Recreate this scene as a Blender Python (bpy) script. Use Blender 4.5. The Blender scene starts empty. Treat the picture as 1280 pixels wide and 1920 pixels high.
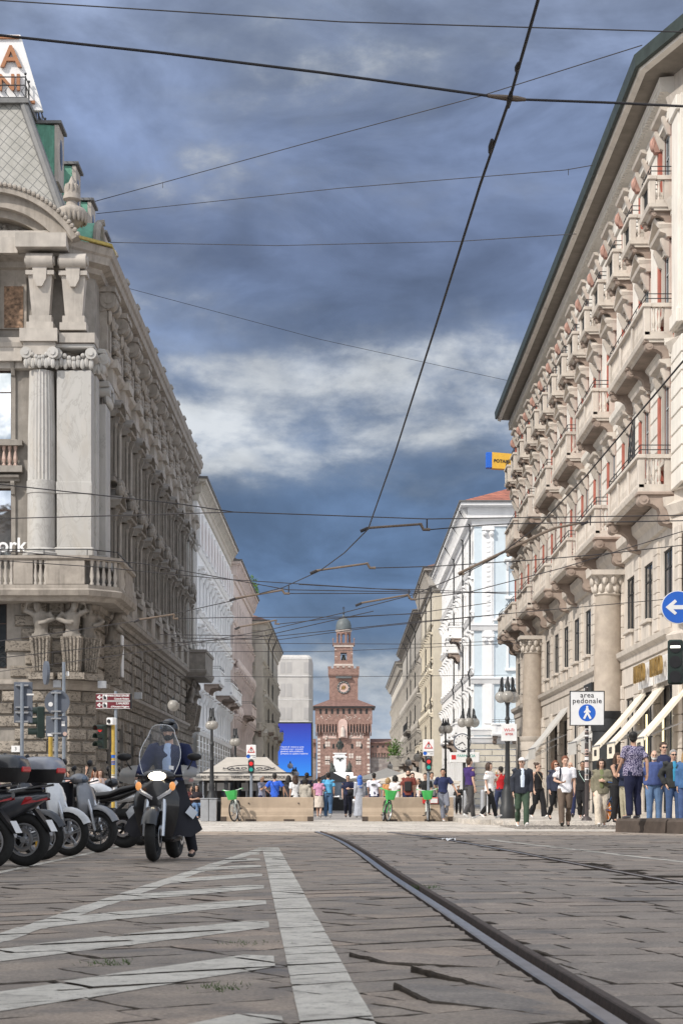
import bpy, math, random
from mathutils import Vector, Matrix, Euler, noise
R = math.radians
PI = math.pi
random.seed(11)
S = bpy.context.scene
COL = S.collection
V = Vector
# ------------------------------------------------------------------ camera
F, HOR, VX, H = 3500.0, 1497.0, 645.0, 0.78
yaw = math.atan((VX - 640) / F)
cd = bpy.data.cameras.new('camera')
cd.sensor_fit = 'HORIZONTAL'
cd.sensor_width = 36
cd.lens = 36 * F / 1280
cd.clip_start, cd.clip_end = 0.1, 3000
cd.dof.use_dof = True
cd.dof.focus_distance = 48
cd.dof.aperture_fstop = 18
cam = bpy.data.objects.new('camera', cd)
COL.objects.link(cam)
cam.location = (0, 0, H)
cam.rotation_euler = (PI / 2, 0, yaw)
cd.shift_y = (HOR - 960) / 1280      # level camera, frame shifted up: verticals stay vertical
S.camera = cam
CR = Euler((PI / 2, 0, yaw)).to_matrix()


def ray(px, py):
    return CR @ V(((px - 640) / F, (HOR - py) / F, -1))


def P(px, py, Y):
    d = ray(px, py)
    return V((0, 0, H)) + d * (Y / d.y)


def G(px, py, z=0.0):
    d = ray(px, py)
    return V((0, 0, H)) + d * ((z - H) / d.z)


# ------------------------------------------------------------------ sun, sky, exposure
SUN_AZ, SUN_EL = R(-133), R(40)          # azimuth measured from +Y towards +X
sl = bpy.data.lights.new('sun', 'SUN')
sl.energy = 3.6
sl.angle = R(1.5)
sl.color = (1.0, 0.93, 0.84)
so = bpy.data.objects.new('sun', sl)
COL.objects.link(so)
sv = V((math.sin(SUN_AZ) * math.cos(SUN_EL), math.cos(SUN_AZ) * math.cos(SUN_EL), math.sin(SUN_EL)))
so.rotation_euler = (-sv).to_track_quat('-Z', 'Y').to_euler()
so.location = (-40, -40, 80)
S.view_settings.view_transform = 'Standard'
S.view_settings.look = 'None'
S.view_settings.exposure = 0.0
S.view_settings.gamma = 1.0
S.cycles.max_bounces = 6
S.cycles.diffuse_bounces = 3
S.cycles.glossy_bounces = 3
S.cycles.transparent_max_bounces = 12


class NT:
    """small helper to write node trees"""
    def __init__(s, tree):
        s.t = tree
        s.n, s.l = tree.nodes, tree.links

    def add(s, typ, **kw):
        nd = s.n.new(typ)
        for k, v in kw.items():
            if k in ('inp',):
                for a, b in v.items():
                    if hasattr(b, 'is_output') or isinstance(b, bpy.types.NodeSocket):
                        s.l.new(b, nd.inputs[a])
                    else:
                        nd.inputs[a].default_value = b
            else:
                setattr(nd, k, v)
        return nd

    def math(s, op, a, b=None, c=None, clamp=False):
        nd = s.add('ShaderNodeMath', operation=op, use_clamp=clamp)
        for i, x in enumerate((a, b, c)):
            if x is None:
                continue
            if isinstance(x, bpy.types.NodeSocket):
                s.l.new(x, nd.inputs[i])
            else:
                nd.inputs[i].default_value = x
        return nd.outputs[0]

    def ramp(s, fac, pts, interp='LINEAR'):
        nd = s.add('ShaderNodeValToRGB')
        nd.color_ramp.interpolation = interp
        e = nd.color_ramp.elements
        while len(e) < len(pts):
            e.new(0.5)
        for el, (p, c) in zip(e, pts):
            el.position = p
            el.color = (c[0], c[1], c[2], 1) if hasattr(c, '__len__') else (c, c, c, 1)
        s.l.new(fac, nd.inputs[0])
        return nd.outputs[0]

    def mix(s, fac, a, b, blend='MIX'):
        nd = s.add('ShaderNodeMix', data_type='RGBA', blend_type=blend)
        for i, x in ((0, fac), (6, a), (7, b)):
            if isinstance(x, bpy.types.NodeSocket):
                s.l.new(x, nd.inputs[i])
            elif i == 0:
                nd.inputs[0].default_value = x
            else:
                nd.inputs[i].default_value = (*x[:3], 1)
        return nd.outputs[2]

    def noise(s, vec, scale, detail=4, rough=0.55, dist=0.0):
        nd = s.add('ShaderNodeTexNoise')
        s.l.new(vec, nd.inputs['Vector'])
        nd.inputs['Scale'].default_value = scale
        nd.inputs['Detail'].default_value = detail
        nd.inputs['Roughness'].default_value = rough
        nd.inputs['Distortion'].default_value = dist
        return nd.outputs[0]

    def mapping(s, vec, scale=(1, 1, 1), loc=(0, 0, 0), rot=(0, 0, 0)):
        nd = s.add('ShaderNodeMapping')
        s.l.new(vec, nd.inputs[0])
        nd.inputs['Location'].default_value = loc
        nd.inputs['Rotation'].default_value = rot
        nd.inputs['Scale'].default_value = scale
        return nd.outputs[0]


def make_world():
    w = bpy.data.worlds.new('World')
    S.world = w
    w.use_nodes = True
    t = NT(w.node_tree)
    t.n.clear()
    out = t.add('ShaderNodeOutputWorld')
    sky = t.add('ShaderNodeTexSky', sky_type='NISHITA', sun_disc=False, sun_elevation=SUN_EL, sun_rotation=SUN_AZ)
    bsky = t.add('ShaderNodeBackground', inp={'Color': sky.outputs[0], 'Strength': 0.09})
    d = t.add('ShaderNodeTexCoord').outputs['Generated']
    sep = t.add('ShaderNodeSeparateXYZ', inp={0: d})
    x, y, z = sep.outputs
    # storm cloud deck: layered noise over the direction, stretched along the horizon, lit from above left
    def dens(dz):
        e = t.add('ShaderNodeVectorMath', operation='ADD', inp={0: d, 1: (0.004 * (dz > 0), 0, dz)}).outputs[0]
        n2 = t.noise(t.mapping(e, (4.2, 4.2, 10.5), (7.75, 2.2, 5.32)), 1.0, 3, 0.5, 0.2)
        n1 = t.noise(t.mapping(e, (8.5, 8.5, 19), (3.1, 1.7, 0.42)), 1.0, 10, 0.53, 0.25)
        n3 = t.noise(t.mapping(e, (34, 34, 60), (1.3, 4.7, 8.1)), 1.0, 8, 0.62, 0.1)
        g = t.math('ADD', t.math('MULTIPLY', n1, 0.62), t.math('MULTIPLY', n2, 0.75))
        return t.math('ADD', g, t.math('MULTIPLY', t.math('SUBTRACT', n3, 0.5), 0.20))
    f0 = dens(0.0)
    f1 = dens(0.016)
    za = t.math('ABSOLUTE', z)
    lit = t.ramp(t.math('ADD', t.math('MULTIPLY', t.math('SUBTRACT', f0, f1), 3.2), 0.46), [(0.30, 0), (0.80, 1)])
    bias = t.ramp(za, [(0.0, 0.50), (0.045, 0.66), (0.068, 0.60), (0.095, 0.40), (0.15, 0.33), (0.175, 0.44), (0.20, 0.57), (0.235, 0.61), (0.262, 0.48),
                       (0.29, 0.40), (0.33, 0.44), (0.40, 0.46), (0.6, 0.50)])
    left = t.math('MULTIPLY', t.math('MULTIPLY', x, -2.4), t.math('SUBTRACT', za, 0.16))
    f = t.math('ADD', f0, t.math('MULTIPLY', t.math('SUBTRACT', bias, 0.5), 1.25))
    f = t.math('ADD', f, left)
    base = t.ramp(za, [(0.0, (0.24, 0.33, 0.47)), (0.06, (0.13, 0.205, 0.345)), (0.12, (0.088, 0.150, 0.275)), (0.17, (0.105, 0.165, 0.285)), (0.22, (0.145, 0.20, 0.325)),
                       (0.28, (0.14, 0.185, 0.305)), (0.34, (0.165, 0.215, 0.345)), (0.42, (0.24, 0.29, 0.41))])
    mid = t.ramp(za, [(0.0, (0.42, 0.50, 0.61)), (0.10, (0.22, 0.295, 0.42)), (0.22, (0.31, 0.365, 0.465)), (0.30, (0.235, 0.275, 0.375)), (0.40, (0.38, 0.45, 0.58))])
    lite = (0.70, 0.735, 0.775)
    # slow darker and lighter rolls inside the deck
    roll = t.noise(t.mapping(d, (9, 9, 20), (2.4, 9.1, 1.2)), 1.0, 9, 0.56, 0.5)
    base = t.mix(1.0, base, t.ramp(roll, [(0.30, 0.84), (0.48, 1.12), (0.70, 1.80)]), 'MULTIPLY')
    c = t.mix(t.math('MULTIPLY', t.ramp(f, [(0.58, 0), (0.84, 1)], 'EASE'), t.math('ADD', 0.60, t.math('MULTIPLY', lit, 0.40))), base, mid)
    c = t.mix(t.math('MULTIPLY', t.ramp(f, [(0.70, 0), (0.88, 1)], 'EASE'), t.math('ADD', 0.05, t.math('MULTIPLY', lit, 0.95))), c, lite)
    brk = t.ramp(t.noise(t.mapping(d, (13, 13, 24), (5.1, 2.3, 7.7)), 1.0, 8, 0.55, 0.4), [(0.36, 0.80), (0.60, 1.06)])
    c = t.mix(1.0, c, brk, 'MULTIPLY')
    # the sky is open and bright white behind and above the viewer
    back = t.math('ADD', t.math('MULTIPLY', y, -1.0), t.math('MULTIPLY', z, 0.9))
    bf = t.ramp(t.math('ADD', t.math('MULTIPLY', back, 0.5), 0.5), [(0.34, 0), (0.66, 1)], 'EASE')
    bright = t.mix(t.ramp(f, [(0.50, 0), (0.85, 1)], 'EASE'), (0.86, 0.94, 1.08), (1.6, 1.6, 1.6))
    c = t.mix(bf, c, bright)
    bcl = t.add('ShaderNodeBackground', inp={'Color': c, 'Strength': 1.0})
    ms = t.add('ShaderNodeMixShader', inp={0: 0.93, 1: bsky.outputs[0], 2: bcl.outputs[0]})
    t.l.new(ms.outputs[0], out.inputs[0])


make_world()


# ------------------------------------------------------------------ materials
def new_mat(name):
    m = bpy.data.materials.new(name)
    m.use_nodes = True
    t = NT(m.node_tree)
    return m, t, t.n['Principled BSDF']


def mat(name, col, rough=0.7, var=0.12, scale=3.0, bump=0.0, bscale=40.0, metal=0.0, spec=0.4, stain=0.0, emit=None, es=1.0,
        coat=0.0, alpha=1.0, streak=False):
    m, t, b = new_mat(name)
    pos = t.add('ShaderNodeNewGeometry').outputs['Position']
    n = t.noise(pos, scale, 5, 0.6)
    lo = tuple(max(0, c * (1 - var)) for c in col)
    hi = tuple(min(1, c * (1 + var)) for c in col)
    c = t.ramp(n, [(0.3, lo), (0.7, hi)])
    if stain:
        v = t.mapping(pos, (1.3, 1.3, 0.16 if streak else 0.9))
        n2 = t.noise(v, 1.6, 7, 0.65, 0.3)
        sf = t.math('MULTIPLY', t.ramp(n2, [(0.50, 0), (0.70, 1)]), stain)
        c = t.mix(sf, c, tuple(x * 0.36 for x in col))
    t.l.new(c, b.inputs['Base Color'])
    b.inputs['Roughness'].default_value = rough
    b.inputs['Metallic'].default_value = metal
    b.inputs['Specular IOR Level'].default_value = spec
    b.inputs['Coat Weight'].default_value = coat
    if coat:
        b.inputs['Coat Roughness'].default_value = 0.06
    if alpha < 1:
        b.inputs['Alpha'].default_value = alpha
    if bump:
        nb = t.noise(pos, bscale, 6, 0.65)
        bn = t.add('ShaderNodeBump', inp={'Height': nb, 'Strength': bump, 'Distance': 0.02})
        t.l.new(bn.outputs[0], b.inputs['Normal'])
    if emit:
        b.inputs['Emission Color'].default_value = (*emit, 1)
        b.inputs['Emission Strength'].default_value = es
    return m


def mat_travertine(name, col):
    m, t, b = new_mat(name)
    pos = t.add('ShaderNodeNewGeometry').outputs['Position']
    rnd = t.add('ShaderNodeNewGeometry').outputs['Random Per Island']
    n = t.noise(t.mapping(pos, (1, 1, 2.2)), 1.2, 6, 0.6)
    c = t.ramp(n, [(0.3, tuple(x * 0.72 for x in col)), (0.7, tuple(x * 1.15 for x in col))])
    k = t.math('ADD', t.math('MULTIPLY', rnd, 0.45), 0.76)
    kk = t.add('ShaderNodeCombineColor', inp={0: k, 1: k, 2: k}).outputs[0]
    c = t.mix(1.0, c, kk, 'MULTIPLY')
    pit = t.noise(t.mapping(pos, (9, 9, 14)), 1.0, 3, 0.7)
    pf = t.ramp(pit, [(0.53, 0), (0.62, 1)])
    c = t.mix(t.math('MULTIPLY', pf, 0.72), c, tuple(x * 0.2 for x in col))
    t.l.new(c, b.inputs['Base Color'])
    b.inputs['Roughness'].default_value = 0.9
    h = t.math('SUBTRACT', t.math('MULTIPLY', t.noise(pos, 14, 6, 0.7), 0.6), t.math('MULTIPLY', pf, 0.6))
    bn = t.add('ShaderNodeBump', inp={'Height': h, 'Strength': 0.8, 'Distance': 0.05})
    t.l.new(bn.outputs[0], b.inputs['Normal'])
    return m


def mat_marble(name):
    m, t, b = new_mat(name)
    pos = t.add('ShaderNodeNewGeometry').outputs['Position']
    n = t.noise(t.mapping(pos, (1, 1, 0.5), rot=(0.3, 0.5, 0)), 0.8, 9, 0.6, 1.0)
    c = t.ramp(n, [(0.36, (0.385, 0.37, 0.35)), (0.475, (0.43, 0.42, 0.40)), (0.50, (0.35, 0.335, 0.315)), (0.515, (0.43, 0.42, 0.40)), (0.7, (0.48, 0.465, 0.445))])
    n2 = t.noise(t.mapping(pos, (1.2, 1.2, 0.3)), 1.5, 5, 0.6)
    c = t.mix(t.math('MULTIPLY', t.ramp(n2, [(0.5, 0), (0.72, 1)]), 0.45), c, (0.42, 0.38, 0.32))
    t.l.new(c, b.inputs['Base Color'])
    b.inputs['Roughness'].default_value = 0.5
    return m


def mat_brick(name, c1, c2, mortar, sc, bw=0.5, bh=0.25, axis='xz', bump=0.3, ms=0.02):
    m, t, b = new_mat(name)
    pos = t.add('ShaderNodeNewGeometry').outputs['Position']
    sp = t.add('ShaderNodeSeparateXYZ', inp={0: pos})
    if axis == 'xz':
        u = t.math('ADD', sp.outputs[0], sp.outputs[1])
        cv = t.add('ShaderNodeCombineXYZ', inp={0: u, 1: sp.outputs[2]}).outputs[0]
    else:
        cv = pos
    bt = t.add('ShaderNodeTexBrick', inp={'Vector': cv, 'Color1': (*c1, 1), 'Color2': (*c2, 1), 'Mortar': (*mortar, 1), 'Scale': sc,
                                          'Mortar Size': ms, 'Brick Width': bw, 'Row Height': bh, 'Bias': 0.0})
    n = t.noise(pos, 0.9, 7, 0.65)
    k = t.ramp(n, [(0.3, 0.68), (0.7, 1.22)])
    c = t.mix(1.0, bt.outputs[0], k, 'MULTIPLY')
    t.l.new(c, b.inputs['Base Color'])
    b.inputs['Roughness'].default_value = 0.85
    h = t.math('SUBTRACT', t.math('MULTIPLY', t.noise(pos, 25, 5, 0.6), 0.3), bt.outputs['Fac'])
    bn = t.add('ShaderNodeBump', inp={'Height': h, 'Strength': bump, 'Distance': 0.02})
    t.l.new(bn.outputs[0], b.inputs['Normal'])
    return m


def mat_slab(name, a, bcol, hi, fine=True):
    m, t, b = new_mat(name)
    g = t.add('ShaderNodeNewGeometry')
    pos, rnd = g.outputs['Position'], g.outputs['Random Per Island']
    c = t.ramp(rnd, [(0.0, a), (0.35, tuple((p + q) / 2 for p, q in zip(a, bcol))), (0.7, bcol), (1.0, hi)])
    n = t.noise(pos, 2.3, 8, 0.65, 0.4)
    c = t.mix(1.0, c, t.ramp(n, [(0.3, 0.62), (0.7, 1.32)]), 'MULTIPLY')
    n2 = t.noise(pos, 55, 5, 0.7)
    c = t.mix(1.0, c, t.ramp(n2, [(0.32, 0.62), (0.68, 1.34)]), 'MULTIPLY')
    n3 = t.noise(t.mapping(pos, (1, 1, 1), (4, 9, 2)), 1.1, 6, 0.7, 0.6)
    c = t.mix(t.math('MULTIPLY', t.ramp(n3, [(0.56, 0), (0.68, 1)]), 0.55), c, (0.075, 0.075, 0.082))
    t.l.new(c, b.inputs['Base Color'])
    t.l.new(t.ramp(n, [(0.3, 0.50), (0.7, 0.78)]), b.inputs['Roughness'])
    b.inputs['Specular IOR Level'].default_value = 0.45
    hh = t.math('ADD', t.math('MULTIPLY', t.noise(pos, 7, 7, 0.6), 1.0), t.math('MULTIPLY', t.noise(pos, 60, 4, 0.7), 0.16))
    bn = t.add('ShaderNodeBump', inp={'Height': hh, 'Strength': 0.75, 'Distance': 0.022})
    t.l.new(bn.outputs[0], b.inputs['Normal'])
    return m


def mat_paint(name):
    m, t, b = new_mat(name)
    pos = t.add('ShaderNodeNewGeometry').outputs['Position']
    n = t.noise(pos, 3.0, 8, 0.7)
    c = t.ramp(n, [(0.3, (0.48, 0.445, 0.385)), (0.62, (0.68, 0.635, 0.555))])
    n2 = t.noise(pos, 26, 8, 0.75, 0.4)
    n4 = t.noise(pos, 7, 6, 0.7, 0.3)
    c = t.mix(t.math('MULTIPLY', t.ramp(n4, [(0.52, 0), (0.66, 1)]), 0.6), c, (0.20, 0.175, 0.15))
    c = t.mix(t.ramp(n2, [(0.57, 0), (0.66, 1)]), c, (0.19, 0.17, 0.15))
    t.l.new(c, b.inputs['Base Color'])
    b.inputs['Roughness'].default_value = 0.7
    bn = t.add('ShaderNodeBump', inp={'Height': t.noise(pos, 45, 5, 0.7), 'Strength': 0.9, 'Distance': 0.012})
    t.l.new(bn.outputs[0], b.inputs['Normal'])
    return m


def mat_glass(name, col=(0.03, 0.035, 0.04), metal=0.0, rough=0.06):
    m, t, b = new_mat(name)
    pos = t.add('ShaderNodeNewGeometry').outputs['Position']
    n = t.noise(pos, 0.7, 3, 0.5)
    c = t.ramp(n, [(0.35, tuple(x * 0.6 for x in col)), (0.65, tuple(min(1, x * 1.5) for x in col))])
    t.l.new(c, b.inputs['Base Color'])
    b.inputs['Metallic'].default_value = metal
    b.inputs['Roughness'].default_value = rough
    bn = t.add('ShaderNodeBump', inp={'Height': t.noise(pos, 1.3, 2, 0.5), 'Strength': 0.25, 'Distance': 0.02})
    t.l.new(bn.outputs[0], b.inputs['Normal'])
    return m


def mat_clear(name, tint=(0.92, 0.95, 1.0), a=0.18):
    m, t, b = new_mat(name)
    b.inputs['Base Color'].default_value = (*tint, 1)
    b.inputs['Roughness'].default_value = 0.05
    b.inputs['Alpha'].default_value = a
    b.inputs['Specular IOR Level'].default_value = 0.35
    return m


M = {}
M['trav'] = mat_travertine('travertine', (0.32, 0.282, 0.238))
M['stone'] = mat('carved_stone', (0.335, 0.30, 0.262), 0.85, 0.2, 2.0, 0.4, 30, stain=0.55, streak=True)
M['stone_dk'] = mat('grey_stone', (0.27, 0.247, 0.22), 0.85, 0.2, 2.0, 0.4, 30, stain=0.5, streak=True)
M['stone_lt'] = mat('pale_stone', (0.43, 0.395, 0.355), 0.85, 0.15, 1.5, 0.3, 30, stain=0.4, streak=True)
M['marble'] = mat_marble('veined_marble')
M['pinkcol'] = mat('pink_granite', (0.45, 0.33, 0.28), 0.5, 0.2, 5)
M['slate'] = mat_brick('slate', (0.30, 0.30, 0.28), (0.36, 0.35, 0.32), (0.14, 0.14, 0.14), 1.0)
M['copper'] = mat('copper_patina', (0.15, 0.36, 0.27), 0.75, 0.25, 3, 0.2, 20, stain=0.5, streak=True)
M['zinc'] = mat('zinc_flashing', (0.16, 0.16, 0.16), 0.6, 0.15, 3)
M['iron'] = mat('dark_iron', (0.025, 0.027, 0.03), 0.5, 0.2, 6)
M['black'] = mat('black_plastic', (0.012, 0.012, 0.014), 0.4, 0.2, 6)
M['rubber'] = mat('rubber', (0.016, 0.016, 0.016), 0.8, 0.25, 25, 0.2, 60)
M['glass'] = mat_glass('window_glass')
M['mirror'] = mat_glass('reflective_glass', (0.72, 0.80, 0.84), 1.0, 0.04)
M['pane_d'] = mat_glass('dark_blue_glass', (0.07, 0.085, 0.11), 0.55, 0.08)
M['pane_b'] = mat_glass('blue_glass', (0.09, 0.11, 0.14), 0.6, 0.08)
M['wood'] = mat('brown_window_frame', (0.06, 0.035, 0.028), 0.6)
M['sash'] = mat('grey_window_frame', (0.33, 0.35, 0.36), 0.6)
M['rwall'] = mat('pale_ashlar', (0.70, 0.665, 0.61), 0.85, 0.08, 1.2, 0.2, 20, stain=0.25, streak=True)
M['rstone'] = mat('beige_stone', (0.56, 0.51, 0.455), 0.85, 0.12, 1.4, 0.3, 25, stain=0.35, streak=True)
M['rund'] = mat('stained_shaded_underside', (0.24, 0.195, 0.165), 0.9, 0.2, 1.6, 0.3, 20, stain=0.35)  # stained stone, darkened further so balcony shade is painted into the colour
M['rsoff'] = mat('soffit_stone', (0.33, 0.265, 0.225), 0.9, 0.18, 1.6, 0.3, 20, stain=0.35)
M['red'] = mat('red_stucco', (0.40, 0.135, 0.10), 0.85, 0.2, 2)
M['pinkst'] = mat('pink_terracotta', (0.42, 0.25, 0.205), 0.8, 0.2, 3)
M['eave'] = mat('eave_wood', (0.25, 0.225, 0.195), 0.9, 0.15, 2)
M['gutter'] = mat('green_gutter', (0.03, 0.042, 0.038), 0.5, 0.3, 2)
M['white'] = mat('white_stucco', (0.87, 0.87, 0.87), 0.85, 0.05, 1, stain=0.14, streak=True)
M['pink'] = mat('pink_stucco', (0.70, 0.60, 0.555), 0.85, 0.1, 1, stain=0.3, streak=True)
M['beige'] = mat('beige_stucco', (0.58, 0.54, 0.475), 0.85, 0.1, 1, stain=0.35, streak=True)
M['greyst'] = mat('grey_stucco', (0.40, 0.375, 0.34), 0.85, 0.14, 1, stain=0.45, streak=True)
M['yellow'] = mat('cream_stucco', (0.63, 0.58, 0.485), 0.85, 0.08, 1, stain=0.25, streak=True)
M['bluest'] = mat('pale_blue_stucco', (0.62, 0.71, 0.77), 0.85, 0.05, 1, stain=0.1)
M['shut'] = mat('orange_shutter', (0.42, 0.12, 0.06), 0.7, 0.15, 4)
M['shutg'] = mat('grey_shutter', (0.22, 0.21, 0.19), 0.7, 0.15, 4)
M['tile'] = mat_brick('clay_tiles', (0.36, 0.13, 0.085), (0.28, 0.10, 0.07), (0.10, 0.05, 0.04), 1.0, 0.5, 0.35)
M['tile_dk'] = mat('old_clay_tiles', (0.17, 0.10, 0.085), 0.9, 0.35, 1.2, 0.6, 4)
M['cbrick'] = mat_brick('castle_brick', (0.27, 0.165, 0.135), (0.22, 0.13, 0.105), (0.32, 0.22, 0.185), 1.0, 0.9, 0.45, ms=0.03)
M['cgrey'] = mat_brick('castle_rubble', (0.30, 0.27, 0.25), (0.20, 0.17, 0.16), (0.24, 0.2, 0.18), 0.5, 0.9, 0.6, ms=0.05)
M['cwhite'] = mat('castle_white_stone', (0.55, 0.48, 0.43), 0.85, 0.12, 0.5)
M['cpink'] = mat('castle_rose_panel', (0.55, 0.40, 0.35), 0.85, 0.15, 0.5)
M['lead'] = mat('lead_dome', (0.10, 0.115, 0.12), 0.5, 0.2, 0.5)
M['bronze'] = mat('dark_bronze', (0.035, 0.04, 0.035), 0.5, 0.4, 1)
M['slab'] = mat_slab('porphyry_slabs', (0.24, 0.203, 0.168), (0.295, 0.238, 0.188), (0.345, 0.268, 0.208))
M['slab_r'] = mat_slab('granite_slabs', (0.23, 0.20, 0.172), (0.28, 0.232, 0.192), (0.325, 0.262, 0.212))
M['dirt'] = mat('joint_dirt', (0.085, 0.07, 0.057), 1.0, 0.4, 12, 0.6, 30)
M['pale'] = mat_slab('pale_granite', (0.43, 0.395, 0.355), (0.52, 0.48, 0.43), (0.57, 0.53, 0.48))
M['paveg'] = mat_slab('grey_paving', (0.29, 0.275, 0.265), (0.32, 0.30, 0.285), (0.35, 0.33, 0.31))
M['cobble'] = mat('cobbles', (0.20, 0.18, 0.16), 0.9, 0.5, 9, 1.0, 14)
M['kerb'] = mat('brown_kerb_stone', (0.075, 0.058, 0.048), 0.85, 0.25, 3, 0.6, 25, stain=0.5)
M['paint'] = mat_paint('road_paint')
M['steel'] = mat('rail_steel', (0.30, 0.31, 0.34), 0.32, 0.2, 8, 0.15, 60, metal=0.9)
M['rust'] = mat('rail_rust', (0.075, 0.055, 0.045), 0.7, 0.3, 12, 0.4, 50)
M['concrete'] = mat('beige_concrete', (0.36, 0.285, 0.215), 0.9, 0.12, 2, 0.3, 30, stain=0.3, streak=True)
M['grass'] = mat('weeds', (0.07, 0.12, 0.03), 0.9, 0.4, 20)
M['leaf'] = mat('leaves', (0.075, 0.15, 0.03), 0.8, 0.5, 3)
M['chrome'] = mat('brushed_metal', (0.55, 0.56, 0.58), 0.28, 0.05, 5, metal=0.95)
M['alu'] = mat('aluminium', (0.42, 0.43, 0.45), 0.4, 0.1, 5, metal=0.7)
M['signback'] = mat('grey_sign_back', (0.10, 0.115, 0.145), 0.55, 0.12, 4, stain=0.2)
M['pole'] = mat('galvanised_pole', (0.22, 0.25, 0.29), 0.5, 0.15, 5, metal=0.3)
M['signw'] = mat('white_sign_face', (0.72, 0.72, 0.72), 0.5, 0.04, 5, stain=0.08)
M['signb'] = mat('blue_sign_face', (0.015, 0.11, 0.50), 0.4, 0.05, 5)
M['signr'] = mat('red_sign_face', (0.55, 0.03, 0.03), 0.5, 0.05, 5)
M['maroon'] = mat('maroon_sign_face', (0.14, 0.018, 0.028), 0.5, 0.08, 5)
M['txt'] = mat('black_letters', (0.02, 0.02, 0.025), 0.6, 0.1)
M['txtw'] = mat('white_letters', (0.82, 0.82, 0.82), 0.5, 0.03)
M['txtg'] = mat('gold_letters', (0.36, 0.24, 0.09), 0.4, 0.15, metal=0.6)
M['txto'] = mat('copper_letters', (0.34, 0.15, 0.07), 0.5, 0.15)
M['ypole'] = mat('yellow_pole', (0.44, 0.30, 0.06), 0.6, 0.2, 6, stain=0.4)
M['tlgreen'] = mat('signal_housing', (0.012, 0.024, 0.02), 0.45, 0.2, 5)
M['lampred'] = mat('red_signal_lamp', (0.5, 0.02, 0.02), 0.4, emit=(1, 0.04, 0.04), es=0.35)
M['lampgrn'] = mat('green_signal_lamp', (0.02, 0.3, 0.25), 0.4, emit=(0.02, 0.5, 0.42), es=0.06)
M['lampwht'] = mat('white_signal_lamp', (0.9, 0.9, 0.85), 0.4, emit=(1, 0.97, 0.85), es=2.2)
M['globe'] = mat('frosted_globe', (0.36, 0.34, 0.31), 0.2, 0.15, 3, spec=0.6, alpha=.72)
M['canvas'] = mat('cream_canvas', (0.62, 0.57, 0.50), 0.9, 0.06, 2, stain=0.08)
M['canvasb'] = mat('beige_canvas', (0.44, 0.41, 0.37), 0.9, 0.06, 2, stain=0.15)
M['awn'] = mat('cream_awning', (0.74, 0.68, 0.57), 0.9, 0.05, 2)
M['awng'] = mat('grey_awning', (0.50, 0.49, 0.47), 0.9, 0.08, 2)
M['wire'] = mat('cable', (0.03, 0.027, 0.03), 0.6, 0.1)
M['insul'] = mat('brown_insulator', (0.16, 0.12, 0.09), 0.6, 0.2)
M['net'] = mat('scaffold_net', (0.47, 0.455, 0.44), 0.9, 0.10, 0.5, 0.8, 0.9, stain=0.18, streak=True)
M['netd'] = mat('printed_window', (0.40, 0.39, 0.385), 0.9, 0.06, 0.4)
M['shop'] = mat('shop_dark', (0.03, 0.028, 0.027), 0.3, 0.3, 1)


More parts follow.
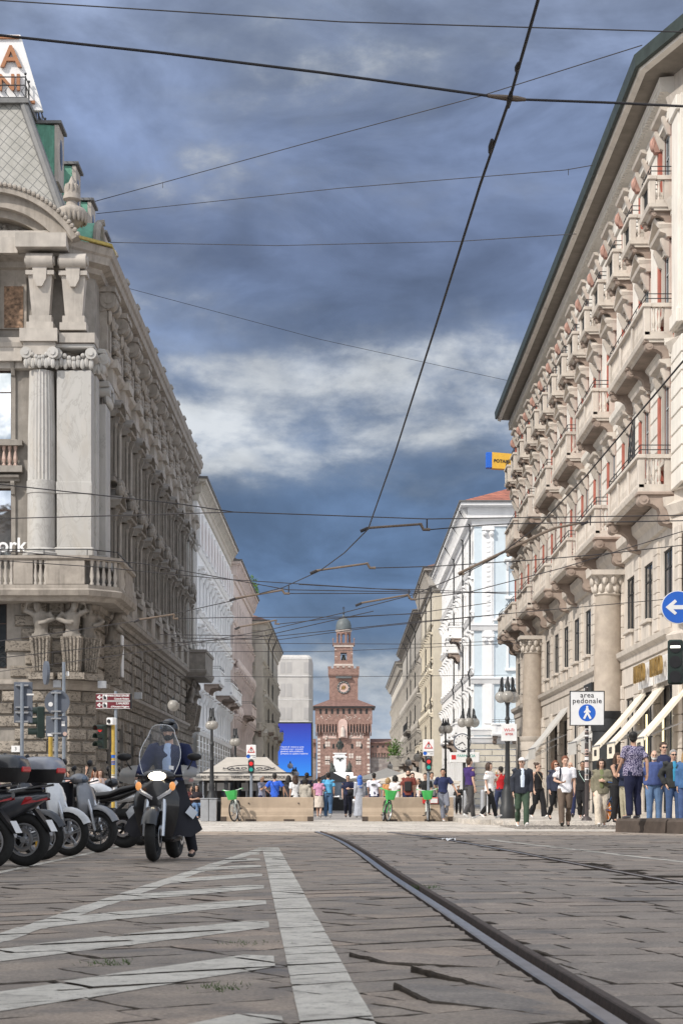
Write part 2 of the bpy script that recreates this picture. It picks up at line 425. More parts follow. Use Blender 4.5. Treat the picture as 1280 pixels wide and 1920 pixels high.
# ------------------------------------------------------------------ mesh builder
class MB:
    def __init__(s):
        s.v, s.f, s.mi, s.cur, s.T = [], [], [], 0, None

    def add(s, vs, fs):
        o = len(s.v)
        if s.T is not None:
            vs = [s.T @ V(p) for p in vs]
        s.v += [tuple(p) for p in vs]
        s.f += [tuple(i + o for i in f) for f in fs]
        s.mi += [s.cur] * len(fs)
        return s

    def box(s, x0, y0, z0, x1, y1, z1):
        return s.add([(x0, y0, z0), (x1, y0, z0), (x1, y1, z0), (x0, y1, z0), (x0, y0, z1), (x1, y0, z1), (x1, y1, z1), (x0, y1, z1)],
                     [(0, 3, 2, 1), (4, 5, 6, 7), (0, 1, 5, 4), (1, 2, 6, 5), (2, 3, 7, 6), (3, 0, 4, 7)])

    def bbox(s, x0, y0, z0, x1, y1, z1, b=0.02):
        """box with chamfered vertical and top edges"""
        b = min(b, (x1 - x0) / 3, (y1 - y0) / 3, (z1 - z0) / 3)
        def ring(i, z):
            return [(x0 + b + i, y0 + i, z), (x1 - b - i, y0 + i, z), (x1 - i, y0 + b + i, z), (x1 - i, y1 - b - i, z),
                    (x1 - b - i, y1 - i, z), (x0 + b + i, y1 - i, z), (x0 + i, y1 - b - i, z), (x0 + i, y0 + b + i, z)]
        return s.loft([ring(b, z0), ring(0, z0 + b), ring(0, z1 - b), ring(b, z1)])

    def pillow(s, u0, u1, v0, v1, d, b, y=0.0):
        """rusticated block on a wall: x=u, z=v, y outward"""
        return s.add([(u0, y, v0), (u1, y, v0), (u1, y, v1), (u0, y, v1),
                      (u0 + b, y + d, v0 + b), (u1 - b, y + d, v0 + b), (u1 - b, y + d, v1 - b), (u0 + b, y + d, v1 - b)],
                     [(4, 7, 6, 5), (0, 4, 5, 1), (1, 5, 6, 2), (2, 6, 7, 3), (3, 7, 4, 0)])

    def loft(s, rings, cap=True, close=True):
        n = len(rings[0])
        vs = [p for r in rings for p in r]
        fs = []
        for i in range(len(rings) - 1):
            for j in range(n if close else n - 1):
                k = (j + 1) % n
                fs.append((i * n + j, i * n + k, (i + 1) * n + k, (i + 1) * n + j))
        if cap:
            fs.append(tuple(reversed(range(n))))
            fs.append(tuple(range((len(rings) - 1) * n, len(rings) * n)))
        return s.add(vs, fs)

    def tube(s, pts, r, n=8, ref=None, cap=True):
        """pts: points; r: radius, list of radii, or list of (ra, rb) with ra along ref"""
        pts = [V(p) for p in pts]
        rings = []
        for i, p in enumerate(pts):
            a, b = pts[max(0, i - 1)], pts[min(len(pts) - 1, i + 1)]
            t = (b - a)
            t = t.normalized() if t.length > 1e-9 else V((0, 0, 1))
            rf = V(ref) if ref is not None else (V((0, 0, 1)) if abs(t.z) < 0.9 else V((1, 0, 0)))
            e1 = rf - t * rf.dot(t)
            if e1.length < 1e-4:
                e1 = t.orthogonal()
            e1.normalize()
            e2 = t.cross(e1)
            rr = r[i] if isinstance(r, (list, tuple)) else r
            ra, rb = rr if isinstance(rr, (list, tuple)) else (rr, rr)
            rings.append([p + e1 * (math.cos(2 * PI * k / n) * ra) + e2 * (math.sin(2 * PI * k / n) * rb) for k in range(n)])
        return s.loft(rings, cap)

    def lathe(s, prof, n=12, c=(0, 0, 0)):
        c = V(c)
        rings = [[c + V((math.cos(2 * PI * k / n) * r, math.sin(2 * PI * k / n) * r, z)) for k in range(n)] for r, z in prof]
        return s.loft(rings)

    def ell(s, c, r, n=12, m=8, T=None):
        if not hasattr(r, '__len__'):
            r = (r, r, r)
        rings = []
        for i in range(m + 1):
            a = -PI / 2 + PI * i / m
            rr = max(math.cos(a), 0.02)
            rings.append([V(c) + ((T @ V((math.cos(2 * PI * k / n) * rr * r[0], math.sin(2 * PI * k / n) * rr * r[1], math.sin(a) * r[2]))) if T is not None
                                  else V((math.cos(2 * PI * k / n) * rr * r[0], math.sin(2 * PI * k / n) * rr * r[1], math.sin(a) * r[2]))) for k in range(n)])
        return s.loft(rings)

    def torus(s, c, R_, r, axis='y', n=28, m=8, sx=1.0):
        rings = []
        for i in range(n):
            a = 2 * PI * i / n
            ring = []
            for j in range(m):
                b = 2 * PI * j / m
                rad = R_ + math.cos(b) * r
                p = (math.cos(a) * rad, math.sin(b) * r * sx, math.sin(a) * rad)
                if axis == 'x':
                    p = (p[1], p[0], p[2])
                elif axis == 'z':
                    p = (p[0], p[2], p[1])
                ring.append(V(c) + V(p))
            rings.append(ring)
        rings.append(rings[0])
        return s.loft(rings, cap=False)

    def prism(s, poly, d0, d1, plane='xz'):
        """poly in two coordinates, extruded along the third"""
        def pt(a, b, d):
            return {'xz': (a, d, b), 'yz': (d, a, b), 'xy': (a, b, d)}[plane]
        return s.loft([[pt(a, b, d0) for a, b in poly], [pt(a, b, d1) for a, b in poly]])

    def sheet(s, rows):
        n = len(rows[0])
        vs = [p for r in rows for p in r]
        fs = [(i * n + j, i * n + j + 1, (i + 1) * n + j + 1, (i + 1) * n + j) for i in range(len(rows) - 1) for j in range(n - 1)]
        return s.add(vs, fs)

    def mesh(s, name, mats, smooth=None):
        me = bpy.data.meshes.new(name)
        me.from_pydata(s.v, [], s.f)
        if not isinstance(mats, (list, tuple)):
            mats = [mats]
        for m in mats:
            me.materials.append(M[m] if isinstance(m, str) else m)
        if len(mats) > 1:
            me.polygons.foreach_set('material_index', s.mi)
        if smooth:
            me.shade_smooth()
            me.set_sharp_from_angle(angle=R(smooth))
        me.update()
        return me

    def build(s, name, mats, parent=None, loc=(0, 0, 0), rot=(0, 0, 0), smooth=None):
        return obj(name, s.mesh(name, mats, smooth), parent, loc, rot)


def obj(name, me, parent=None, loc=(0, 0, 0), rot=(0, 0, 0)):
    o = bpy.data.objects.new(name, me)
    COL.objects.link(o)
    if parent is not None:
        o.parent = parent
    o.location = loc
    o.rotation_euler = rot if hasattr(rot, '__len__') else (0, 0, rot)
    return o


def tag(o, label, cat, group=None):
    o['label'] = label
    o['category'] = cat
    if group:
        o['group'] = group
    return o


def thing(name, label, cat, loc=(0, 0, 0), rotz=0.0, group=None):
    return tag(obj(name, None, None, loc, (0, 0, rotz)), label, cat, group)


def struct(o):
    o['kind'] = 'structure'
    return o


def kids(o):
    return [c for c in bpy.data.objects if c.parent == o]


def remesh(mb, voxel, jitter=0.0, seed=0.0, fscale=7.0, smooth_it=2):
    """fuse overlapping tubes into one continuous skin"""
    me = mb.mesh('tmp', [])
    o = bpy.data.objects.new('tmp', me)
    COL.objects.link(o)
    md = o.modifiers.new('r', 'REMESH')
    md.mode = 'VOXEL'
    md.voxel_size = voxel
    md.use_smooth_shade = True
    if smooth_it:
        sm = o.modifiers.new('s', 'SMOOTH')
        sm.iterations = smooth_it
        sm.factor = 0.5
    dg = bpy.context.evaluated_depsgraph_get()
    dg.update()
    out = bpy.data.meshes.new_from_object(o.evaluated_get(dg))
    bpy.data.objects.remove(o)
    bpy.data.meshes.remove(me)
    if jitter:
        nm = [v.normal.copy() for v in out.vertices]
        for v, n in zip(out.vertices, nm):
            q = V((v.co.x * fscale * 1.3, v.co.y * fscale * 1.3, v.co.z * fscale * 0.7)) + V((seed, seed * 2, 0))
            v.co += n * (noise.noise(q) * jitter)
    out.shade_smooth()
    return out


_tc = {}


def text(body, size, m, parent, loc, rot, name='lettering', ext=0.004, align='CENTER', space=1.0, sx=1.0, bold=0.0):
    key = (body, size, ext, align, space, bold)
    if key not in _tc:
        cu = bpy.data.curves.new('t', 'FONT')
        cu.body = body
        cu.size = size
        cu.extrude = ext
        cu.align_x = align
        cu.align_y = 'CENTER'
        cu.space_character = space
        cu.offset = bold
        o = bpy.data.objects.new('t', cu)
        COL.objects.link(o)
        dg = bpy.context.evaluated_depsgraph_get()
        dg.update()
        _tc[key] = bpy.data.meshes.new_from_object(o.evaluated_get(dg))
        bpy.data.objects.remove(o)
    me = _tc[key].copy()
    me.materials.clear()
    me.materials.append(M[m])
    ob = obj(name, me, parent, loc, rot)
    ob.scale = (sx, 1, 1)
    return ob


def clip(poly, p, n):
    """keep the side of the line through p where (q-p).n >= 0 (2-D)"""
    out = []
    for i in range(len(poly)):
        a, b = poly[i], poly[(i + 1) % len(poly)]
        da = (a[0] - p[0]) * n[0] + (a[1] - p[1]) * n[1]
        db = (b[0] - p[0]) * n[0] + (b[1] - p[1]) * n[1]
        if da >= 0:
            out.append(a)
        if (da >= 0) != (db >= 0):
            t = da / (da - db)
            out.append((a[0] + (b[0] - a[0]) * t, a[1] + (b[1] - a[1]) * t))
    return out


def area(poly):
    return 0.5 * sum(poly[i][0] * poly[(i + 1) % len(poly)][1] - poly[(i + 1) % len(poly)][0] * poly[i][1] for i in range(len(poly)))


# ------------------------------------------------------------------ ground
YE = 43.5           # where the stone-slab carriageway ends and the pale crossing begins
RAIL = [(3.0, 1.0), (5, .95), (6.69, .889), (8.33, .815), (9.48, .764), (12.7, .655), (19.1, .41), (26, .20), (33, -.07), (38, -.33), (43.4, -.70)]
RAIL2 = [(8, 3.85), (16.7, 3.06), (22, 2.72), (28.8, 2.34), (36, 1.8), (43.4, 0.9)]


def rx(tab, y):
    for (y0, x0), (y1, x1) in zip(tab, tab[1:]):
        if y <= y1:
            t = (y - y0) / (y1 - y0)
            return x0 + (x1 - x0) * t
    return tab[-1][1]


def make_ground():
    g = MB()
    g.sheet([[(-1500, y, -0.026), (1500, y, -0.026)] for y in (-60, YE)])
    struct(g.build('ground', 'dirt'))
    # slabs ----------------------------------------------------------------
    paint = MB()
    lines = []

    def quad(p, q, w):
        p, q = V(p), V(q)
        d = (q - p).normalized()
        n = V((-d.y, d.x)) * (w / 2)
        lines.append([tuple(p - n), tuple(q - n), tuple(q + n), tuple(p + n)])

    ML0, ML1 = (0.05, 5.0), (-1.16, 29.4)
    quad(ML0, ML1, 0.26)
    quad((-2.08, 5.5), (-1.24, 29.2), 0.17)
    for yr in (6.6, 9.15, 11.75, 14.2, 16.6, 19.1, 21.6, 24.1, 26.4):
        xr = -0.17 - (yr - 6.8) * (1.16 - 0.06) / 22.6 + 0.03
        xl = -2.0 + (yr - 8) * 0.0355
        p, q = V((xr - 0.05, yr)), V((xr - 0.05 - 1.9, yr - 3.7))
        n = V((-(q - p).y, (q - p).x)).normalized() * 0.22
        poly = [tuple(p - n), tuple(q - n), tuple(q + n), tuple(p + n)]
        d = V((ML1[0] - ML0[0], ML1[1] - ML0[1])).normalized()
        poly = clip(poly, (ML0[0] - 0.19, ML0[1]), (-d.y, d.x))
        d2 = V((-1.24 + 2.08, 29.2 - 5.5)).normalized()
        poly = clip(poly, (-2.08 + 0.06, 5.5), (d2.y, -d2.x))
        if len(poly) > 2:
            lines.append(poly)
    quad((-3.6, 17), (-3.6, 34), 0.10)
    quad((4.5, 19.5), (2.7, 35), 0.13)
    for L in lines:
        if area(L) < 0:
            L.reverse()

    loose = []
    slabs = {'slab': MB(), 'slab_r': MB()}

    def slab(poly, near, key, extra=0.0, tilt=None):
        if area(poly) < 0:
            poly = poly[::-1]
        if area(poly) < 0.02:
            return
        cx = sum(p[0] for p in poly) / len(poly)
        cy = sum(p[1] for p in poly) / len(poly)
        step = 0.07 if cy < 13 else (0.14 if cy < 24 else 0.4)
        pts = []
        for i in range(len(poly)):
            a, b = V(poly[i]), V(poly[(i + 1) % len(poly)])
            n = max(1, int((b - a).length / step))
            for k in range(n):
                q = a + (b - a) * (k / n)
                j = 0.008 if cy < 24 else 0.005
                pts.append(q + V((random.uniform(-j, j), random.uniform(-j, j))))
        tx, ty = tilt if tilt else (random.gauss(0, 0.0045), random.gauss(0, 0.0045))
        oz = random.gauss(0, 0.0022) + extra

        def zz(q):
            return oz + tx * (q.x - cx) + ty * (q.y - cy)

        def inset(k):
            return [q + (V((cx, cy)) - q) * min(0.45, k / max(0.08, (V((cx, cy)) - q).length)) for q in pts]
        r0 = [(q.x, q.y, -0.07) for q in pts]
        r1 = [(q.x, q.y, zz(q) - 0.012 + random.uniform(-.004, .003)) for q in pts]
        i2 = inset(0.007)
        r2 = [(q.x, q.y, zz(q) - 0.004 + random.uniform(-.002, .002)) for q in i2]
        i3 = inset(0.06)
        r3 = [(q.x, q.y, zz(q) + random.uniform(-.0015, .0015)) for q in i3]
        n = len(pts)
        mb = slabs[key]
        vs = r0 + r1 + r2 + r3 + [(cx, cy, oz)]
        fs = []
        for a in range(3):
            for j in range(n):
                k = (j + 1) % n
                fs.append((a * n + j, a * n + k, (a + 1) * n + k, (a + 1) * n + j))
        for j in range(n):
            fs.append((3 * n + j, 3 * n + (j + 1) % n, 4 * n))
        mb.cur = 0
        mb.add(vs, fs)
        m0 = len(mb.mi) - len(fs)
        for i in range(2 * n):
            mb.mi[m0 + i] = 1
        ip = [(q.x, q.y) for q in inset(0.001)]
        for L in lines:
            if min(p[0] for p in L) > max(q[0] for q in ip) or max(p[0] for p in L) < min(q[0] for q in ip) or \
               min(p[1] for p in L) > max(q[1] for q in ip) or max(p[1] for p in L) < min(q[1] for q in ip):
                continue
            pp = ip
            for i in range(len(L)):
                a, b = L[i], L[(i + 1) % len(L)]
                pp = clip(pp, a, (-(b[1] - a[1]), b[0] - a[0]))
                if len(pp) < 3:
                    break
            if len(pp) >= 3 and abs(area(pp)) > 0.0004:
                jj = 0.002
                ring = [(x + random.uniform(-jj, jj), y + random.uniform(-jj, jj), zz(V((x, y))) + 0.003) for x, y in pp]
                paint.add(ring, [tuple(range(len(ring)))])

    def zone(side, ang, key):
        ca, sa = math.cos(ang), math.sin(ang)
        b = -60.0
        while b < 60:
            w = random.uniform(0.34, 0.50)
            a = -60 + random.uniform(0, 1)
            while a < 60:
                l = random.uniform(0.55, 1.15)
                cx, cy = (a + l / 2) * ca - (b + w / 2) * sa, (a + l / 2) * sa + (b + w / 2) * ca
                if 3.2 < cy < YE + 0.6 and abs(cx) < 0.19 * cy + 2.6:
                    gp = 0.003 + random.random() * 0.006
                    q = [(a + gp, b + gp), (a + l - gp, b + gp), (a + l - gp, b + w - gp), (a + gp, b + w - gp)]
                    poly = [(u * ca - v * sa, u * sa + v * ca) for u, v in q]
                    ok = True
                    for tab, off0, off1 in ((RAIL, -0.012, 0.195), (RAIL2, -0.012, 0.11)):
                        x = rx(tab, cy)
                        t = V((rx(tab, cy + 0.5) - rx(tab, cy - 0.5), 1.0)).normalized()
                        if tab is RAIL2 and cy < 8.2:
                            continue
                        if cx < x + 0.08:
                            if tab is RAIL and side > 0:
                                ok = False
                                if cx > x - 1.2:      # keep the part that reaches over to this side
                                    ok = True
                            if side < 0 or tab is RAIL2:
                                poly = clip(poly, (x + off0, cy), (-t.y, t.x))
                            else:
                                poly = clip(poly, (x + off1, cy), (t.y, -t.x))
                        else:
                            if side < 0 and tab is RAIL:
                                poly = clip(poly, (x + off0, cy), (-t.y, t.x))
                            else:
                                poly = clip(poly, (x + off1, cy), (t.y, -t.x))
                        if len(poly) < 3:
                            ok = False
                            break
                    if ok:
                        poly = clip(poly, (0, YE), (0, -1))
                        for lp in loose:
                            if ok and len(poly) >= 3:
                                mx = sum(p[0] for p in poly) / len(poly)
                                my = sum(p[1] for p in poly) / len(poly)
                                if (mx - lp[0]) ** 2 + (my - lp[1]) ** 2 < lp[2] ** 2:
                                    ok = False
                        if ok and len(poly) >= 3:
                            slab(poly, True, key)
                a += l
            b += w

    l1 = [(0.30, 8.35), (0.42, 8.02), (0.82, 7.22), (0.86, 7.75), (0.62, 8.25)]
    l2 = [(0.20, 7.62), (0.33, 7.05), (0.86, 6.72), (0.84, 7.10), (0.52, 7.58)]
    l3 = [(0.02, 9.2), (0.20, 8.75), (0.70, 8.62), (0.76, 9.0), (0.40, 9.25)]
    zone(-1, R(34), 'slab')
    zone(1, R(11), 'slab_r')
    slab(l1, True, 'slab_r', 0.016, (-0.05, 0.012))
    slab(l2, True, 'slab_r', 0.013, (-0.045, 0.012))
    slab(l3, True, 'slab_r', 0.012, (-0.03, 0.008))
    for L in lines:         # paint that ran down into the joints
        paint.add([(x, y, -0.008) for x, y in L], [tuple(range(len(L)))])
    for k, nm in (('slab', 'road'), ('slab_r', 'road')):
        struct(slabs[k].build(nm, [k, 'dirt']))
    struct(paint.build('road_marking', 'paint'))

    # rails ----------------------------------------------------------------
    def rail(tab, prof, segs, label):
        mb = MB()
        pts = []
        y = tab[0][0]
        while y < tab[-1][0]:
            pts.append((rx(tab, y), y))
            y += 0.6
        # smooth
        for _ in range(6):
            pts = [pts[0]] + [((a[0] + 2 * b[0] + c[0]) / 4, b[1]) for a, b, c in zip(pts, pts[1:], pts[2:])] + [pts[-1]]
        rows = [[(x + u, y, z) for u, z in prof] for x, y in pts]
        for k in range(len(prof) - 1):
            mb.cur = segs[k]
            mb.sheet([[r[k], r[k + 1]] for r in rows])
        o = mb.build('tram_rail', ['steel', 'rust'])
        return tag(o, label, 'tram rail')
    rail(RAIL, [(0, -.07), (0, .004), (.008, .010), (.068, .010), (.076, .004), (.084, -.036), (.122, -.038), (.13, .014), (.136, .019), (.168, .019), (.172, -.07)],
         [1, 0, 0, 0, 0, 1, 1, 1, 1, 1], 'long grooved steel tram rail running from the lower right corner towards the barrier gap')
    rail(RAIL2, [(0, -.07), (0, .006), (.05, .008), (.056, -.03), (.085, -.03), (.09, .008), (.105, .008), (.106, -.07)], [1, 0, 0, 1, 1, 1, 1],
         'short dark tram rail crossing the slabs at the right beside a thin white line')

    # beyond the carriageway -----------------------------------------------
    p = MB()
    y = YE
    while y < 66:
        d = random.uniform(0.7, 1.0)
        x = -14.0 + random.uniform(0, 1.0)
        while x < 16:
            l = random.uniform(1.2, 2.0)
            if not (x > 4.1 and y > 49.5 and x < 16):
                z = 0.004 + random.uniform(0, 0.006)
                p.add([(x + .012, y + .012, -.03), (x + l - .012, y + .012, -.03), (x + l - .012, y + d - .012, -.03), (x + .012, y + d - .012, -.03),
                       (x + .015, y + .015, z), (x + l - .015, y + .015, z), (x + l - .015, y + d - .015, z), (x + .015, y + d - .015, z)],
                      [(4, 5, 6, 7), (0, 1, 5, 4), (1, 2, 6, 5), (2, 3, 7, 6), (3, 0, 4, 7)])
            x += l
        y += d
    struct(p.build('pavement', 'pale'))
    g2 = MB()
    g2.sheet([[(-1500, yy, -0.02), (1500, yy, -0.02)] for yy in (YE, 90, 300, 2600)])
    struct(g2.build('street', 'paveg'))
    # raised footway in front of the right-hand palazzo
    sw = MB()
    y = 51.5
    while y < 124:
        d = random.uniform(0.8, 1.1)
        x = 3.6 + max(0, (56 - y) * 0.25)
        while x < 11.2:
            l = min(random.uniform(1.0, 1.6), 11.25 - x)
            z = 0.15 + random.uniform(-.003, .004)
            sw.box(x + .006, y + .006, -0.015, x + l - .006, y + d - .006, z)
            x += l
        y += d
    struct(sw.build('footway', 'pale'))
    cb = MB()
    for i in range(2600):
        x, yy = random.uniform(4.3, 9.0), random.uniform(46.5, 51.3)
        cb.ell((x, yy, 0.0), (0.055, 0.055, 0.03 + random.random() * .02), 6, 4)
    struct(cb.build('cobbles', 'cobble'))
    # kerb stones of the tram stop at the right
    kb = MB()
    a, b = G(1153, 1560), G(1290, 1570)
    for p0, p1 in ((P(1153, 1500, 42.8), P(1246, 1500, 41.0)), (P(1249, 1500, 40.9), P(1330, 1500, 39.4))):
        d = V((p1.x - p0.x, p1.y - p0.y)).normalized()
        n = V((-d.y, d.x))
        A, B = V((p0.x, p0.y)), V((p1.x, p1.y))
        rings = []
        for q in (A, B):
            rings.append([(q.x, q.y, -.03), (q.x - n.x * -.02, q.y - n.y * -.02, .26), (q.x + n.x * .06, q.y + n.y * .06, .315), (q.x + n.x * 1.3, q.y + n.y * 1.3, .32), (q.x + n.x * 1.3, q.y + n.y * 1.3, -.03)])
        kb.loft(rings)
    struct(kb.build('kerb', 'kerb'))
    # weeds and litter
    for px, py, r in ((800, 1666, .08), (470, 1770, .09), (412, 1853, .06), (205, 1806, .07)):
        c = G(px, py)
        w = MB()
        for i in range(90):
            q = c + V((random.gauss(0, r * .9), random.gauss(0, r * 1.3), -.01))
            t = q + V((random.uniform(-.025, .025), random.uniform(-.025, .025), random.uniform(.008, .03 if py > 1700 else .05)))
            w.add([q, q + V((.006, .002, 0)), t], [(0, 1, 2)])
        o = w.build('weeds', 'grass')
        o['kind'] = 'stuff'
    c = G(840, 1578)
    lt = MB()
    lt.sheet([[c + V((.05 * i - .12, .1 * j - .12, .035 + .03 * math.sin(i * 2.1 + j * 1.7))) for i in range(6)] for j in range(4)])
    tag(lt.build('paper_scrap', 'txtw'), 'crumpled white paper scrap lying on the road slabs', 'litter')


make_ground()


# ------------------------------------------------------------------ building kit
class Face:
    """one facade of a building: u along it, w outward, v up, in the building's own coordinates"""
    def __init__(s, b, ox, oy, th):
        s.b, s.ox, s.oy, s.th = b, ox, oy, R(th)
        s.c, s.s = math.cos(s.th), math.sin(s.th)
        s.T = Matrix.Translation((ox, oy, 0)) @ Matrix.Rotation(s.th, 4, 'Z')

    def put(s, name, me, u, w, v, rz=0.0):
        return obj(name, me, s.b, (s.ox + u * s.c - w * s.s, s.oy + u * s.s + w * s.c, v), (0, 0, s.th + rz))

    def mb(s):
        m = MB()
        m.T = s.T
        return m


def wall_holes(mb, U0, U1, V0, V1, holes, rev=0.35):
    us = sorted({U0, U1} | {h[0] for h in holes} | {h[1] for h in holes})
    vs = sorted({V0, V1} | {h[2] for h in holes} | {h[3] for h in holes})
    us = [u for u in us if U0 <= u <= U1]
    vs = [v for v in vs if V0 <= v <= V1]
    for i in range(len(us) - 1):
        for j in range(len(vs) - 1):
            a, b = (us[i] + us[i + 1]) / 2, (vs[j] + vs[j + 1]) / 2
            if any(h[0] < a < h[1] and h[2] < b < h[3] for h in holes):
                continue
            mb.add([(us[i], 0, vs[j]), (us[i + 1], 0, vs[j]), (us[i + 1], 0, vs[j + 1]), (us[i], 0, vs[j + 1])], [(0, 3, 2, 1)])
    for a, b, c, d in holes:
        mb.add([(a, 0, c), (b, 0, c), (b, 0, d), (a, 0, d), (a, -rev, c), (b, -rev, c), (b, -rev, d), (a, -rev, d)],
               [(0, 1, 5, 4), (1, 2, 6, 5), (2, 3, 7, 6), (3, 0, 4, 7)])


def sweep(mb, path, prof, caps=True):
    """profile (outward, z) swept along a plan path, outward = right of travel, mitred corners"""
    n = len(path)
    rings = []
    for i in range(n):
        p = V(path[i][:2])
        ds = []
        if i > 0:
            ds.append((p - V(path[i - 1][:2])).normalized())
        if i < n - 1:
            ds.append((V(path[i + 1][:2]) - p).normalized())
        ns = [V((d.y, -d.x)) for d in ds]
        m = sum(ns, V((0, 0))).normalized()
        m = m / max(0.3, m.dot(ns[0]))
        rings.append([(p.x + m.x * o, p.y + m.y * o, z) for o, z in prof])
    mb.loft(rings, cap=caps)


_cache = {}


def cached(key, fn):
    if key not in _cache:
        _cache[key] = fn()
    return _cache[key]


def surround_me(w, h, style, mats, jw=0.22, d=0.13, cols=False):
    def make():
        m = MB()
        a = w / 2
        m.box(-a - jw, -.02, 0, -a, d, h)
        m.box(a, -.02, 0, a + jw, d, h)
        m.bbox(-a - jw - .12, -.02, -.24, a + jw + .12, d + .12, -.02, .03)
        m.box(-a - jw, -.02, h, a + jw, d, h + .24)
        if cols:
            for sx in (-1, 1):
                m.lathe([(.12, 0), (.12, .15), (.085, .2), (.075, h - .3), (.13, h - .12), (.13, h)], 8, (sx * (a + .12), d + .08, 0))
        for sx in (-1, 1):
            m.prism([(d, h - .35), (d + .1, h - .3), (d + .3, h + .2), (d + .3, h + .3), (d, h + .3)], sx * (a + .1) - .09, sx * (a + .1) + .09, 'yz')
        z = h + .3
        e = a + jw + .22
        if style in ('flat', 'tri', 'seg', 'orn'):
            m.prism([(-.02, z), (d + .12, z), (d + .16, z + .1), (d + .36, z + .16), (d + .4, z + .26), (-.02, z + .3)], -e, e, 'yz')
        z += .28
        if style in ('tri', 'orn'):
            hh = e * 0.52
            m.prism([(-e, z), (e, z), (0, z + hh)], -.02, d + .1, 'xz')
            for sx in (-1, 1):
                m.prism([(sx * e, z), (sx * (e + .04), z + .13), (0, z + hh + .2), (0, z + hh)], -.02, d + .42, 'xz')
        if style == 'orn':
            for sx in (-1, 1):
                m.ell((sx * e * .55, d + .3, z + .65), (.26, .22, .34), 8, 6)
                m.ell((sx * e * .62, d + .3, z + 1.0), (.13, .14, .16), 8, 6)
            m.ell((0, d + .3, z + .9), (.3, .2, .42), 8, 6)
        if style == 'seg':
            r = []
            for k in range(13):
                t = PI * (0.16 + 0.68 * k / 12)
                r.append((-math.cos(t), math.sin(t)))
            sc = e / abs(r[0][0])
            z0 = z - r[0][1] * sc * .62
            outer = [(x * sc, z0 + y * sc * .62 + .12) for x, y in r]
            m.prism([(-e, z)] + outer + [(e, z)], -.02, d + .08, 'xz')
            for p, q in zip(outer, outer[1:]):
                m.prism([p, q, (q[0], q[1] + .15), (p[0], p[1] + .15)], -.02, d + .40, 'xz')
        return m.mesh('window_surround', mats)
    return cached(('sur', round(w, 2), round(h, 2), style, mats, jw, d, cols), make)


def sash_me(w, h, m, y=-.2):
    def make():
        k = MB()
        a = w / 2
        t = .07
        k.box(-a, y - .05, 0, -a + t, y, h)
        k.box(a - t, y - .05, 0, a, y, h)
        k.box(-t / 2, y - .05, t, t / 2, y, h - t)
        k.box(-a + t, y - .05, 0, a - t, y, t)
        k.box(-a + t, y - .05, h - t, a - t, y, h)
        k.box(-a + t, y - .046, h * .68, -t / 2, y - .004, h * .68 + .05)
        k.box(t / 2, y - .046, h * .68, a - t, y - .004, h * .68 + .05)
        return k.mesh('sash', m)
    return cached(('sash', round(w, 2), round(h, 2), m, y), make)


def pane_me(w, h, m, y=-.23):
    return cached(('pane', round(w, 2), round(h, 2), m, y), lambda: MB().box(-w / 2, y - .02, 0, w / 2, y, h).mesh('pane', m))


def shut_me(w, h, m):
    def make():
        k = MB()
        for sx in (-1, 1):
            x0, x1 = sorted((sx * (w / 2), sx * (w / 2 + w * .46)))
            k.box(x0, .03, .02, x1, .08, h - .02)
            for i in range(int(h / .18)):
                k.box(x0 + .04, .08, .08 + i * .18, x1 - .04, .105, .16 + i * .18)
        return k.mesh('shutter', m)
    return cached(('shut', round(w, 2), round(h, 2), m), make)


def window(fc, u, v, w, h, style='flat', stone='stone', frame='sash', glass='glass', jw=.22, d=.13, shut=None, far=False, cols=False, py=-.2):
    o = fc.put('window', surround_me(w, h, style, stone, jw, d, cols) if style else sash_me(w, h, frame, py), u, 0, v)
    if style and not far:
        obj('sash', sash_me(w, h, frame, py), o)
    obj('pane', pane_me(w, h, glass, py - .03), o)
    if shut:
        obj('shutter', shut_me(w, h, shut), o)
    return o


def baluster(m, x, y, z0, z1, r=.07, n=6):
    h = z1 - z0
    m.lathe([(r * .9, z0), (r * .9, z0 + .08 * h), (r * .5, z0 + .14 * h), (r, z0 + .36 * h), (r * .45, z0 + .72 * h), (r * .6, z0 + .8 * h), (r * .9, z0 + .92 * h), (r * .9, z1)], n, (x, y, 0))


def scroll_me(D, hh, wd, m):
    """S-shaped console bracket: projects D, drops hh, thickness wd"""
    def make():
        k = MB()
        pts = [(0, 0), (D, 0), (D * .99, -.10 * hh), (D * .84, -.24 * hh), (D * .60, -.28 * hh), (D * .42, -.42 * hh), (D * .34, -.68 * hh), (D * .22, -.9 * hh), (0, -hh)]
        k.prism(pts, -wd / 2, wd / 2, 'yz')
        for yy, zz, r in ((D * .86, -.15 * hh, .16 * hh), (D * .20, -.70 * hh, .22 * hh)):
            k.tube([(-wd * .62, yy, zz), (wd * .62, yy, zz)], r, 12)
            k.tube([(-wd * .68, yy, zz), (wd * .68, yy, zz)], r * .45, 8)
        k.bbox(-wd * .7, -.02, .0, wd * .7, D + .05, .1 * hh, .02)
        return k.mesh('bracket', m, 40)
    return cached(('scr', D, hh, wd, m), make)


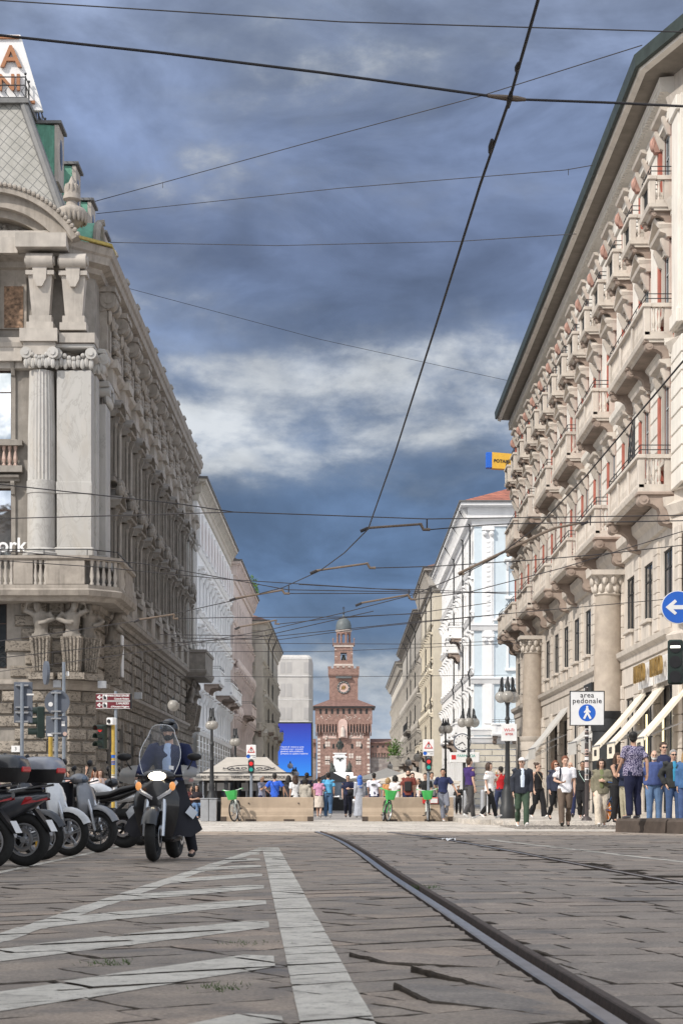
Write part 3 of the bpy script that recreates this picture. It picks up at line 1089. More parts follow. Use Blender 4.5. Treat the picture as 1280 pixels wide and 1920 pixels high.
def balcony(fc, u, v, L, D=1.1, hp=1.0, stone='rstone', soff=None, rail='iron', nb=2, bd=.8, bh=.85, bw=.3, solid=False, iron=False, lattice=False):
    """stone balcony; local origin under the slab at the wall, centred on u"""
    def make():
        k = MB()
        a = L / 2
        k.prism([(-.02, .05), (D - .18, .05), (D - .14, .12), (D, .16), (D + .04, .30), (-.02, .30)], -a, a, 'yz')
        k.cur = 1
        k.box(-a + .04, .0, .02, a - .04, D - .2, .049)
        k.cur = 0
        k.box(-a - .05, .0, .16, -a + .001, D + .02, .296)
        k.box(a - .001, .0, .16, a + .05, D + .02, .296)
        z0, z1 = .30, .30 + hp
        if not iron:
            t = .16
            n = max(1, round(L / 2.6))
            px = [-a + .02 + (L - .04) * i / n for i in range(n + 1)]
            for i, x in enumerate(px):
                x0 = min(max(x - .17, -a + .02), a - .36)
                k.bbox(x0, D - t - .06, z0, x0 + .34, D, z1 - .12, .015)
            for sx in (-1, 1):
                k.box(sx * a - (.20 if sx > 0 else -.02), .02, z0, sx * a - (.02 if sx > 0 else -.20), .3, z1 - .12)
            k.box(-a + .02, D - t - .03, z0, a - .02, D - .02, z0 + .12)
            k.bbox(-a - .04, D - t - .1, z1 - .14, a + .04, D + .06, z1, .02)
            for sx in (-1, 1):
                x0, x1 = (a - .2, a + .04) if sx > 0 else (-a - .04, -a + .2)
                k.box(x0, .0, z1 - .138, x1, D - t - .1, z1 - .002)
                k.box(x0 + .04, .3, z0, x1 - .04, D - t - .06, z0 + .12)
                nbl = max(1, int((D - .55) / .2))
                for j in range(nbl):
                    if solid:
                        continue
                    baluster(k, (x0 + x1) / 2, .38 + (D - .62) * (j + .5) / nbl, z0 + .12, z1 - .14)
                if solid:
                    k.box(x0 + .06, .3, z0 + .12, x1 - .06, D - t - .06, z1 - .14)
            for x0, x1 in zip(px, px[1:]):
                if solid:
                    k.box(x0 + .17, D - t + .02, z0 + .12, x1 - .17, D - .06, z1 - .14)
                    continue
                if lattice:
                    continue
                m = max(2, int((x1 - x0 - .36) / .2))
                for j in range(m):
                    baluster(k, x0 + .18 + (x1 - x0 - .36) * (j + .5) / m, D - t / 2 - .03, z0 + .12, z1 - .14)
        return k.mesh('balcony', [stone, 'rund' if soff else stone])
    o = fc.put('balcony', cached(('bal', L, D, hp, stone, solid, iron, lattice), make), u, 0, v)

    def mkrail():
        k = MB()
        a = L / 2 - .04
        z = (.3 + hp + .32) if not iron else .3 + hp
        for zz in ((z, z - .16) if not iron else (z, .36)):
            k.tube([(-a, .05, zz), (-a, D - .06, zz), (a, D - .06, zz), (a, .05, zz)], .018, 5)
        if iron:
            for i in range(int(L / .13)):
                x = -a + .13 * i
                k.tube([(x, D - .06, .32), (x, D - .06, z)], .012, 4)
        else:
            for x in (-a, -a / 2, 0, a / 2, a):
                k.tube([(x, D - .06, .28 + hp), (x, D - .06, z)], .014, 4)
        return k.mesh('railing', 'iron')
    if rail:
        obj('railing', cached(('rail', L, D, hp, iron), mkrail), o)
    if lattice:
        def mklat():
            k = MB()
            a = L / 2 - .36
            n = int(2 * a / .11)
            for i in range(n + 1):
                x = -a + 2 * a * i / n
                k.tube([(x, D - .1, .42), (x, D - .1, .2 + hp)], .012, 4)
            for j in range(8):
                z = .46 + (hp - .3) * j / 7
                k.tube([(-a, D - .1, z), (a, D - .1, z)], .012, 4)
            k.box(-a, D - .13, .42, a, D - .12, .2 + hp)
            return k.mesh('lattice_panel', 'iron')
        obj('lattice_panel', cached(('lat', L, D, hp), mklat), o)
    for i in range(nb):
        x = -L / 2 + .25 + (L - .5) * i / max(1, nb - 1)
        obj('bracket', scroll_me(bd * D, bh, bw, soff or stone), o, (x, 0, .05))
    return o


def figure_me(pose):
    """carved bearded figure from the hips up, arms raised under the load; local z 0 at the hips, about 1.9 high"""
    def make():
        k = MB()
        t = V((1, 0, 0))
        k.tube([(0, 0, -.25), (0, .02, 0), (0, .08, .3), (0, .16, .6), (0, .22, .95), (0, .2, 1.1)], [(.36, .3), (.36, .3), (.31, .24), (.37, .28), (.42, .27), (.2, .17)], 14, t)
        hx = .16 * pose
        k.ell((hx, .36, 1.36), (.17, .2, .23), 12, 8)
        k.ell((hx, .44, 1.22), (.14, .15, .17), 10, 6)
        k.tube([(0, .2, 1.05), (hx * .7, .3, 1.3)], .14, 8)
        s = pose
        k.tube([(s * .38, .22, 1.0), (s * .72, .25, 1.12), (s * .62, .3, 1.5), (s * .15, .32, 1.62)], [.16, .14, .12, .09], 10)
        k.tube([(-s * .38, .22, 1.0), (-s * .62, .4, .72), (-s * .2, .56, .55), (s * .06, .54, .5)], [.16, .14, .11, .08], 10)
        for a in range(7):
            x = -.36 + .12 * a
            k.tube([(x, .24 - abs(x) * .3, .05), (x * .9, .22, -.3), (x * .7, .12, -.6)], [.1, .09, .05], 8)
        me = remesh(k, .045, .012, pose * 3.1, 6)
        me.materials.append(M['stone_dk'])
        return me
    return cached(('fig', pose), make)


def mat_diamond(name):
    m, t, b = new_mat(name)
    pos = t.add('ShaderNodeNewGeometry').outputs['Position']
    sp = t.add('ShaderNodeSeparateXYZ', inp={0: pos})
    h = t.math('ADD', sp.outputs[0], t.math('MULTIPLY', sp.outputs[1], 0.8))
    a = t.math('ADD', t.math('MULTIPLY', h, 1.9), t.math('MULTIPLY', sp.outputs[2], 1.75))
    c2 = t.math('SUBTRACT', t.math('MULTIPLY', h, 1.9), t.math('MULTIPLY', sp.outputs[2], 1.75))
    f1 = t.math('ABSOLUTE', t.math('SUBTRACT', t.math('FRACT', a), 0.5))
    f2 = t.math('ABSOLUTE', t.math('SUBTRACT', t.math('FRACT', c2), 0.5))
    ln = t.ramp(t.math('MAXIMUM', f1, f2), [(0.44, 0), (0.47, 1)])
    n = t.noise(pos, 1.6, 6, 0.65)
    c = t.ramp(n, [(0.3, (0.25, 0.245, 0.22)), (0.7, (0.36, 0.35, 0.325))])
    c = t.mix(t.math('MULTIPLY', ln, 0.75), c, (0.14, 0.14, 0.14))
    t.l.new(c, b.inputs['Base Color'])
    b.inputs['Roughness'].default_value = 0.7
    bn = t.add('ShaderNodeBump', inp={'Height': t.math('SUBTRACT', 1.0, ln), 'Strength': 0.6, 'Distance': 0.03})
    t.l.new(bn.outputs[0], b.inputs['Normal'])
    return m


M['diamond'] = mat_diamond('diamond_slates')


# ------------------------------------------------------------------ left corner palazzo
def corner_palazzo():
    b = thing('palazzo', 'ornate stone palazzo with rusticated base, marble columns and mansard roof on the left corner', 'building', (-11.9, 88, 0))
    side = Face(b, 0, 0, -90)       # u = -y
    frn = Face(b, 0, 0, 180)        # u = -x
    bays = [6.4 + 5 * k for k in range(10)]
    # side wall
    holes = []
    for y in bays:
        holes += [(-y - 1.1, -y + 1.1, .3, 4.7), (-y - .65, -y + .65, 7.0, 9.0), (-y - .75, -y + .75, 12.3, 15.0), (-y - .7, -y + .7, 16.9, 19.6)]
    w = side.mb()
    wall_holes(w, -58, -1.2, 0, 26.2, holes, .45)
    w.T = None
    w.add([(-1.2, 0, 0), (0, 1.2, 0), (0, 1.2, 26.2), (-1.2, 0, 26.2)], [(0, 1, 2, 3)])
    w.add([(0, 58, 0), (-16, 58, 0), (-16, 58, 26.2), (0, 58, 26.2)], [(0, 1, 2, 3)])
    fh = [(4.0, 5.9, 6.9, 10.0), (3.75, 5.4, 12.2, 15.4), (3.75, 5.4, 17.7, 21.0), (4.6, 7.6, 0, 4.6)]
    w.T = frn.T
    wall_holes(w, 1.2, 24, 0, 27.0, fh, .5)
    w.T = None
    w.box(-23.9, 1.0, 27.0, -.3, 57.8, 27.25)
    w.build('wall', 'stone_dk', b)
    # rustication
    rb = side.mb()
    z = .75
    row = 0
    while z < 9.5:
        hgt = .6
        if 5.6 < z < 6.4:
            z = 6.45
        u = -57.8 + (0 if row % 2 else .55)
        while u < -1.9:
            l = random.choice((1.1, 1.25, .95))
            u1 = min(u + l, -1.4)
            if not any(a - .15 < (u + u1) / 2 < c + .15 and d - .4 < z + hgt / 2 < e + .2 for a, c, d, e in holes):
                rb.pillow(u + .025, u1 - .025, z + .025, z + hgt - .025, .13, .05)
            u = u1
        z += hgt
        row += 1
    rb.T = frn.T
    z = .5
    row = 0
    while z < 9.7:
        if 5.6 < z < 6.4:
            z = 6.45
        u = 1.25 - (0 if row % 2 else .5)
        while u < 12:
            l = random.choice((1.3, 1.55, 1.1))
            c0 = (u + u + l) / 2
            if not any(a - .45 < c0 < c + .45 and d - .4 < z + .3 < e + .2 for a, c, d, e in fh):
                rb.pillow(max(u, 1.22) + .025, u + l - .025, z + .025, z + .575, .16, .06)
            u += l
        z += .6
        row += 1
    rb.T = Face(b, 0, 1.2, -135).T
    z, row = .5, 0
    while z < 9.7:
        if 5.6 < z < 6.4:
            z = 6.45
        rb.pillow(.02, .85 - (row % 2) * .3, z + .025, z + .575, .15, .06)
        rb.pillow(.90 - (row % 2) * .3, 1.68, z + .025, z + .575, .15, .06)
        z += .6
        row += 1
    rb.build('rusticated_base', 'trav', b)
    path = [(-24, 0), (-1.2, 0), (0, 1.2), (0, 58)]
    k = MB()
    sweep(k, path, [(-.02, 5.85), (.2, 5.9), (.3, 6.05), (.42, 6.15), (.42, 6.33), (-.02, 6.4)])
    sweep(k, path, [(-.02, 0), (.3, 0), (.3, .42), (.2, .5), (-.02, .5)])
    sweep(k, [(-1.2, 0), (0, 1.2), (0, 58)], [(-.02, 9.7), (.25, 9.75), (.3, 9.95), (.5, 10.05), (.55, 10.25), (-.02, 10.3)])
    k.build('string_course', 'stone', b)
    k = MB()
    sweep(k, path, [(-.02, 20.95), (.3, 21.0), (.3, 21.35), (.36, 21.4), (.36, 21.75), (.6, 21.95), (.66, 22.15), (-.02, 22.25)])
    for y in [3.9 + 5 * i for i in range(11)]:
        for dy in (0,):
            k.box(.0, y - .75, 20.9, .62, y + .75, 21.8)
            k.box(.0, y - .85, 21.8, .85, y + .85, 22.2)
    k.build('entablature', 'stone_lt', b)
    k = MB()
    sweep(k, path, [(-.02, 25.6), (.3, 25.75), (.35, 26.0), (.72, 26.15), (.75, 26.5), (.84, 26.6), (.90, 26.95), (.4, 27.02), (-.5, 27.4), (-1.2, 27.4), (-1.2, 25.6)])
    k.build('cornice', 'stone', b)
    k = MB()
    sweep(k, [(-3.0, -.95), (-.72, -.95), (.85, .62), (.85, 2.2)], [(-.1, 26.98), (.04, 26.99), (.04, 27.12), (-1.2, 27.5)])
    k.build('gilded_edge', M.setdefault('gilt', mat('lichen_edge', (0.38, 0.30, 0.09), 0.8, 0.3, 6)), b)
    for y in [3 + 4.9 * i for i in range(12)]:
        m = cached('antefix', lambda: MB().lathe([(.10, 0), (.13, .05), (.06, .1), (.17, .25), (.12, .4), (.02, .55)], 8).mesh('finial', 'stone_dk', 50))
        obj('finial', m, b, (.75, y, 26.97))
    # frieze consoles and garlands
    def console():
        q = MB()
        q.prism([(-.34, 22.25), (.34, 22.25), (.26, 22.6), (.30, 24.6), (.36, 24.9), (-.36, 24.9), (-.30, 24.6), (-.26, 22.6)], 0, .34, 'xz')
        q.box(-.45, 0, 22.2, .45, .42, 22.5)
        q.tube([(-.42, .42, 25.05), (.42, .42, 25.05)], .42, 14)
        q.tube([(-.47, .42, 25.05), (.47, .42, 25.05)], .2, 10)
        q.prism([(0, 24.5), (.45, 24.62), (.62, 25.2), (.6, 25.5), (0, 25.6)], -.36, .36, 'yz')
        q.ell((0, .42, 24.35), (.24, .14, .42), 8, 6)
        q.box(-.5, 0, 25.45, .5, .78, 25.7)
        q.T = Matrix.Translation((0, 0, -22.2))
        r = MB()
        r.v = [(x, y, z - 22.2) for x, y, z in q.v]
        r.f, r.mi = q.f, q.mi
        return r.mesh('console', 'stone', 40)
    cm = cached('console', console)

    def garland():
        rnd = random.Random(5)
        q = MB()
        for i in range(46):
            a = rnd.random() * PI
            z = -1.5 * rnd.random() ** 1.2
            x = rnd.gauss(0, .30) * (1 + z * .35)
            q.ell((x, .1 + rnd.random() * .18, z), rnd.uniform(.09, .17), 7, 5)
        for i in range(10):
            t = i / 9
            q.ell((-.9 + 1.8 * t, .12, .1 - .45 * math.sin(PI * t)), .13, 7, 5)
        return q.mesh('garland', 'stone', 60)
    gm = cached('garland', garland)
    for y in [3.9 + 5 * i for i in range(11)]:
        for dy in (-.62, .62):
            side.put('console', cm, -(y + dy), .0, 22.2)
    for y in bays:
        side.put('garland', gm, -y, .10, 24.8)
        side.put('garland', gm, -y - 1.35, .04, 24.2)
    # pilasters between the side windows
    for y in [3.9 + 5 * i for i in range(1, 10)]:
        def pil():
            q = MB()
            for dx in (-.55, .55):
                q.box(dx - .27, 0, 0, dx + .27, .34, .5)
                q.box(dx - .21, 0, .5, dx + .21, .26, 8.1)
                q.box(dx - .27, 0, 8.1, dx + .27, .33, 8.5)
            q.box(-.9, 0, 8.5, .9, .4, 8.9)
            q.box(-.95, 0, -.3, .95, .42, 0)
            return q.mesh('pilaster', 'stone_lt')
        side.put('pilaster', cached('spil', pil), -y, 0, 12.1)
        q = cached('ped', lambda: MB().bbox(-.95, 0, 0, .95, .5, 1.5, .05).mesh('pedestal', 'stone'))
        side.put('pedestal', q, -y, 0, 10.3)
    for y in bays:
        window(side, -y, 12.3, 1.5, 2.7, 'orn', 'stone_dk', 'wood', 'glass', .3, .34, cols=True)
        window(side, -y, 16.9, 1.4, 2.7, 'seg', 'stone_dk', 'wood', 'glass', .28, .34, cols=True)
        window(side, -y, 7.0, 1.3, 2.0, None, 'trav', 'wood', 'glass', py=-.1)
        window(side, -y, .3, 2.2, 4.4, None, 'trav', 'iron', 'glass')
        bl = cached('sbal', lambda: (lambda q: ([baluster(q, -1.1 + .22 * i, .3, .2, 1.1) for i in range(11)], q.box(-1.4, .12, 0, 1.4, .5, .2), q.box(-1.4, .1, 1.1, 1.4, .52, 1.3), q.mesh('balustrade', 'stone_dk'))[-1])(MB()))
        side.put('balustrade', bl, -y, 0, 10.3)
    # marble pilasters and column of the front bay
    def cap(q, x, y, z, r, n=4):
        for sx in (-1, 1):
            q.tube([(x + sx * r, y - r * 1.25, z + .75), (x + sx * r, y + r * .2, z + .75)], .27, 12)
            q.tube([(x + sx * r, y - r * 1.32, z + .75), (x + sx * r, y - r * 1.2, z + .75)], .12, 8)
        q.bbox(x - r * 1.2, y - r * 1.15, z + 1.0, x + r * 1.2, y + r, z + 1.25, .05)
        for i in range(9):
            q.ell((x - r + 2 * r * i / 8, y - r * 1.05, z + .28 + .1 * (i % 2)), (.13, .12, .26), 7, 5)
        for i in range(7):
            q.ell((x - r * .8 + 1.6 * r * i / 6, y - r * 1.1, z + .82 - .3 * math.sin(PI * i / 6)), .12, 7, 5)
    q = MB()
    cx, cy, r = -2.25, -.62, .66
    rings = []
    for z, rr in ((12.45, r * 1.02), (15.0, r), (15.02, r * 1.06), (15.6, r * 1.06), (15.62, r), (18, r * .97), (20.75, r * .87)):
        n = 48
        rings.append([(cx + math.cos(2 * PI * i / n) * rr * (1 - (.06 if (i % 2 and z > 15.6) else 0)), cy + math.sin(2 * PI * i / n) * rr * (1 - (.06 if (i % 2 and z > 15.6) else 0)), z) for i in range(n)])
    q.loft(rings)
    q.lathe([(r * 1.35, 12.1), (r * 1.35, 12.2), (r * 1.2, 12.28), (r * 1.25, 12.36), (r * 1.05, 12.46)], 32, (cx, cy, 0))
    q.build('column', 'marble', b, smooth=25)
    q = MB()
    cap(q, cx, cy, 20.75, .62)
    q.build('capital', 'marble', b, smooth=40)
    q = MB()
    q.bbox(-1.5, -.95, 12.5, .12, .2, 20.75, .02)
    q.bbox(-1.62, -1.07, 12.05, .24, .2, 12.5, .06)
    q.bbox(-1.53, -.985, 15.0, .15, .1, 15.55, .02)
    q.bbox(.05, .1, 12.5, .22, 1.1, 20.75, .02)
    q.build('pilaster', 'marble', b)
    q = MB()
    cap(q, -.69, -.15, 20.75, .8)
    cap(q, .1, .55, 20.75, .45)
    q.build('capital', 'marble', b, smooth=40)
    for y0, y1 in ((2.0, 3.7), (50.2, 51.9), (54.4, 56.2)):
        q = MB()
        q.bbox(-.1, y0, 12.5, .42, y1, 19.8, .02)
        q.bbox(-.1, y0 - .1, 11.9, .52, y1 + .1, 12.5, .05)
        q.build('pilaster', 'marble', b)
        q = MB()
        for yy in (y0 + .15, y1 - .15):
            q.tube([(.1, yy, 20.4), (.62, yy, 20.4)], .25, 12)
        for i in range(6):
            q.ell((.46, y0 + .1 + (y1 - y0 - .2) * i / 5, 20.05), (.14, .14, .25), 7, 5)
        q.bbox(-.05, y0 - .1, 20.62, .6, y1 + .1, 20.9, .04)
        q.build('capital', 'marble', b, smooth=40)
    # front entablature, attic herms, arch pediment
    q = MB()
    q.box(-3.15, -1.5, 22.0, -1.4, -.02, 22.6)
    q.box(-3.0, -1.35, 21.99, -1.52, -.02, 21.4)
    q.box(-1.35, -1.2, 22.0, .3, .3, 22.45)
    q.box(-24, -.9, 26.95, -1.45, 0, 27.3)
    q.box(-3.3, -1.75, 26.3, -.95, -.1, 26.95)
    q.box(-12, -1.1, 26.2, -3.3, -.1, 26.93)
    q.box(-12, -.55, 21.3, -3.2, -.02, 22.4)
    q.build('attic_entablature', 'stone_lt', b)
    def herm():
        h = MB()
        h.box(-.62, 0, 0, .62, .8, .35)
        h.box(-.52, 0, .35, .52, .62, .7)
        h.loft([[(-.40, 0, .7), (.40, 0, .7), (.40, .55, .7), (-.40, .55, .7)], [(-.55, 0, 2.55), (.55, 0, 2.55), (.55, .7, 2.55), (-.55, .7, 2.55)]])
        h.box(-.66, 0, 2.55, .66, .82, 2.75)
        h.tube([(-.62, .7, 3.2), (.62, .7, 3.2)], .36, 16)
        for sx in (-1, 1):
            h.tube([(sx * .60, .7, 3.2), (sx * .70, .7, 3.2)], .22, 12)
        h.prism([(0, 2.75), (.5, 2.75), (.72, 3.2), (.6, 3.6), (0, 3.6)], -.5, .5, 'yz')
        h.prism([(-.34, 3.0), (.34, 3.0), (.30, 2.35), (.12, 2.0), (-.12, 2.0), (-.30, 2.35)], .62, .86, 'xz')
        return h.mesh('herm_console', 'stone_lt', 40)
    hm = cached('herm', herm)
    frn.put('herm_console', hm, 2.25, .45, 22.6)
    frn.put('herm_console', hm, .72, .35, 22.6)
    frn.put('herm_console', hm, 4.95, .45, 22.6)
    q = frn.mb()
    q.box(3.05, .0, 22.9, 4.3, .12, 26.0)
    q.build('attic_panel', 'stone', b)
    q = frn.mb()
    q.box(3.2, .12, 22.95, 4.1, .16, 24.9)
    q.build('mosaic', M.setdefault('mosaic', mat('mosaic', (0.22, 0.14, 0.09), 0.7, 0.8, 5)), b)
    q = MB()
    ac, az, ar = -4.64, 24.5, 4.85
    for (r0, r1, y0, y1) in ((ar - .95, ar - .35, -1.0, .6), (ar - .35, ar, -1.35, .6), (ar - 1.3, ar - .95, -.55, .6)):
        n = 40
        rg = []
        for i in range(n + 1):
            a = R(30 + 120 * i / n)
            c, s = math.cos(a), math.sin(a)
            rg.append([(ac + c * r0, y0, az + s * r0), (ac + c * r1, y0, az + s * r1), (ac + c * r1, y1, az + s * r1), (ac + c * r0, y1, az + s * r0)])
        q.loft(rg)
    for i in range(44):
        a = R(31 + 118 * i / 43)
        q.ell((ac + math.cos(a) * (ar + .02), -1.38, az + math.sin(a) * (ar - .0)), (.12, .1, .12), 6, 4)
    q.build('arched_pediment', 'stone', b, smooth=30)
    q = MB()
    for i in range(70):
        a = R(random.uniform(35, 145))
        rr = (ar - 1.45) * random.uniform(.72, 1)
        q.ell((ac + math.cos(a) * rr, .25, max(27.4, az + math.sin(a) * rr)), random.uniform(.1, .24), 7, 5)
    q.prism([(ac + (ar - 1) * math.cos(R(a)), az + (ar - 1) * math.sin(R(a))) for a in range(36, 146, 6)], .35, .5, 'xz')
    q.build('tympanum', 'stone_dk', b, smooth=50)
    # urn and roof
    q = MB()
    q.lathe([(.42, 0), (.42, .25), (.25, .35), (.2, .55), (.36, .62), (.68, .95), (.74, 1.25), (.62, 1.45), (.3, 1.6), (.24, 1.8), (.42, 1.9), (.40, 2.05), (.2, 2.6), (.03, 3.0)], 20)
    for i in range(20):
        a = 2 * PI * i / 20
        q.ell((math.cos(a) * .66, math.sin(a) * .66, 1.05), (.1, .1, .32), 6, 5)
    for i in range(9):
        a = 2 * PI * i / 9
        q.ell((math.cos(a) * .26, math.sin(a) * .26, 2.3), (.11, .11, .36), 6, 5)
    q.build('urn', 'stone', b, (-.95, .1, 27.15), smooth=60)
    zt = 34.6
    q = MB()
    q.add([(-24, 1.0, 27.2), (-1.0, 1.0, 27.2), (-3.7, 2.8, zt), (-24, 2.8, zt), (-1.0, 56, 27.2), (-3.7, 54, zt)],
          [(0, 1, 2, 3), (1, 4, 5, 2)])
    q.add([(-24, 2.8, zt), (-3.7, 2.8, zt), (-3.7, 54, zt), (-24, 54, zt), (-24, 56, 27.2), (-1, 56, 27.2)], [(0, 1, 2, 3), (3, 2, 5, 4)])
    q.build('roof', 'diamond', b)
    q = MB()
    q.tube([(-1.0, 1.0, 27.2), (-3.7, 2.8, zt)], .22, 8)
    q.box(-24, 2.5, zt - .05, -3.4, 3.0, zt + .18)
    q.box(-3.9, 3.0, zt - .048, -3.4, 54, zt + .178)
    q.build('roof_flashing', 'zinc', b)
    q = MB()
    for i in range(40):
        y = 2.8 + i * 1.0
        q.tube([(-3.6, y, zt), (-3.6, y, zt + 1.35)], .035, 5)
        q.ell((-3.6, y, zt + 1.45), .07, 6, 5)
    for zz in (.3, .9, 1.3):
        q.tube([(-3.6, 2.8, zt + zz), (-3.6, 44, zt + zz)], .03, 5)
        q.tube([(-3.6, 2.8, zt + zz), (-20, 2.8, zt + zz)], .03, 5)
    for i in range(60):
        y = 3 + i * .5
        q.tube([(-3.6, y, zt + .3), (-3.6, y + .25, zt + .6), (-3.6, y, zt + .9)], .018, 4)
        q.tube([(-3.6 - .4 * i, 2.8, zt + .3), (-3.8 - .4 * i, 2.8, zt + .6), (-3.6 - .4 * i, 2.8, zt + .9)], .018, 4)
    q.build('roof_railing', 'iron', b)
    for i in range(4):
        y0 = 5.2 + 6.0 * i
        q = MB()
        q.prism([(-2.55, 31.9), (-2.55, 34.4), (-3.9, 34.5), (-3.5, 33.6), (-2.9, 32.0)], y0, y0 + 1.7, 'xz')
        d = q.build('dormer', 'copper', b)
        q = MB()
        q.box(-4.2, y0 - .15, 34.48, -2.2, y0 + 1.85, 34.62)
        q.build('dormer_roof', 'zinc', d)
        q = MB()
        q.box(-2.55, y0 - .05, 31.6, -2.35, y0 + 1.75, 34.42)
        q.build('dormer_front', 'stone_lt', d)
        q = MB()
        q.ell((-2.36, y0 + .85, 33.2), (.05, .5, .8), 12, 8)
        q.build('pane', 'glass', d)
    q = MB()
    q.tube([(-2.6, 7.2, 28.9), (-.6, 7.2, 28.9)], [(1.2, 1.1), (1.2, 1.1)], 18)
    q.box(-2.6, 6.1, 27.3, -.62, 8.3, 28.9)
    d = q.build('round_dormer', 'copper', b, smooth=40)
    q = MB()
    q.torus((-.58, 7.2, 28.9), 1.1, .2, 'x')
    q.box(-.75, 6.0, 27.3, -.4, 6.3, 28.9)
    q.box(-.75, 8.1, 27.3, -.4, 8.4, 28.9)
    q.tube([(-.7, 7.2, 30.1), (-.3, 7.2, 30.15)], .18, 8)
    q.build('dormer_front', 'stone_dk', d, smooth=40)
    # front windows
    window(frn, 4.95, 6.9, 1.9, 3.1, None, 'trav', 'wood', 'glass')
    window(frn, 4.6, 12.2, 1.65, 3.2, 'flat', 'stone_dk', 'wood', 'mirror', .2, .1)
    window(frn, 4.6, 17.7, 1.65, 3.3, 'flat', 'stone_dk', 'wood', 'mirror', .2, .1)
    window(frn, 6.1, 0, 3.0, 4.6, None, 'trav', 'iron', 'glass')
    q = frn.mb()
    for i in range(10):
        baluster(q, 3.55 + .27 * i, .25, 16.4, 17.35, .11)
    q.build('balustrade', 'pinkcol', b)
    q = frn.mb()
    q.box(3.2, .05, 16.1, 7, .5, 16.4)
    q.box(3.2, .05, 17.35, 7, .5, 17.6)
    q.build('balustrade_rail', 'stone_dk', b)
    q = frn.mb()
    for i in range(5):
        for j in range(3):
            q.torus((4.2 + .38 * i, -.12, 7.1 + .36 * j), .16, .018, 'y', 14, 4)
    q.build('window_grille', 'iron', b)
    # wrap-round corner balcony on carved figures
    bp = [(-13, -1.7), (.1, -1.7), (1.45, -.45), (1.45, 5.6), (0, 6.6)]
    q = MB()
    sweep(q, bp, [(-1.75, 9.95), (-.35, 9.95), (-.25, 10.1), (-.02, 10.18), (.06, 10.42), (-.04, 10.5), (-1.75, 10.5)])
    sweep(q, bp, [(-.32, 10.5), (-.08, 10.5), (-.08, 10.68), (-.32, 10.68)])
    sweep(q, bp, [(-.36, 11.82), (-.36, 12.02), (.02, 12.02), (.02, 11.9), (-.08, 11.82)])
    for x0, x1, y0, y1 in ((-1.9, -.1, -1.62, -1.38), (-3.4, -2.5, -1.62, -1.38), (-6.6, -5.6, -1.62, -1.38)):
        q.bbox(x0, y0, 10.69, x1, y1, 11.81, .02)
    for y0, y1 in ((-.3, .2), (2.2, 5.2)):
        q.bbox(1.12, y0, 10.69, 1.36, y1, 11.81, .02)
    bo = q.build('balcony', 'stone', b)
    q = MB()
    for x in [-2.4 + .24 * i for i in range(3)] + [-5.4 + .27 * i for i in range(8)]:
        baluster(q, x, -1.5, 10.68, 11.82, .11)
    for i in range(5):
        t = (i + .5) / 5
        baluster(q, .08 + 1.2 * t, -1.5 + 1.15 * t, 10.68, 11.82, .11)
    for i in range(8):
        baluster(q, 1.24, .35 + .24 * i, 10.68, 11.82, .11)
    q.build('balustrade', 'stone_lt', bo, smooth=40)
    q = MB()
    sweep(q, [(x, y) for x, y in bp[:-1]], [(-.2, 12.3), (-.16, 12.3), (-.16, 12.34), (-.2, 12.34)])
    for x in range(-12, 1, 2):
        q.tube([(x, -1.52, 12.0), (x, -1.52, 12.32)], .02, 5)
    q.build('railing', 'iron', bo)

    def ped():
        q = MB()
        q.box(-.62, 0, 0, .62, .75, .3)
        q.loft([[(-.36, 0, .3), (.36, 0, .3), (.36, .55, .3), (-.36, .55, .3)], [(-.50, 0, 2.0), (.50, 0, 2.0), (.50, .8, 2.0), (-.50, .8, 2.0)]])
        for i in range(5):
            q.tube([(-.26 + .13 * i, .58, .4), (-.36 + .18 * i, .83, 1.95)], .06, 6)
        return q.mesh('herm_pedestal', 'trav')
    pm = cached('hped', ped)
    fmap = [(frn, 2.3, .1, 1), (frn, .85, .12, -1), (Face(b, 0, 1.2, -135), .7, .05, 1), (side, -4.2, .1, -1), (side, -52.0, .05, 1), (side, -55.5, .05, -1)]
    for fc, u, w_, s in fmap:
        z0 = 6.35 if fc is not side or u > -10 else 5.9
        fc.put('herm_pedestal', pm, u, w_, z0)
        fc.put('carved_figure', figure_me(s), u, w_ + .25, z0 + 2.1)
    # far entrance balcony
    q = MB()
    sweep(q, [(0, 49.6), (1.7, 49.6), (1.7, 57.4), (0, 57.4)], [(-1.6, 9.75), (-.1, 9.75), (0, 9.9), (.08, 10.1), (.08, 10.25), (-.02, 10.3), (-.02, 11.5), (.06, 11.55), (.06, 11.75), (-.3, 11.75), (-.3, 10.3), (-1.6, 10.3)])
    q.build('balcony', 'stone_dk', b)
    q = MB()
    q.lathe([(.03, 11.75), (.03, 12.0), (.16, 12.05), (.2, 12.4), (.05, 12.7)], 10, (1.5, 50.2, 0))
    q.lathe([(.03, 11.75), (.03, 12.0), (.16, 12.05), (.2, 12.4), (.05, 12.7)], 10, (1.05, 49.8, 0))
    q.build('lantern', 'txtw', b)
    q = side.mb()
    q.box(-11.2, .13, 7.2, -10.4, .2, 9.4)
    q.build('blind_panel', 'white', b)
    q = frn.mb()
    q.box(3.35, .16, 2.95, 3.75, .2, 3.25)
    p = q.build('number_plate', 'signw', b)
    text('3', .22, 'txt', p, (-3.55, -.205, 3.1), (PI / 2, 0, 0))
    # white letters behind the balcony
    text('work', .95, 'txtw', b, (-2.98, -.55, 12.62), (PI / 2, 0, 0), 'lettering', .05, 'RIGHT', bold=.012)
    for i in range(3):
        q = MB().box(0, 0, 0, .38, .3, .34)
        q.build('floodlight', 'alu', b, ((-1.75, -.45, 5.98), (.28, 0.05, 5.98), (1.0, 9, 5.95))[i])


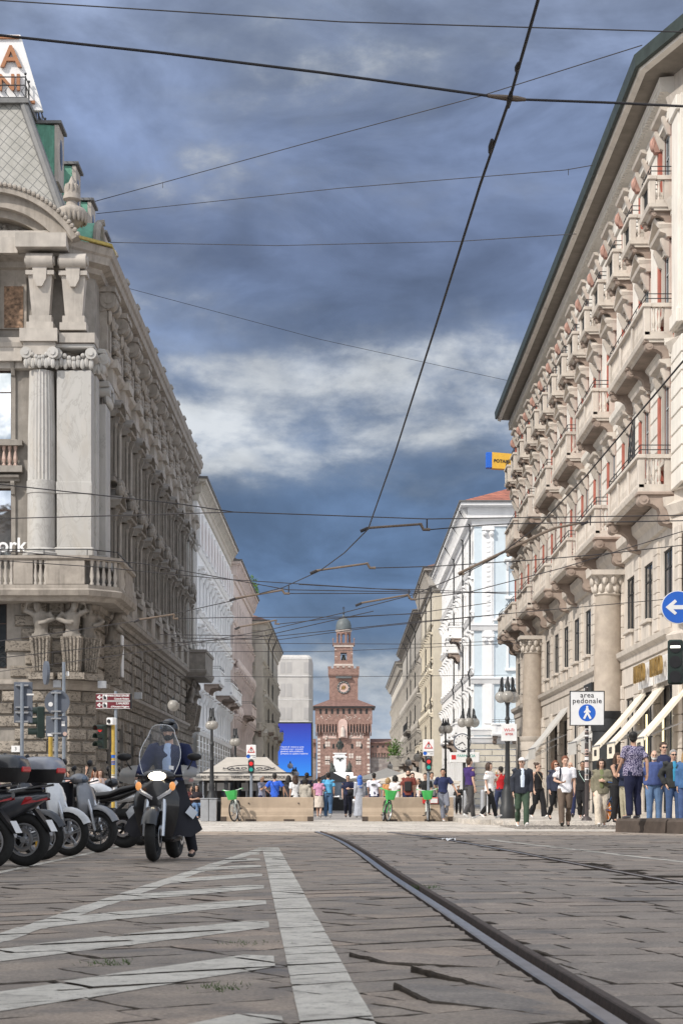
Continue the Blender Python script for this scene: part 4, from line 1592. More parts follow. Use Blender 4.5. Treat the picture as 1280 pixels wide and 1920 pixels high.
def roof_sign():
    Y = 92.0
    s = tag(MB().prism([((0 - 645 - 300) * Y / F, 38.6), ((38 - 645) * Y / F, 38.45), ((80 - 645) * Y / F, 34.72), ((0 - 945) * Y / F, 34.8)], Y, Y + .25, 'xz').build('roof_sign', 'signw'),
            'large white rooftop sign board with copper letters above the slate roof', 'sign')
    for body, py, sz in (('A', 108, 1.5), ('NI', 156, 1.12)):
        p = P(40, py, Y - .1)
        text(body, sz, 'txto', s, (p.x, Y - .12, p.z), (PI / 2, 0, 0), 'lettering', .08, 'RIGHT', bold=.02)
    for py, x1 in ((70, 36), (192, 66)):
        p = P(x1, py, Y)
        MB().box(p.x - 20, Y - .12, p.z - .07, p.x, Y, p.z + .07).build('rule', 'txto', s)


corner_palazzo()
roof_sign()


# ------------------------------------------------------------------ right-hand palazzo with balconies
def balcony_palazzo():
    b = thing('palazzo', 'sunlit beige palazzo with red panels, rows of stone balconies and deep eaves on the right', 'building', (11.3, 64, 0))
    f = Face(b, 0, 0, 90)          # u = +y, outward = -x
    L = 59.0
    nb = 14
    us = [1.15 + 4.28 * k for k in range(nb)]
    holes = []
    for u in us:
        holes += [(u - .95, u + .95, 7.4, 9.5), (u - .7, u + .7, 12.6, 15.3), (u - .65, u + .65, 17.7, 19.8), (u - .65, u + .65, 21.5, 24.0)]
    gops = [(u - 1.25, u + 1.25, .25, 4.75) for u in us]
    w = f.mb()
    w.cur = 1
    wall_holes(w, 0, L, 0, 10.9, [h for h in holes if h[3] < 10.5] + gops, .4)
    w.cur = 0
    wall_holes(w, 0, L, 10.9, 25.6, [h for h in holes if h[3] > 10.5], .35)
    w.T = None
    w.cur = 1
    w.add([(0, L, 0), (14, L, 0), (14, L, 25.6), (0, L, 25.6), (-.0, 0, 0), (4.5, -14.3, 0), (4.5, -14.3, 25.6), (0, 0, 25.6)], [(0, 1, 2, 3), (4, 7, 6, 5)])
    w.box(.6, -3, 25.5, 13, L, 25.9)
    w.build('wall', ['red', 'rstone'], b)
    # white pilaster strips, ashlar between first-floor windows, bands
    for i in range(nb + 1):
        u = us[0] - 2.14 + 4.28 * i
        if u < -3 or u > L - .8:
            continue

        def strip():
            q = MB()
            q.bbox(-.85, -.02, 16.7, .85, .10, 24.3, .01)
            q.bbox(-.60, .08, 17.2, .60, .15, 23.8, .01)
            q.bbox(-.72, .08, 23.8, .72, .24, 24.3, .03)
            q.bbox(-.70, .08, 16.7, .70, .22, 17.2, .03)
            return q.mesh('pilaster', 'rwall')
        f.put('pilaster', cached('rstrip', strip), u, 0, 0)

        def ash():
            q = MB()
            z = 11.3
            while z < 15.8:
                q.bbox(-1.0, -.02, z + .02, 1.0, .11, z + .60, .025)
                z += .62
            return q.mesh('ashlar_strip', 'rwall')
        f.put('ashlar_strip', cached('rash', ash), u, 0, 0)

        def pier():
            q = MB()
            z = .1
            while z < 5.3:
                q.bbox(-.55, -.02, z + .02, .55, .14, z + .585, .03)
                z += .58
            return q.mesh('pier', 'rstone')

        def pier2():
            q = MB()
            z = 6.75
            while z < 9.7:
                q.bbox(-.42, -.02, z + .02, .42, .10, z + .47, .02)
                z += .46
            return q.mesh('pier', 'rstone')
        f.put('pier', cached('rpier', pier), u, 0, 0)
        f.put('pier', cached('rpier2', pier2), u, 0, 0)
    pathc = [(0, -3.2), (0, L)]

    def band(nm, prof, m):
        q = f.mb()
        q.prism(prof, -.02, L + .02, 'yz')
        return q.build(nm, m, b)
    band('string_course', [(-.02, 5.95), (.12, 6.0), (.14, 6.3), (.30, 6.42), (.34, 6.6), (-.02, 6.66)], 'rstone')
    band('fascia', [(-.02, 5.25), (.06, 5.25), (.06, 5.95), (-.02, 5.95)], 'rstone')
    band('string_course', [(-.02, 10.2), (.14, 10.25), (.16, 10.6), (.34, 10.8), (.38, 11.1), (-.02, 11.15)], 'rstone')
    band('string_course', [(-.02, 15.9), (.14, 15.95), (.16, 16.2), (.30, 16.35), (.34, 16.55), (-.02, 16.6)], 'rwall')
    band('string_course', [(-.02, 20.8), (.08, 20.85), (.08, 21.1), (-.02, 21.15)], 'rwall')
    band('frieze', [(-.02, 24.1), (.20, 24.12), (.22, 24.45), (.10, 24.5), (.10, 24.95), (.35, 25.05), (.38, 25.2), (.48, 25.28), (.50, 25.5), (-.02, 25.55)], 'rwall')
    q = f.mb()
    u = 0.0
    while u < L:
        q.box(u, .3, 25.02, u + .14, .47, 25.22)
        u += .28
    q.build('dentils', 'rwall', b)
    ep = [(14, -11.2), (1.2, -4.9), (0, -1.2), (0, L)]
    q = MB()
    ep2 = [(0, L), (0, 0), (4.5, -14.3)]
    def swl(nm, prof, m):
        q = MB()
        pth = [(x, y) for x, y in ep2]
        sweep(q, pth, prof)
        return q.build(nm, m, b)
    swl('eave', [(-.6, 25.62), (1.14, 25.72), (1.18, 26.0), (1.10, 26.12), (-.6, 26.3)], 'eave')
    swl('eave_moulding', [(1.0, 25.60), (1.20, 25.66), (1.24, 25.98), (1.10, 25.99)], 'rwall')
    swl('gutter', [(1.245, 25.74), (1.36, 25.78), (1.40, 26.2), (1.32, 26.26), (1.1, 26.2), (1.1, 26.0), (1.245, 26.0)], 'gutter')
    q = MB()
    q.add([(-.9, 1.2, 26.15), (-.9, L, 26.15), (6, L, 26.9), (6, 2, 26.9)], [(0, 3, 2, 1)])
    q.build('roof', 'tile', b)
    for u in us:
        window(f, u, 17.7, 1.3, 2.1, 'tri', 'rstone', 'sash', 'pane_d', .16, .10, py=-.03)
        window(f, u, 21.5, 1.3, 2.5, 'flat', 'rstone', 'sash', 'pane_d', .16, .06, py=-.03)
        window(f, u, 12.6, 1.4, 2.7, 'flat', 'rstone', 'sash', 'pane_d', .16, .10, py=-.03)
        window(f, u, 7.4, 1.9, 2.1, None, 'rstone', 'iron', 'glass', py=-.04)
        window(f, u, .25, 2.5, 4.5, None, 'rstone', 'iron', 'glass', py=-.06)
        q = cached('hcap', lambda: (lambda k: (k.prism([(0, 0), (.3, .0), (.42, .3), (.34, .62), (0, .62)], -.17, .17, 'yz'), k.ell((0, .34, .3), (.2, .14, .26), 8, 6), k.mesh('keystone', 'pinkst', 40))[-1])(MB()))
        f.put('keystone', q, u + 1.05, .0, 23.65)
        rp = cached('rpan', lambda: (lambda k: (k.bbox(-.16, .0, 0, .16, .17, 3.0, .01), k.mesh('terracotta_jamb', 'red'))[-1])(MB()))
        for zz in (16.75, 21.2, 12.0):
            f.put('terracotta_jamb', rp, u + 1.08, .0, zz)
        sp = cached('spp', lambda: (lambda k: (k.bbox(-.72, .0, 0, .72, .10, .58, .02), k.bbox(-.85, .0, .58, .85, .2, .72, .02), k.mesh('window_apron', 'rstone'))[-1])(MB()))
        f.put('window_apron', sp, u, .0, 6.68)
        # top-floor balconies: stone with pierced front
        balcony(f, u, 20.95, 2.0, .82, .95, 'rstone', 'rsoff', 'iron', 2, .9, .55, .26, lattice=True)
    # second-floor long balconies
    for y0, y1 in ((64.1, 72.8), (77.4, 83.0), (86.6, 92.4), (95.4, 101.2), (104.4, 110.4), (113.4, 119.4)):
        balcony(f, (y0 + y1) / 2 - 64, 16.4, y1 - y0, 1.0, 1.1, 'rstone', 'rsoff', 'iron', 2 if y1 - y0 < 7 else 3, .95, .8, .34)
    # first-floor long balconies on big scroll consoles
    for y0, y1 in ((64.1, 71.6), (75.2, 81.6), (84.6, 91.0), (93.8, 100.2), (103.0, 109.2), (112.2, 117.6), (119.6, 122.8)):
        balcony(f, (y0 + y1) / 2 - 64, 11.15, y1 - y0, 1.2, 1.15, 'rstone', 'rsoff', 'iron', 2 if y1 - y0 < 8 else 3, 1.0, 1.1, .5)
    # giant columns of the base
    for y in (76.0, 106.5):
        q = f.mb()
        q.lathe([(.62, 4.3), (.62, 4.5), (.60, 4.6), (.57, 7), (.52, 9.0)], 24, (y - 64, .55, 0))
        q.build('column', M.setdefault('colst', mat('brown_granite', (0.40, 0.345, 0.29), 0.6, 0.12, 3, stain=.2)), b, smooth=40)
        q = f.mb()
        q.lathe([(.70, 3.5), (.72, 3.7), (.70, 4.0), (.75, 4.05), (.78, 4.3)], 24, (y - 64, .55, 0))
        q.lathe([(.66, 0), (.66, 3.5)], 24, (y - 64, .55, 0))
        q.build('column_base', 'iron' if y < 80 else 'rstone', b, smooth=40)
        q = f.mb()
        q.lathe([(.53, 9.0), (.6, 9.06), (.53, 9.12), (.6, 9.6), (.75, 9.8)], 18, (y - 64, .55, 0))
        for i in range(12):
            a = 2 * PI * i / 12
            for zz, rr in ((9.3, .58), (9.6, .66)):
                q.ell((y - 64 + math.cos(a + zz) * rr, .55 + math.sin(a + zz) * rr, zz), (.13, .13, .2), 6, 5)
        q.box(y - 64 - .8, 0, 9.8, y - 64 + .8, 1.35, 10.0)
        q.build('capital', 'rstone', b, smooth=50)
    # splayed corner bay at the near end
    c = Face(b, 0, 0, 107.5)
    for u0 in (-.75, -4.6, -8.4):
        q = c.mb()
        q.bbox(u0 - .55, -.02, 16.7, u0 + .55, .14, 24.3, .02)
        q.bbox(u0 - .45, .1, 17.2, u0 + .45, .2, 23.8, .02)
        z = 11.3
        while z < 15.8:
            q.bbox(u0 - .6, -.02, z + .02, u0 + .6, .13, z + .61, .02)
            z += .62
        q.build('pilaster', 'rwall', b)
    q = c.mb()
    for z in (5.95, 10.4, 16.0, 20.9, 24.4):
        q.prism([(-.02, z), (.16, z + .05), (.3, z + .4), (-.02, z + .6)], -11, .05, 'yz')
    q.box(-11, 0, 0, 0, .06, 10.4)
    q.build('string_course', 'rstone', b)
    for z, h_ in ((12.6, 2.7), (17.7, 2.1), (21.5, 2.5)):
        for u0 in (-2.7, -6.5):
            window(c, u0, z, 1.2, h_, 'flat', 'rstone', 'sash', 'pane_d', .2, .12, py=-.05)
    # iron fan screen on the near first-floor balcony
    q = f.mb()
    for i in range(9):
        a = PI / 2 * i / 8
        q.tube([(3.2, .85, 12.6), (3.2 + math.cos(a) * 1.6, 0.85, 12.6 + math.sin(a) * 1.9)], .02, 4)
    for s_ in (.45, .75, 1.0):
        q.tube([(3.2 + math.cos(PI / 2 * i / 8) * 1.6 * s_, 0.85, 12.6 + math.sin(PI / 2 * i / 8) * 1.9 * s_) for i in range(9)], .025, 4)
    q.build('iron_screen', 'iron', b)
    # shop-front lettering
    for y, nm in ((65.2, 'MUSIO'), (68.9, 'MUSIO')):
        q = f.mb()
        q.box(y - 64 - 1.5, .15, 4.85, y - 64 + 1.5, .22, 5.75)
        p = q.build('shop_fascia', 'signw', b)
        fc = f
        o = text('MUSIO', .92, 'txtg', b, (-.42, y - 64, 5.35), (PI / 2, 0, -PI / 2), 'lettering', .05, 'CENTER', 1.0, 0.85)
    for y in (66.8, 70.4):
        q = f.mb()
        for sx in (-1, 1):
            q.box(y - 64 + sx * .9 - .03, .02, 1.4, y - 64 + sx * .9 + .03, .08, 3.9)
        q.box(y - 64 - .93, .02, 1.3, y - 64 + .93, .08, 1.36)
        q.build('light_strip', M.setdefault('warmled', mat('warm_led', (0.8, 0.7, 0.4), 0.5, emit=(1, 0.85, 0.5), es=1.2)), b)
    q = f.mb()
    q.box(20.0, .12, 5.2, 22.6, .2, 6.0)
    q.build('shop_fascia', 'iron', b)
    text('BIES', .6, 'txtw', b, (-.26, 21.3, 5.6), (PI / 2, 0, -PI / 2), 'lettering', .03)
    q = MB()
    for i in range(14):
        u = -4.0 + .12 * i
    return b


def awning(y0, y1, z0, z1, out, m, label, grp, val=.55, txt=None):
    q = MB()
    X = 11.26 + (.4 if y0 < 64 else 0)
    n = 6
    rows = []
    for i in range(n + 1):
        t = i / n
        rows.append([(X - out * t, y0, z0 + (z1 - z0) * t - .06 * math.sin(PI * t)), (X - out * t, y1, z0 + (z1 - z0) * t - .06 * math.sin(PI * t))])
    q.sheet(rows)
    q.sheet([[(p[0], p[1], p[2] - .02) for p in r] for r in rows])
    for y in (y0, y1):
        q.sheet([[(X - out * i / n, y, z0 + (z1 - z0) * i / n - .06 * math.sin(PI * i / n)) for i in range(n + 1)],
                 [(X - out * i / n, y, z0 + (z1 - z0) * i / n - .14 - .06 * math.sin(PI * i / n)) for i in range(n + 1)]])
    a = tag(q.build('awning', m), label, 'awning', grp)
    v = MB().box(X - out - .012, y0, z1 - val, X - out + .012, y1, z1 - .02).build('valance', m, a)
    MB().tube([(X - out, y0, z1), (X - out, y1, z1)], .035, 8).build('front_bar', 'alu', a)
    e = MB()
    for y in (y0 + .15, y1 - .15):
        e.tube([(X - .05, y, z0 - 1.4), (X - out, y, z1 - .03)], .018, 5)
    e.build('arm', 'alu', a)
    if txt:
        text(txt, .34, 'txt', a, (X - out - .02, (y0 + y1) / 2, z1 - val / 2), (PI / 2, 0, -PI / 2), 'lettering', .004, 'CENTER', 1.0, .7)
        text(txt, .34, 'txt', a, ((y1, 0, 0)[0] * 0 + X - out * .9, y0 - .015, z1 - .02), (PI / 2, R(-38), 0), 'lettering', .004, 'CENTER', 1, .01)
    return a


# ------------------------------------------------------------------ plainer street houses
def house(name, label, x, side, y0, y1, H, wall, trim, floors, bay=3.4, base='rstone', eave=.9, corn='trim', shut=None, balc=(), pipes=(), roof='tile_dk',
          dent=True, depth=14, front=None, eh=.9, pan=None, style='flat', rust=False):
    """side = -1: left of the street (faces +x); +1: right (faces -x)"""
    b = thing(name, label, 'building', (x, y0, 0))
    f = Face(b, 0, 0, 90) if side > 0 else Face(b, 0, 0, -90)
    L = y1 - y0
    sg = 1 if side > 0 else -1
    n = max(2, int(L / bay))
    bay = L / n
    ys = [bay * (i + .5) for i in range(n)]
    holes = []
    for z0, z1, w in floors:
        for y in ys:
            holes.append((sg * y - w / 2, sg * y + w / 2, z0, z1))
    q = f.mb()
    a, c = sorted((0, sg * L))
    wall_holes(q, a, c, 0, H - .2, holes, .3)
    q.T = None
    d = sg * depth
    if not front:
        q.add([(0, 0, 0), (d, 0, 0), (d, 0, H - .2), (0, 0, H - .2)], [(0, 1, 2, 3)])
    q.add([(0, L, 0), (d, L, 0), (d, L, H - .2), (0, L, H - .2)], [(0, 1, 2, 3)])
    q.build('wall', wall, b)
    tr = trim
    q = f.mb()
    q.prism([(-.02, 0), (.16, 0), (.16, .9), (-.02, 1.0)], a, c, 'yz')
    first = floors[1][0] - .75 if len(floors) > 1 else 5
    for i, (z0, z1, w) in enumerate(floors[1:]):
        zz = z0 - .75
        q.prism([(-.02, zz), (.12, zz + .02), (.2, zz + .2), (.26, zz + .3), (-.02, zz + .36)], a, c, 'yz')
    q.build('string_course', tr, b)
    if rust:
        for y in [bay * i for i in range(n + 1)]:
            q = f.mb()
            z = .9
            while z < first - .4:
                q.pillow(sg * y - .55, sg * y + .55, z + .02, z + .46, .1, .04)
                z += .5
            q.build('rusticated_pier', base, b)
    ct = tr if corn == 'trim' else corn
    q = MB()
    pth = [(0, L), (0, 0), (d, 0)] if side > 0 else [(d, 0), (0, 0), (0, L)]
    sweep(q, pth, [(-.02, H - eh - .5), (.15, H - eh - .45), (.18, H - eh), (eave * .45, H - eh + .15), (eave * .5, H - .42), (eave, H - .3), (eave + .03, H - .05), (-.4, H + .15), (-.4, H - eh - .5)])
    q.build('cornice', ct, b)
    if dent:
        q = f.mb()
        y = .2
        while y < L:
            q.prism([(.1, H - eh - .05), (eave * .42, H - eh + .12), (eave * .9, H - .36), (.1, H - .36)], sg * y - .1, sg * y + .1, 'yz')
            y += .62
        q.build('dentils', ct, b)
    q = MB()
    q.add([(-sg * (eave - .1), 0 - eave + .1, H + .08), (-sg * (eave - .1), L, H + .08), (sg * 5, L - 3, H + 2.4), (sg * 5, 4, H + 2.4), (d, -eave + .1, H + .08), (d, 4, H + 2.4)],
          [(0, 1, 2, 3), (0, 3, 5, 4)])
    q.build('roof', roof, b)
    q = MB()
    sweep(q, pth, [(eave - .02, H - .08), (eave + .14, H - .04), (eave + .16, H + .1), (eave - .1, H + .14)])
    q.build('gutter', 'zinc', b)
    far = y0 > 200
    for i, (z0, z1, w) in enumerate(floors):
        for y in ys:
            st = None if i == 0 else (style if i in (1, 2) else 'flat' if i < len(floors) - 1 else None)
            if st and i == 2 and style == 'tri':
                st = 'seg'
            window(f, sg * y, z0, w, z1 - z0, st, tr, 'sash' if not far else 'shutg', 'glass' if i == 0 else 'pane_b', .16, .1,
                   shut=(shut if shut and i == len(floors) - 1 else None), far=far)
    if shut:
        z0, z1, w = floors[-1]
        for i in range(n + 1):
            f.mb().bbox(sg * bay * i - .5, -.02, z0 - .3, sg * bay * i + .5, .30, z1 + .4, .02).build('pilaster', trim, b)
    for y, z, l, dd in balc:
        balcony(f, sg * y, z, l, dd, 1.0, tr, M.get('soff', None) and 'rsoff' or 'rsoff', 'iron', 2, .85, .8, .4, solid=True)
    for y in pipes:
        q = MB()
        e = -sg * (eave + .05)
        q.tube([(e, y, H - .1), (e * .8, y, H - .5), (-sg * .22, y, H - 1.6), (-sg * .22, y, H * .46), (-sg * .36, y, H * .46 - .4), (-sg * .24, y, H * .46 - .9), (-sg * .22, y, 5.2)], .075, 6)
        q.build('downpipe', 'iron', b)
    if front:
        front(b, H, d)
    return b


def make_houses():
    balcony_palazzo()
    g = 'cream awnings under the gilded shop letters'
    awning(69.7, 71.5, 4.75, 2.75, 1.75, 'awn', 'cream shop awning farthest along the row, beside the dark column base', g, txt='MUSIO')
    awning(65.7, 67.5, 4.78, 2.75, 1.75, 'awn', 'middle cream shop awning between two others under gilded letters', g, txt='MUSIO')
    awning(61.9, 63.5, 4.85, 2.8, 1.75, 'awn', 'cream shop awning nearest the blue arrow sign', g, txt='MUSIO')
    g = 'grey awnings farther down the palazzo'
    awning(93.6, 96.8, 5.4, 3.3, 1.7, 'awng', 'upper grey shop awning beside the plain stone column', g)
    awning(98.4, 101.4, 5.0, 2.8, 1.6, 'awng', 'lower grey shop awning behind the longer grey one', g)
    awning(78.6, 81.6, 4.1, 3.3, .9, 'awng', 'short grey awning low behind the pedestrian area sign', g)
    awning(83.4, 86.4, 4.1, 3.3, .9, 'awng', 'short grey awning beside the dark shop fascia', g)
    fl = [(.4, 4.6, 1.9), (6.6, 8.9, 1.2), (11.4, 14.2, 1.2), (16.2, 18.8, 1.2), (21.2, 23.4, 1.2)]
    house('town_house', 'long white stuccoed house with orange shutters beyond the corner palazzo', -11.7, -1, 148.6, 192, 26.2, 'white', 'white', fl, 3.6,
          'greyst', .75, 'beige', 'shut', ((10, 10.2, 5, 1.4), (26, 10.0, 9, 1.5), (38, 10.0, 6, 1.3)), eh=1.2, rust=True)
    fl2 = [(.4, 4.2, 1.8), (6.2, 8.6, 1.1), (10.8, 13.4, 1.1), (15.4, 17.8, 1.1), (19.6, 21.8, 1.1)]
    h3 = house('town_house', 'pink stuccoed house with carved window heads and a planted roof on the left', -11.4, -1, 192.2, 231, 25.2, 'pink', 'pink', fl2, 3.2, 'greyst', .8, 'pink', None,
          ((14, 9.6, 9, 1.5),), eh=1.6, style='orn', rust=True)
    q = MB()
    rnd = random.Random(3)
    for i in range(900):
        c = V((.9 - rnd.random() * 1.6, 31 + rnd.random() * 7, 25.2 + rnd.random() * 2.4))
        if noise.noise(c * .9) > -.05 - (27 - c.z) * .1:
            r_ = rnd.uniform(.12, .3)
            q.add([c + V((rnd.uniform(-r_, r_), rnd.uniform(-r_, r_), rnd.uniform(-r_, r_))) for _ in range(3)], [(0, 1, 2)])
    o = q.build('roof_shrubs', 'leaf', None, (-11.4, 192.2, 0))
    o['kind'] = 'stuff'
    fl3 = [(.4, 4.0, 1.7), (6.0, 8.2, 1.1), (10.0, 12.6, 1.1), (14.4, 16.6, 1.1), (18.4, 20.2, 1.1)]

    def side4(b, H, d):
        q = MB()
        q.add([(0, 0, 0), (d, 0, 0), (d, 0, H - .2), (0, 0, H - .2)], [(0, 1, 2, 3)])
        for z in (5.4, 9.3, 13.6, 17.7):
            q.box(-4, -.12, z, .12, .05, z + .35)
        z = .5
        q.build('side_wall', 'beige', b)
        q = MB()
        q.box(-1.0, -.15, 5.7, -.1, .0, 20.5)
        q.build('pilaster', 'beige', b)
        fc = Face(b, 0, 0, 180)
        for z in (6.0, 10, 14.4):
            window(fc, 1.8, z, 1.0, 2.3, 'flat', 'beige', 'shutg', 'glass', .16, .1, far=True)
        balcony(fc, 1.4, 9.0, 2.6, 1.0, .9, 'beige', 'rsoff', None, 2, .8, .7, .3)
    house('town_house', 'grey-beige house with two dark downpipes, left of the wrapped block', -10.1, -1, 232, 284, 22.8, 'beige', 'beige', fl3, 3.4,
          'greyst', .75, 'trim', None, ((7, 9.0, 5, 1.2), (24, 9.0, 4, 1.2), (40, 9.0, 4, 1.2)), (12, 26), front=side4, eh=1.3, rust=True, style='tri')

    # right-hand side of the street
    flb = [(.4, 4.6, 1.8), (7.4, 9.9, 1.1), (12.3, 14.8, 1.1), (17.2, 19.5, 1.1), (21.6, 23.2, 1.0)]

    def front2(b, H, d):
        fc = Face(b, 0, 0, 180)     # u = -x
        q = fc.mb()
        wall_holes(q, -d, 0, 5.6, H - .2, [], .3)
        q.build('blue_wall', 'bluest', b)
        q = fc.mb()
        z = .2
        while z < 5.5:
            for i in range(8):
                q.pillow(-.02 - 1.5 * (i + 1) + (.6 if int(z * 2) % 2 else 0), -.02 - 1.5 * i + (.6 if int(z * 2) % 2 else 0) - .02, z + .02, z + .50, .12, .03)
            z += .53
        q.build('rusticated_base', 'yellow', b)
        q = fc.mb()
        for u in (-1.2, -5.4, -8.4):
            q.box(u - .5, 0, 6.8, u + .5, .12, H - 1.6)
            q.bbox(u - .36, .1, 7.2, u + .36, .2, H - 3.2, .02)
            for k in range(16):
                q.ell((u, .2, 16.6 + k * .42), (.22, .06, .15), 6, 4)
            for zz in (H - 2.6, 14.4):
                q.ell((u - .3, .25, zz), .22, 8, 6)
                q.ell((u + .3, .25, zz), .22, 8, 6)
                q.bbox(u - .55, .0, zz + .25, u + .55, .35, zz + .5, .03)
        q.build('pilaster', 'white', b)
        q = fc.mb()
        for z in (5.5, 6.2, 15.2, 10.6):
            q.prism([(-.02, z), (.2, z + .05), (.3, z + .35), (.4, z + .5), (-.02, z + .6)], -d, .3, 'yz')
        q.prism([(-7.6, 16.1), (-1.6, 16.1), (-2.4, 16.9), (-4.6, 17.7), (-6.8, 16.9)], .0, .3, 'xz')
        q.build('string_course', 'white', b)
        for u in (-3.5,):
            window(fc, u, 6.9, 1.1, 2.6, 'flat', 'white', 'sash', 'glass', .16, .12)
            window(fc, u, 12.0, 1.1, 2.4, 'flat', 'white', 'sash', 'glass', .16, .12)
            window(fc, u, 18.2, 1.1, 2.6, 'flat', 'white', 'sash', 'glass', .16, .12)
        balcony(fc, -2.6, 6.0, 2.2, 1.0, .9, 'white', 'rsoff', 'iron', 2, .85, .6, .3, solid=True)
    house('town_house', 'white stuccoed house with a pale blue end wall and red tiled roof', 11.2, 1, 161, 214, 26.2, 'white', 'white', flb, 3.6, 'yellow', 1.2,
          'white', None, ((5, 6.1, 4.6, 1.5), (14, 6.0, 5, 1.6), (27, 6.0, 4.5, 1.4), (20, 14.6, 3, 1.4), (15, 15.6, 3, 1.4)), (2.2, 12, 26), 'tile', front=front2, eh=1.5)
    house('town_house', 'narrow cream house with a heavy dark cornice between the white and the grey houses', 10.3, 1, 216, 247, 27.4, 'yellow', 'yellow', flb, 3.3, 'yellow', 1.1,
          'greyst', None, ((4, 6.0, 4, 1.4), (18, 6.0, 6, 1.3)), (1, 15), eh=2.2, style='tri')
    flg = [(.4, 4.6, 1.8), (6.6, 9.2, 1.2), (11.4, 14, 1.2), (16, 18.6, 1.2), (20.8, 22.4, 1.1)]
    h4 = house('town_house', 'grey stone house with iron balconies and a deep eave on the right', 10.2, 1, 249, 326, 25.8, 'greyst', 'greyst', flg, 3.5, 'greyst', 1.0,
          'stone_dk', None, ((10, 5.8, 8, 1.4), (34, 5.8, 8, 1.4), (56, 5.8, 8, 1.4)), (14, 32, 48), eh=1.0, style='orn')
    f = Face(h4, 0, 0, 90)
    balcony(f, 30, 10.4, 16, 1.2, 1.1, 'greyst', 'stone_dk', 'iron', 4, .9, .8, .4, iron=True)
    house('town_house', 'farthest pale grey house at the end of the right-hand row', 10.2, 1, 327, 402, 24.6, 'beige', 'greyst', flg, 3.6, 'greyst', 1.2, 'greyst', None, ((20, 5.8, 9, 1.3), (50, 5.8, 9, 1.3)),
          (), eh=1.5, style='tri')
    # planted balcony shrub
    q = MB()
    for i in range(700):
        c = V((rnd.gauss(8.1, .55), 300 + rnd.gauss(0, 1.2), 8.4 + rnd.gauss(0, .8)))
        r_ = rnd.uniform(.12, .28)
        q.add([c + V((rnd.uniform(-r_, r_), rnd.uniform(-r_, r_), rnd.uniform(-r_, r_))) for _ in range(3)], [(0, 1, 2)])
    t = tag(q.build('shrub', 'leaf'), 'green shrub growing on the first-floor balcony of the grey house', 'shrub')
    # low plinth it grows from
    MB().box(7.4, 298.6, 5.9, 9.4, 301.4, 7.6).build('planter', 'greyst', t)

    # wrapped block with the light screen
    Y = 330.0
    a, c = P(517, 1500, Y), P(584, 1500, Y)
    zt = P(550, 1228, Y).z
    b = thing('building', 'tall block wrapped in pale scaffold netting behind the blue screen', 'building', (0, Y, 0))
    q = MB()
    q.bbox(a.x - 1, 0, 0, c.x, 16, zt, .5)
    q.build('scaffold_net', 'net', b)
    q = MB()
    for i, (px, py0, py1) in enumerate([(px, y0, y1) for y0, y1 in ((1242, 1262), (1282, 1306), (1327, 1349)) for px in (530, 542, 574)]):
        u0, u1 = P(px - 4.5, 1500, Y), P(px + 4.5, 1500, Y)
        q.box(u0.x, -.04, P(px, py1, Y).z, u1.x, 0.02, P(px, py0, Y).z)
    q.build('printed_windows', 'netd', b)
    q = MB()
    for py in (1236, 1268, 1312, 1354):
        z = P(550, py, Y).z
        q.box(a.x - .9, -.06, z, c.x + .02, .02, z + .05)
    q.build('net_seams', 'white', b)
    s0, s1 = P(520, 1357, Y - .7), P(583, 1455, Y - .7)
    sc = thing('billboard', 'tall glowing blue advertising screen fixed to the netted block', 'billboard', (0, Y - .7, 0))
    MB().bbox(s0.x - .25, .05, s1.z - .25, s1.x + .25, .6, s0.z + .25, .05).build('frame', 'iron', sc)
    m, t, bs = new_mat('screen')
    sp = t.add('ShaderNodeSeparateXYZ', inp={0: t.add('ShaderNodeNewGeometry').outputs['Position']})
    fz = t.math('DIVIDE', t.math('SUBTRACT', sp.outputs[2], s1.z), s0.z - s1.z)
    col = t.ramp(fz, [(0, (0.02, 0.30, 0.95)), (0.45, (0.012, 0.13, 0.78)), (1, (0.02, 0.03, 0.42))])
    bs.inputs['Base Color'].default_value = (0.01, 0.01, 0.02, 1)
    t.l.new(col, bs.inputs['Emission Color'])
    bs.inputs['Emission Strength'].default_value = 0.95
    MB().box(s0.x, 0, s1.z, s1.x, .05, s0.z).build('screen', m, sc)
    for i, ln in enumerate(('i lavori di restauro sono', "realizzati con i proventi", "generati dalla pubblicità", 'presente su questo impianto')):
        z = P(550, 1401 + 4.2 * i, Y).z
        text(ln, .42, 'txtw', sc, (P(526, 1400, Y - .7).x, -.03, z), (PI / 2, 0, 0), 'lettering', .01, 'LEFT')
    # tower crane ballast behind the right-hand palazzo
    Y = 190.0
    k0, k1 = P(911, 862, Y), P(990, 862, Y)
    cr = thing('crane', 'yellow and blue crane counterweight showing above the roof of the beige palazzo', 'crane', (k0.x, Y, k0.z))
    MB().bbox(0, 0, -.8, .62, .9, .78, .03).build('end_plate', 'signb', cr)
    yb = MB()
    yb.add([(.6, -.02, -.85), (6, -.02, -1.15), (6, -.02, .35), (.6, -.02, .78), (.6, .9, -.85), (6, .9, -1.15), (6, .9, .35), (.6, .9, .78)],
           [(0, 1, 2, 3), (4, 7, 6, 5), (0, 4, 5, 1), (3, 2, 6, 7), (1, 5, 6, 2), (0, 3, 7, 4)])
    yb.build('counterweight', M.setdefault('yel', mat('yellow_steel', (0.62, 0.36, 0.04), 0.5, 0.1, 2)), cr)
    text('POTAIN', .44, 'txt', cr, (.76, -.06, -.10), (PI / 2, R(4), 0), 'lettering', .01, 'LEFT', 1.05, 1, .01)
    MB().box(3.0, .3, -k0.z, 3.6, .9, -.8).build('mast', 'signb', cr)
    # unseen piazza block, added left behind the viewer to shade the near carriageway
    b = thing('building', 'unseen plain stone block added on the near left to shade the road', 'building', (-16, 18, 0))
    fc = Face(b, 0, 0, -90)
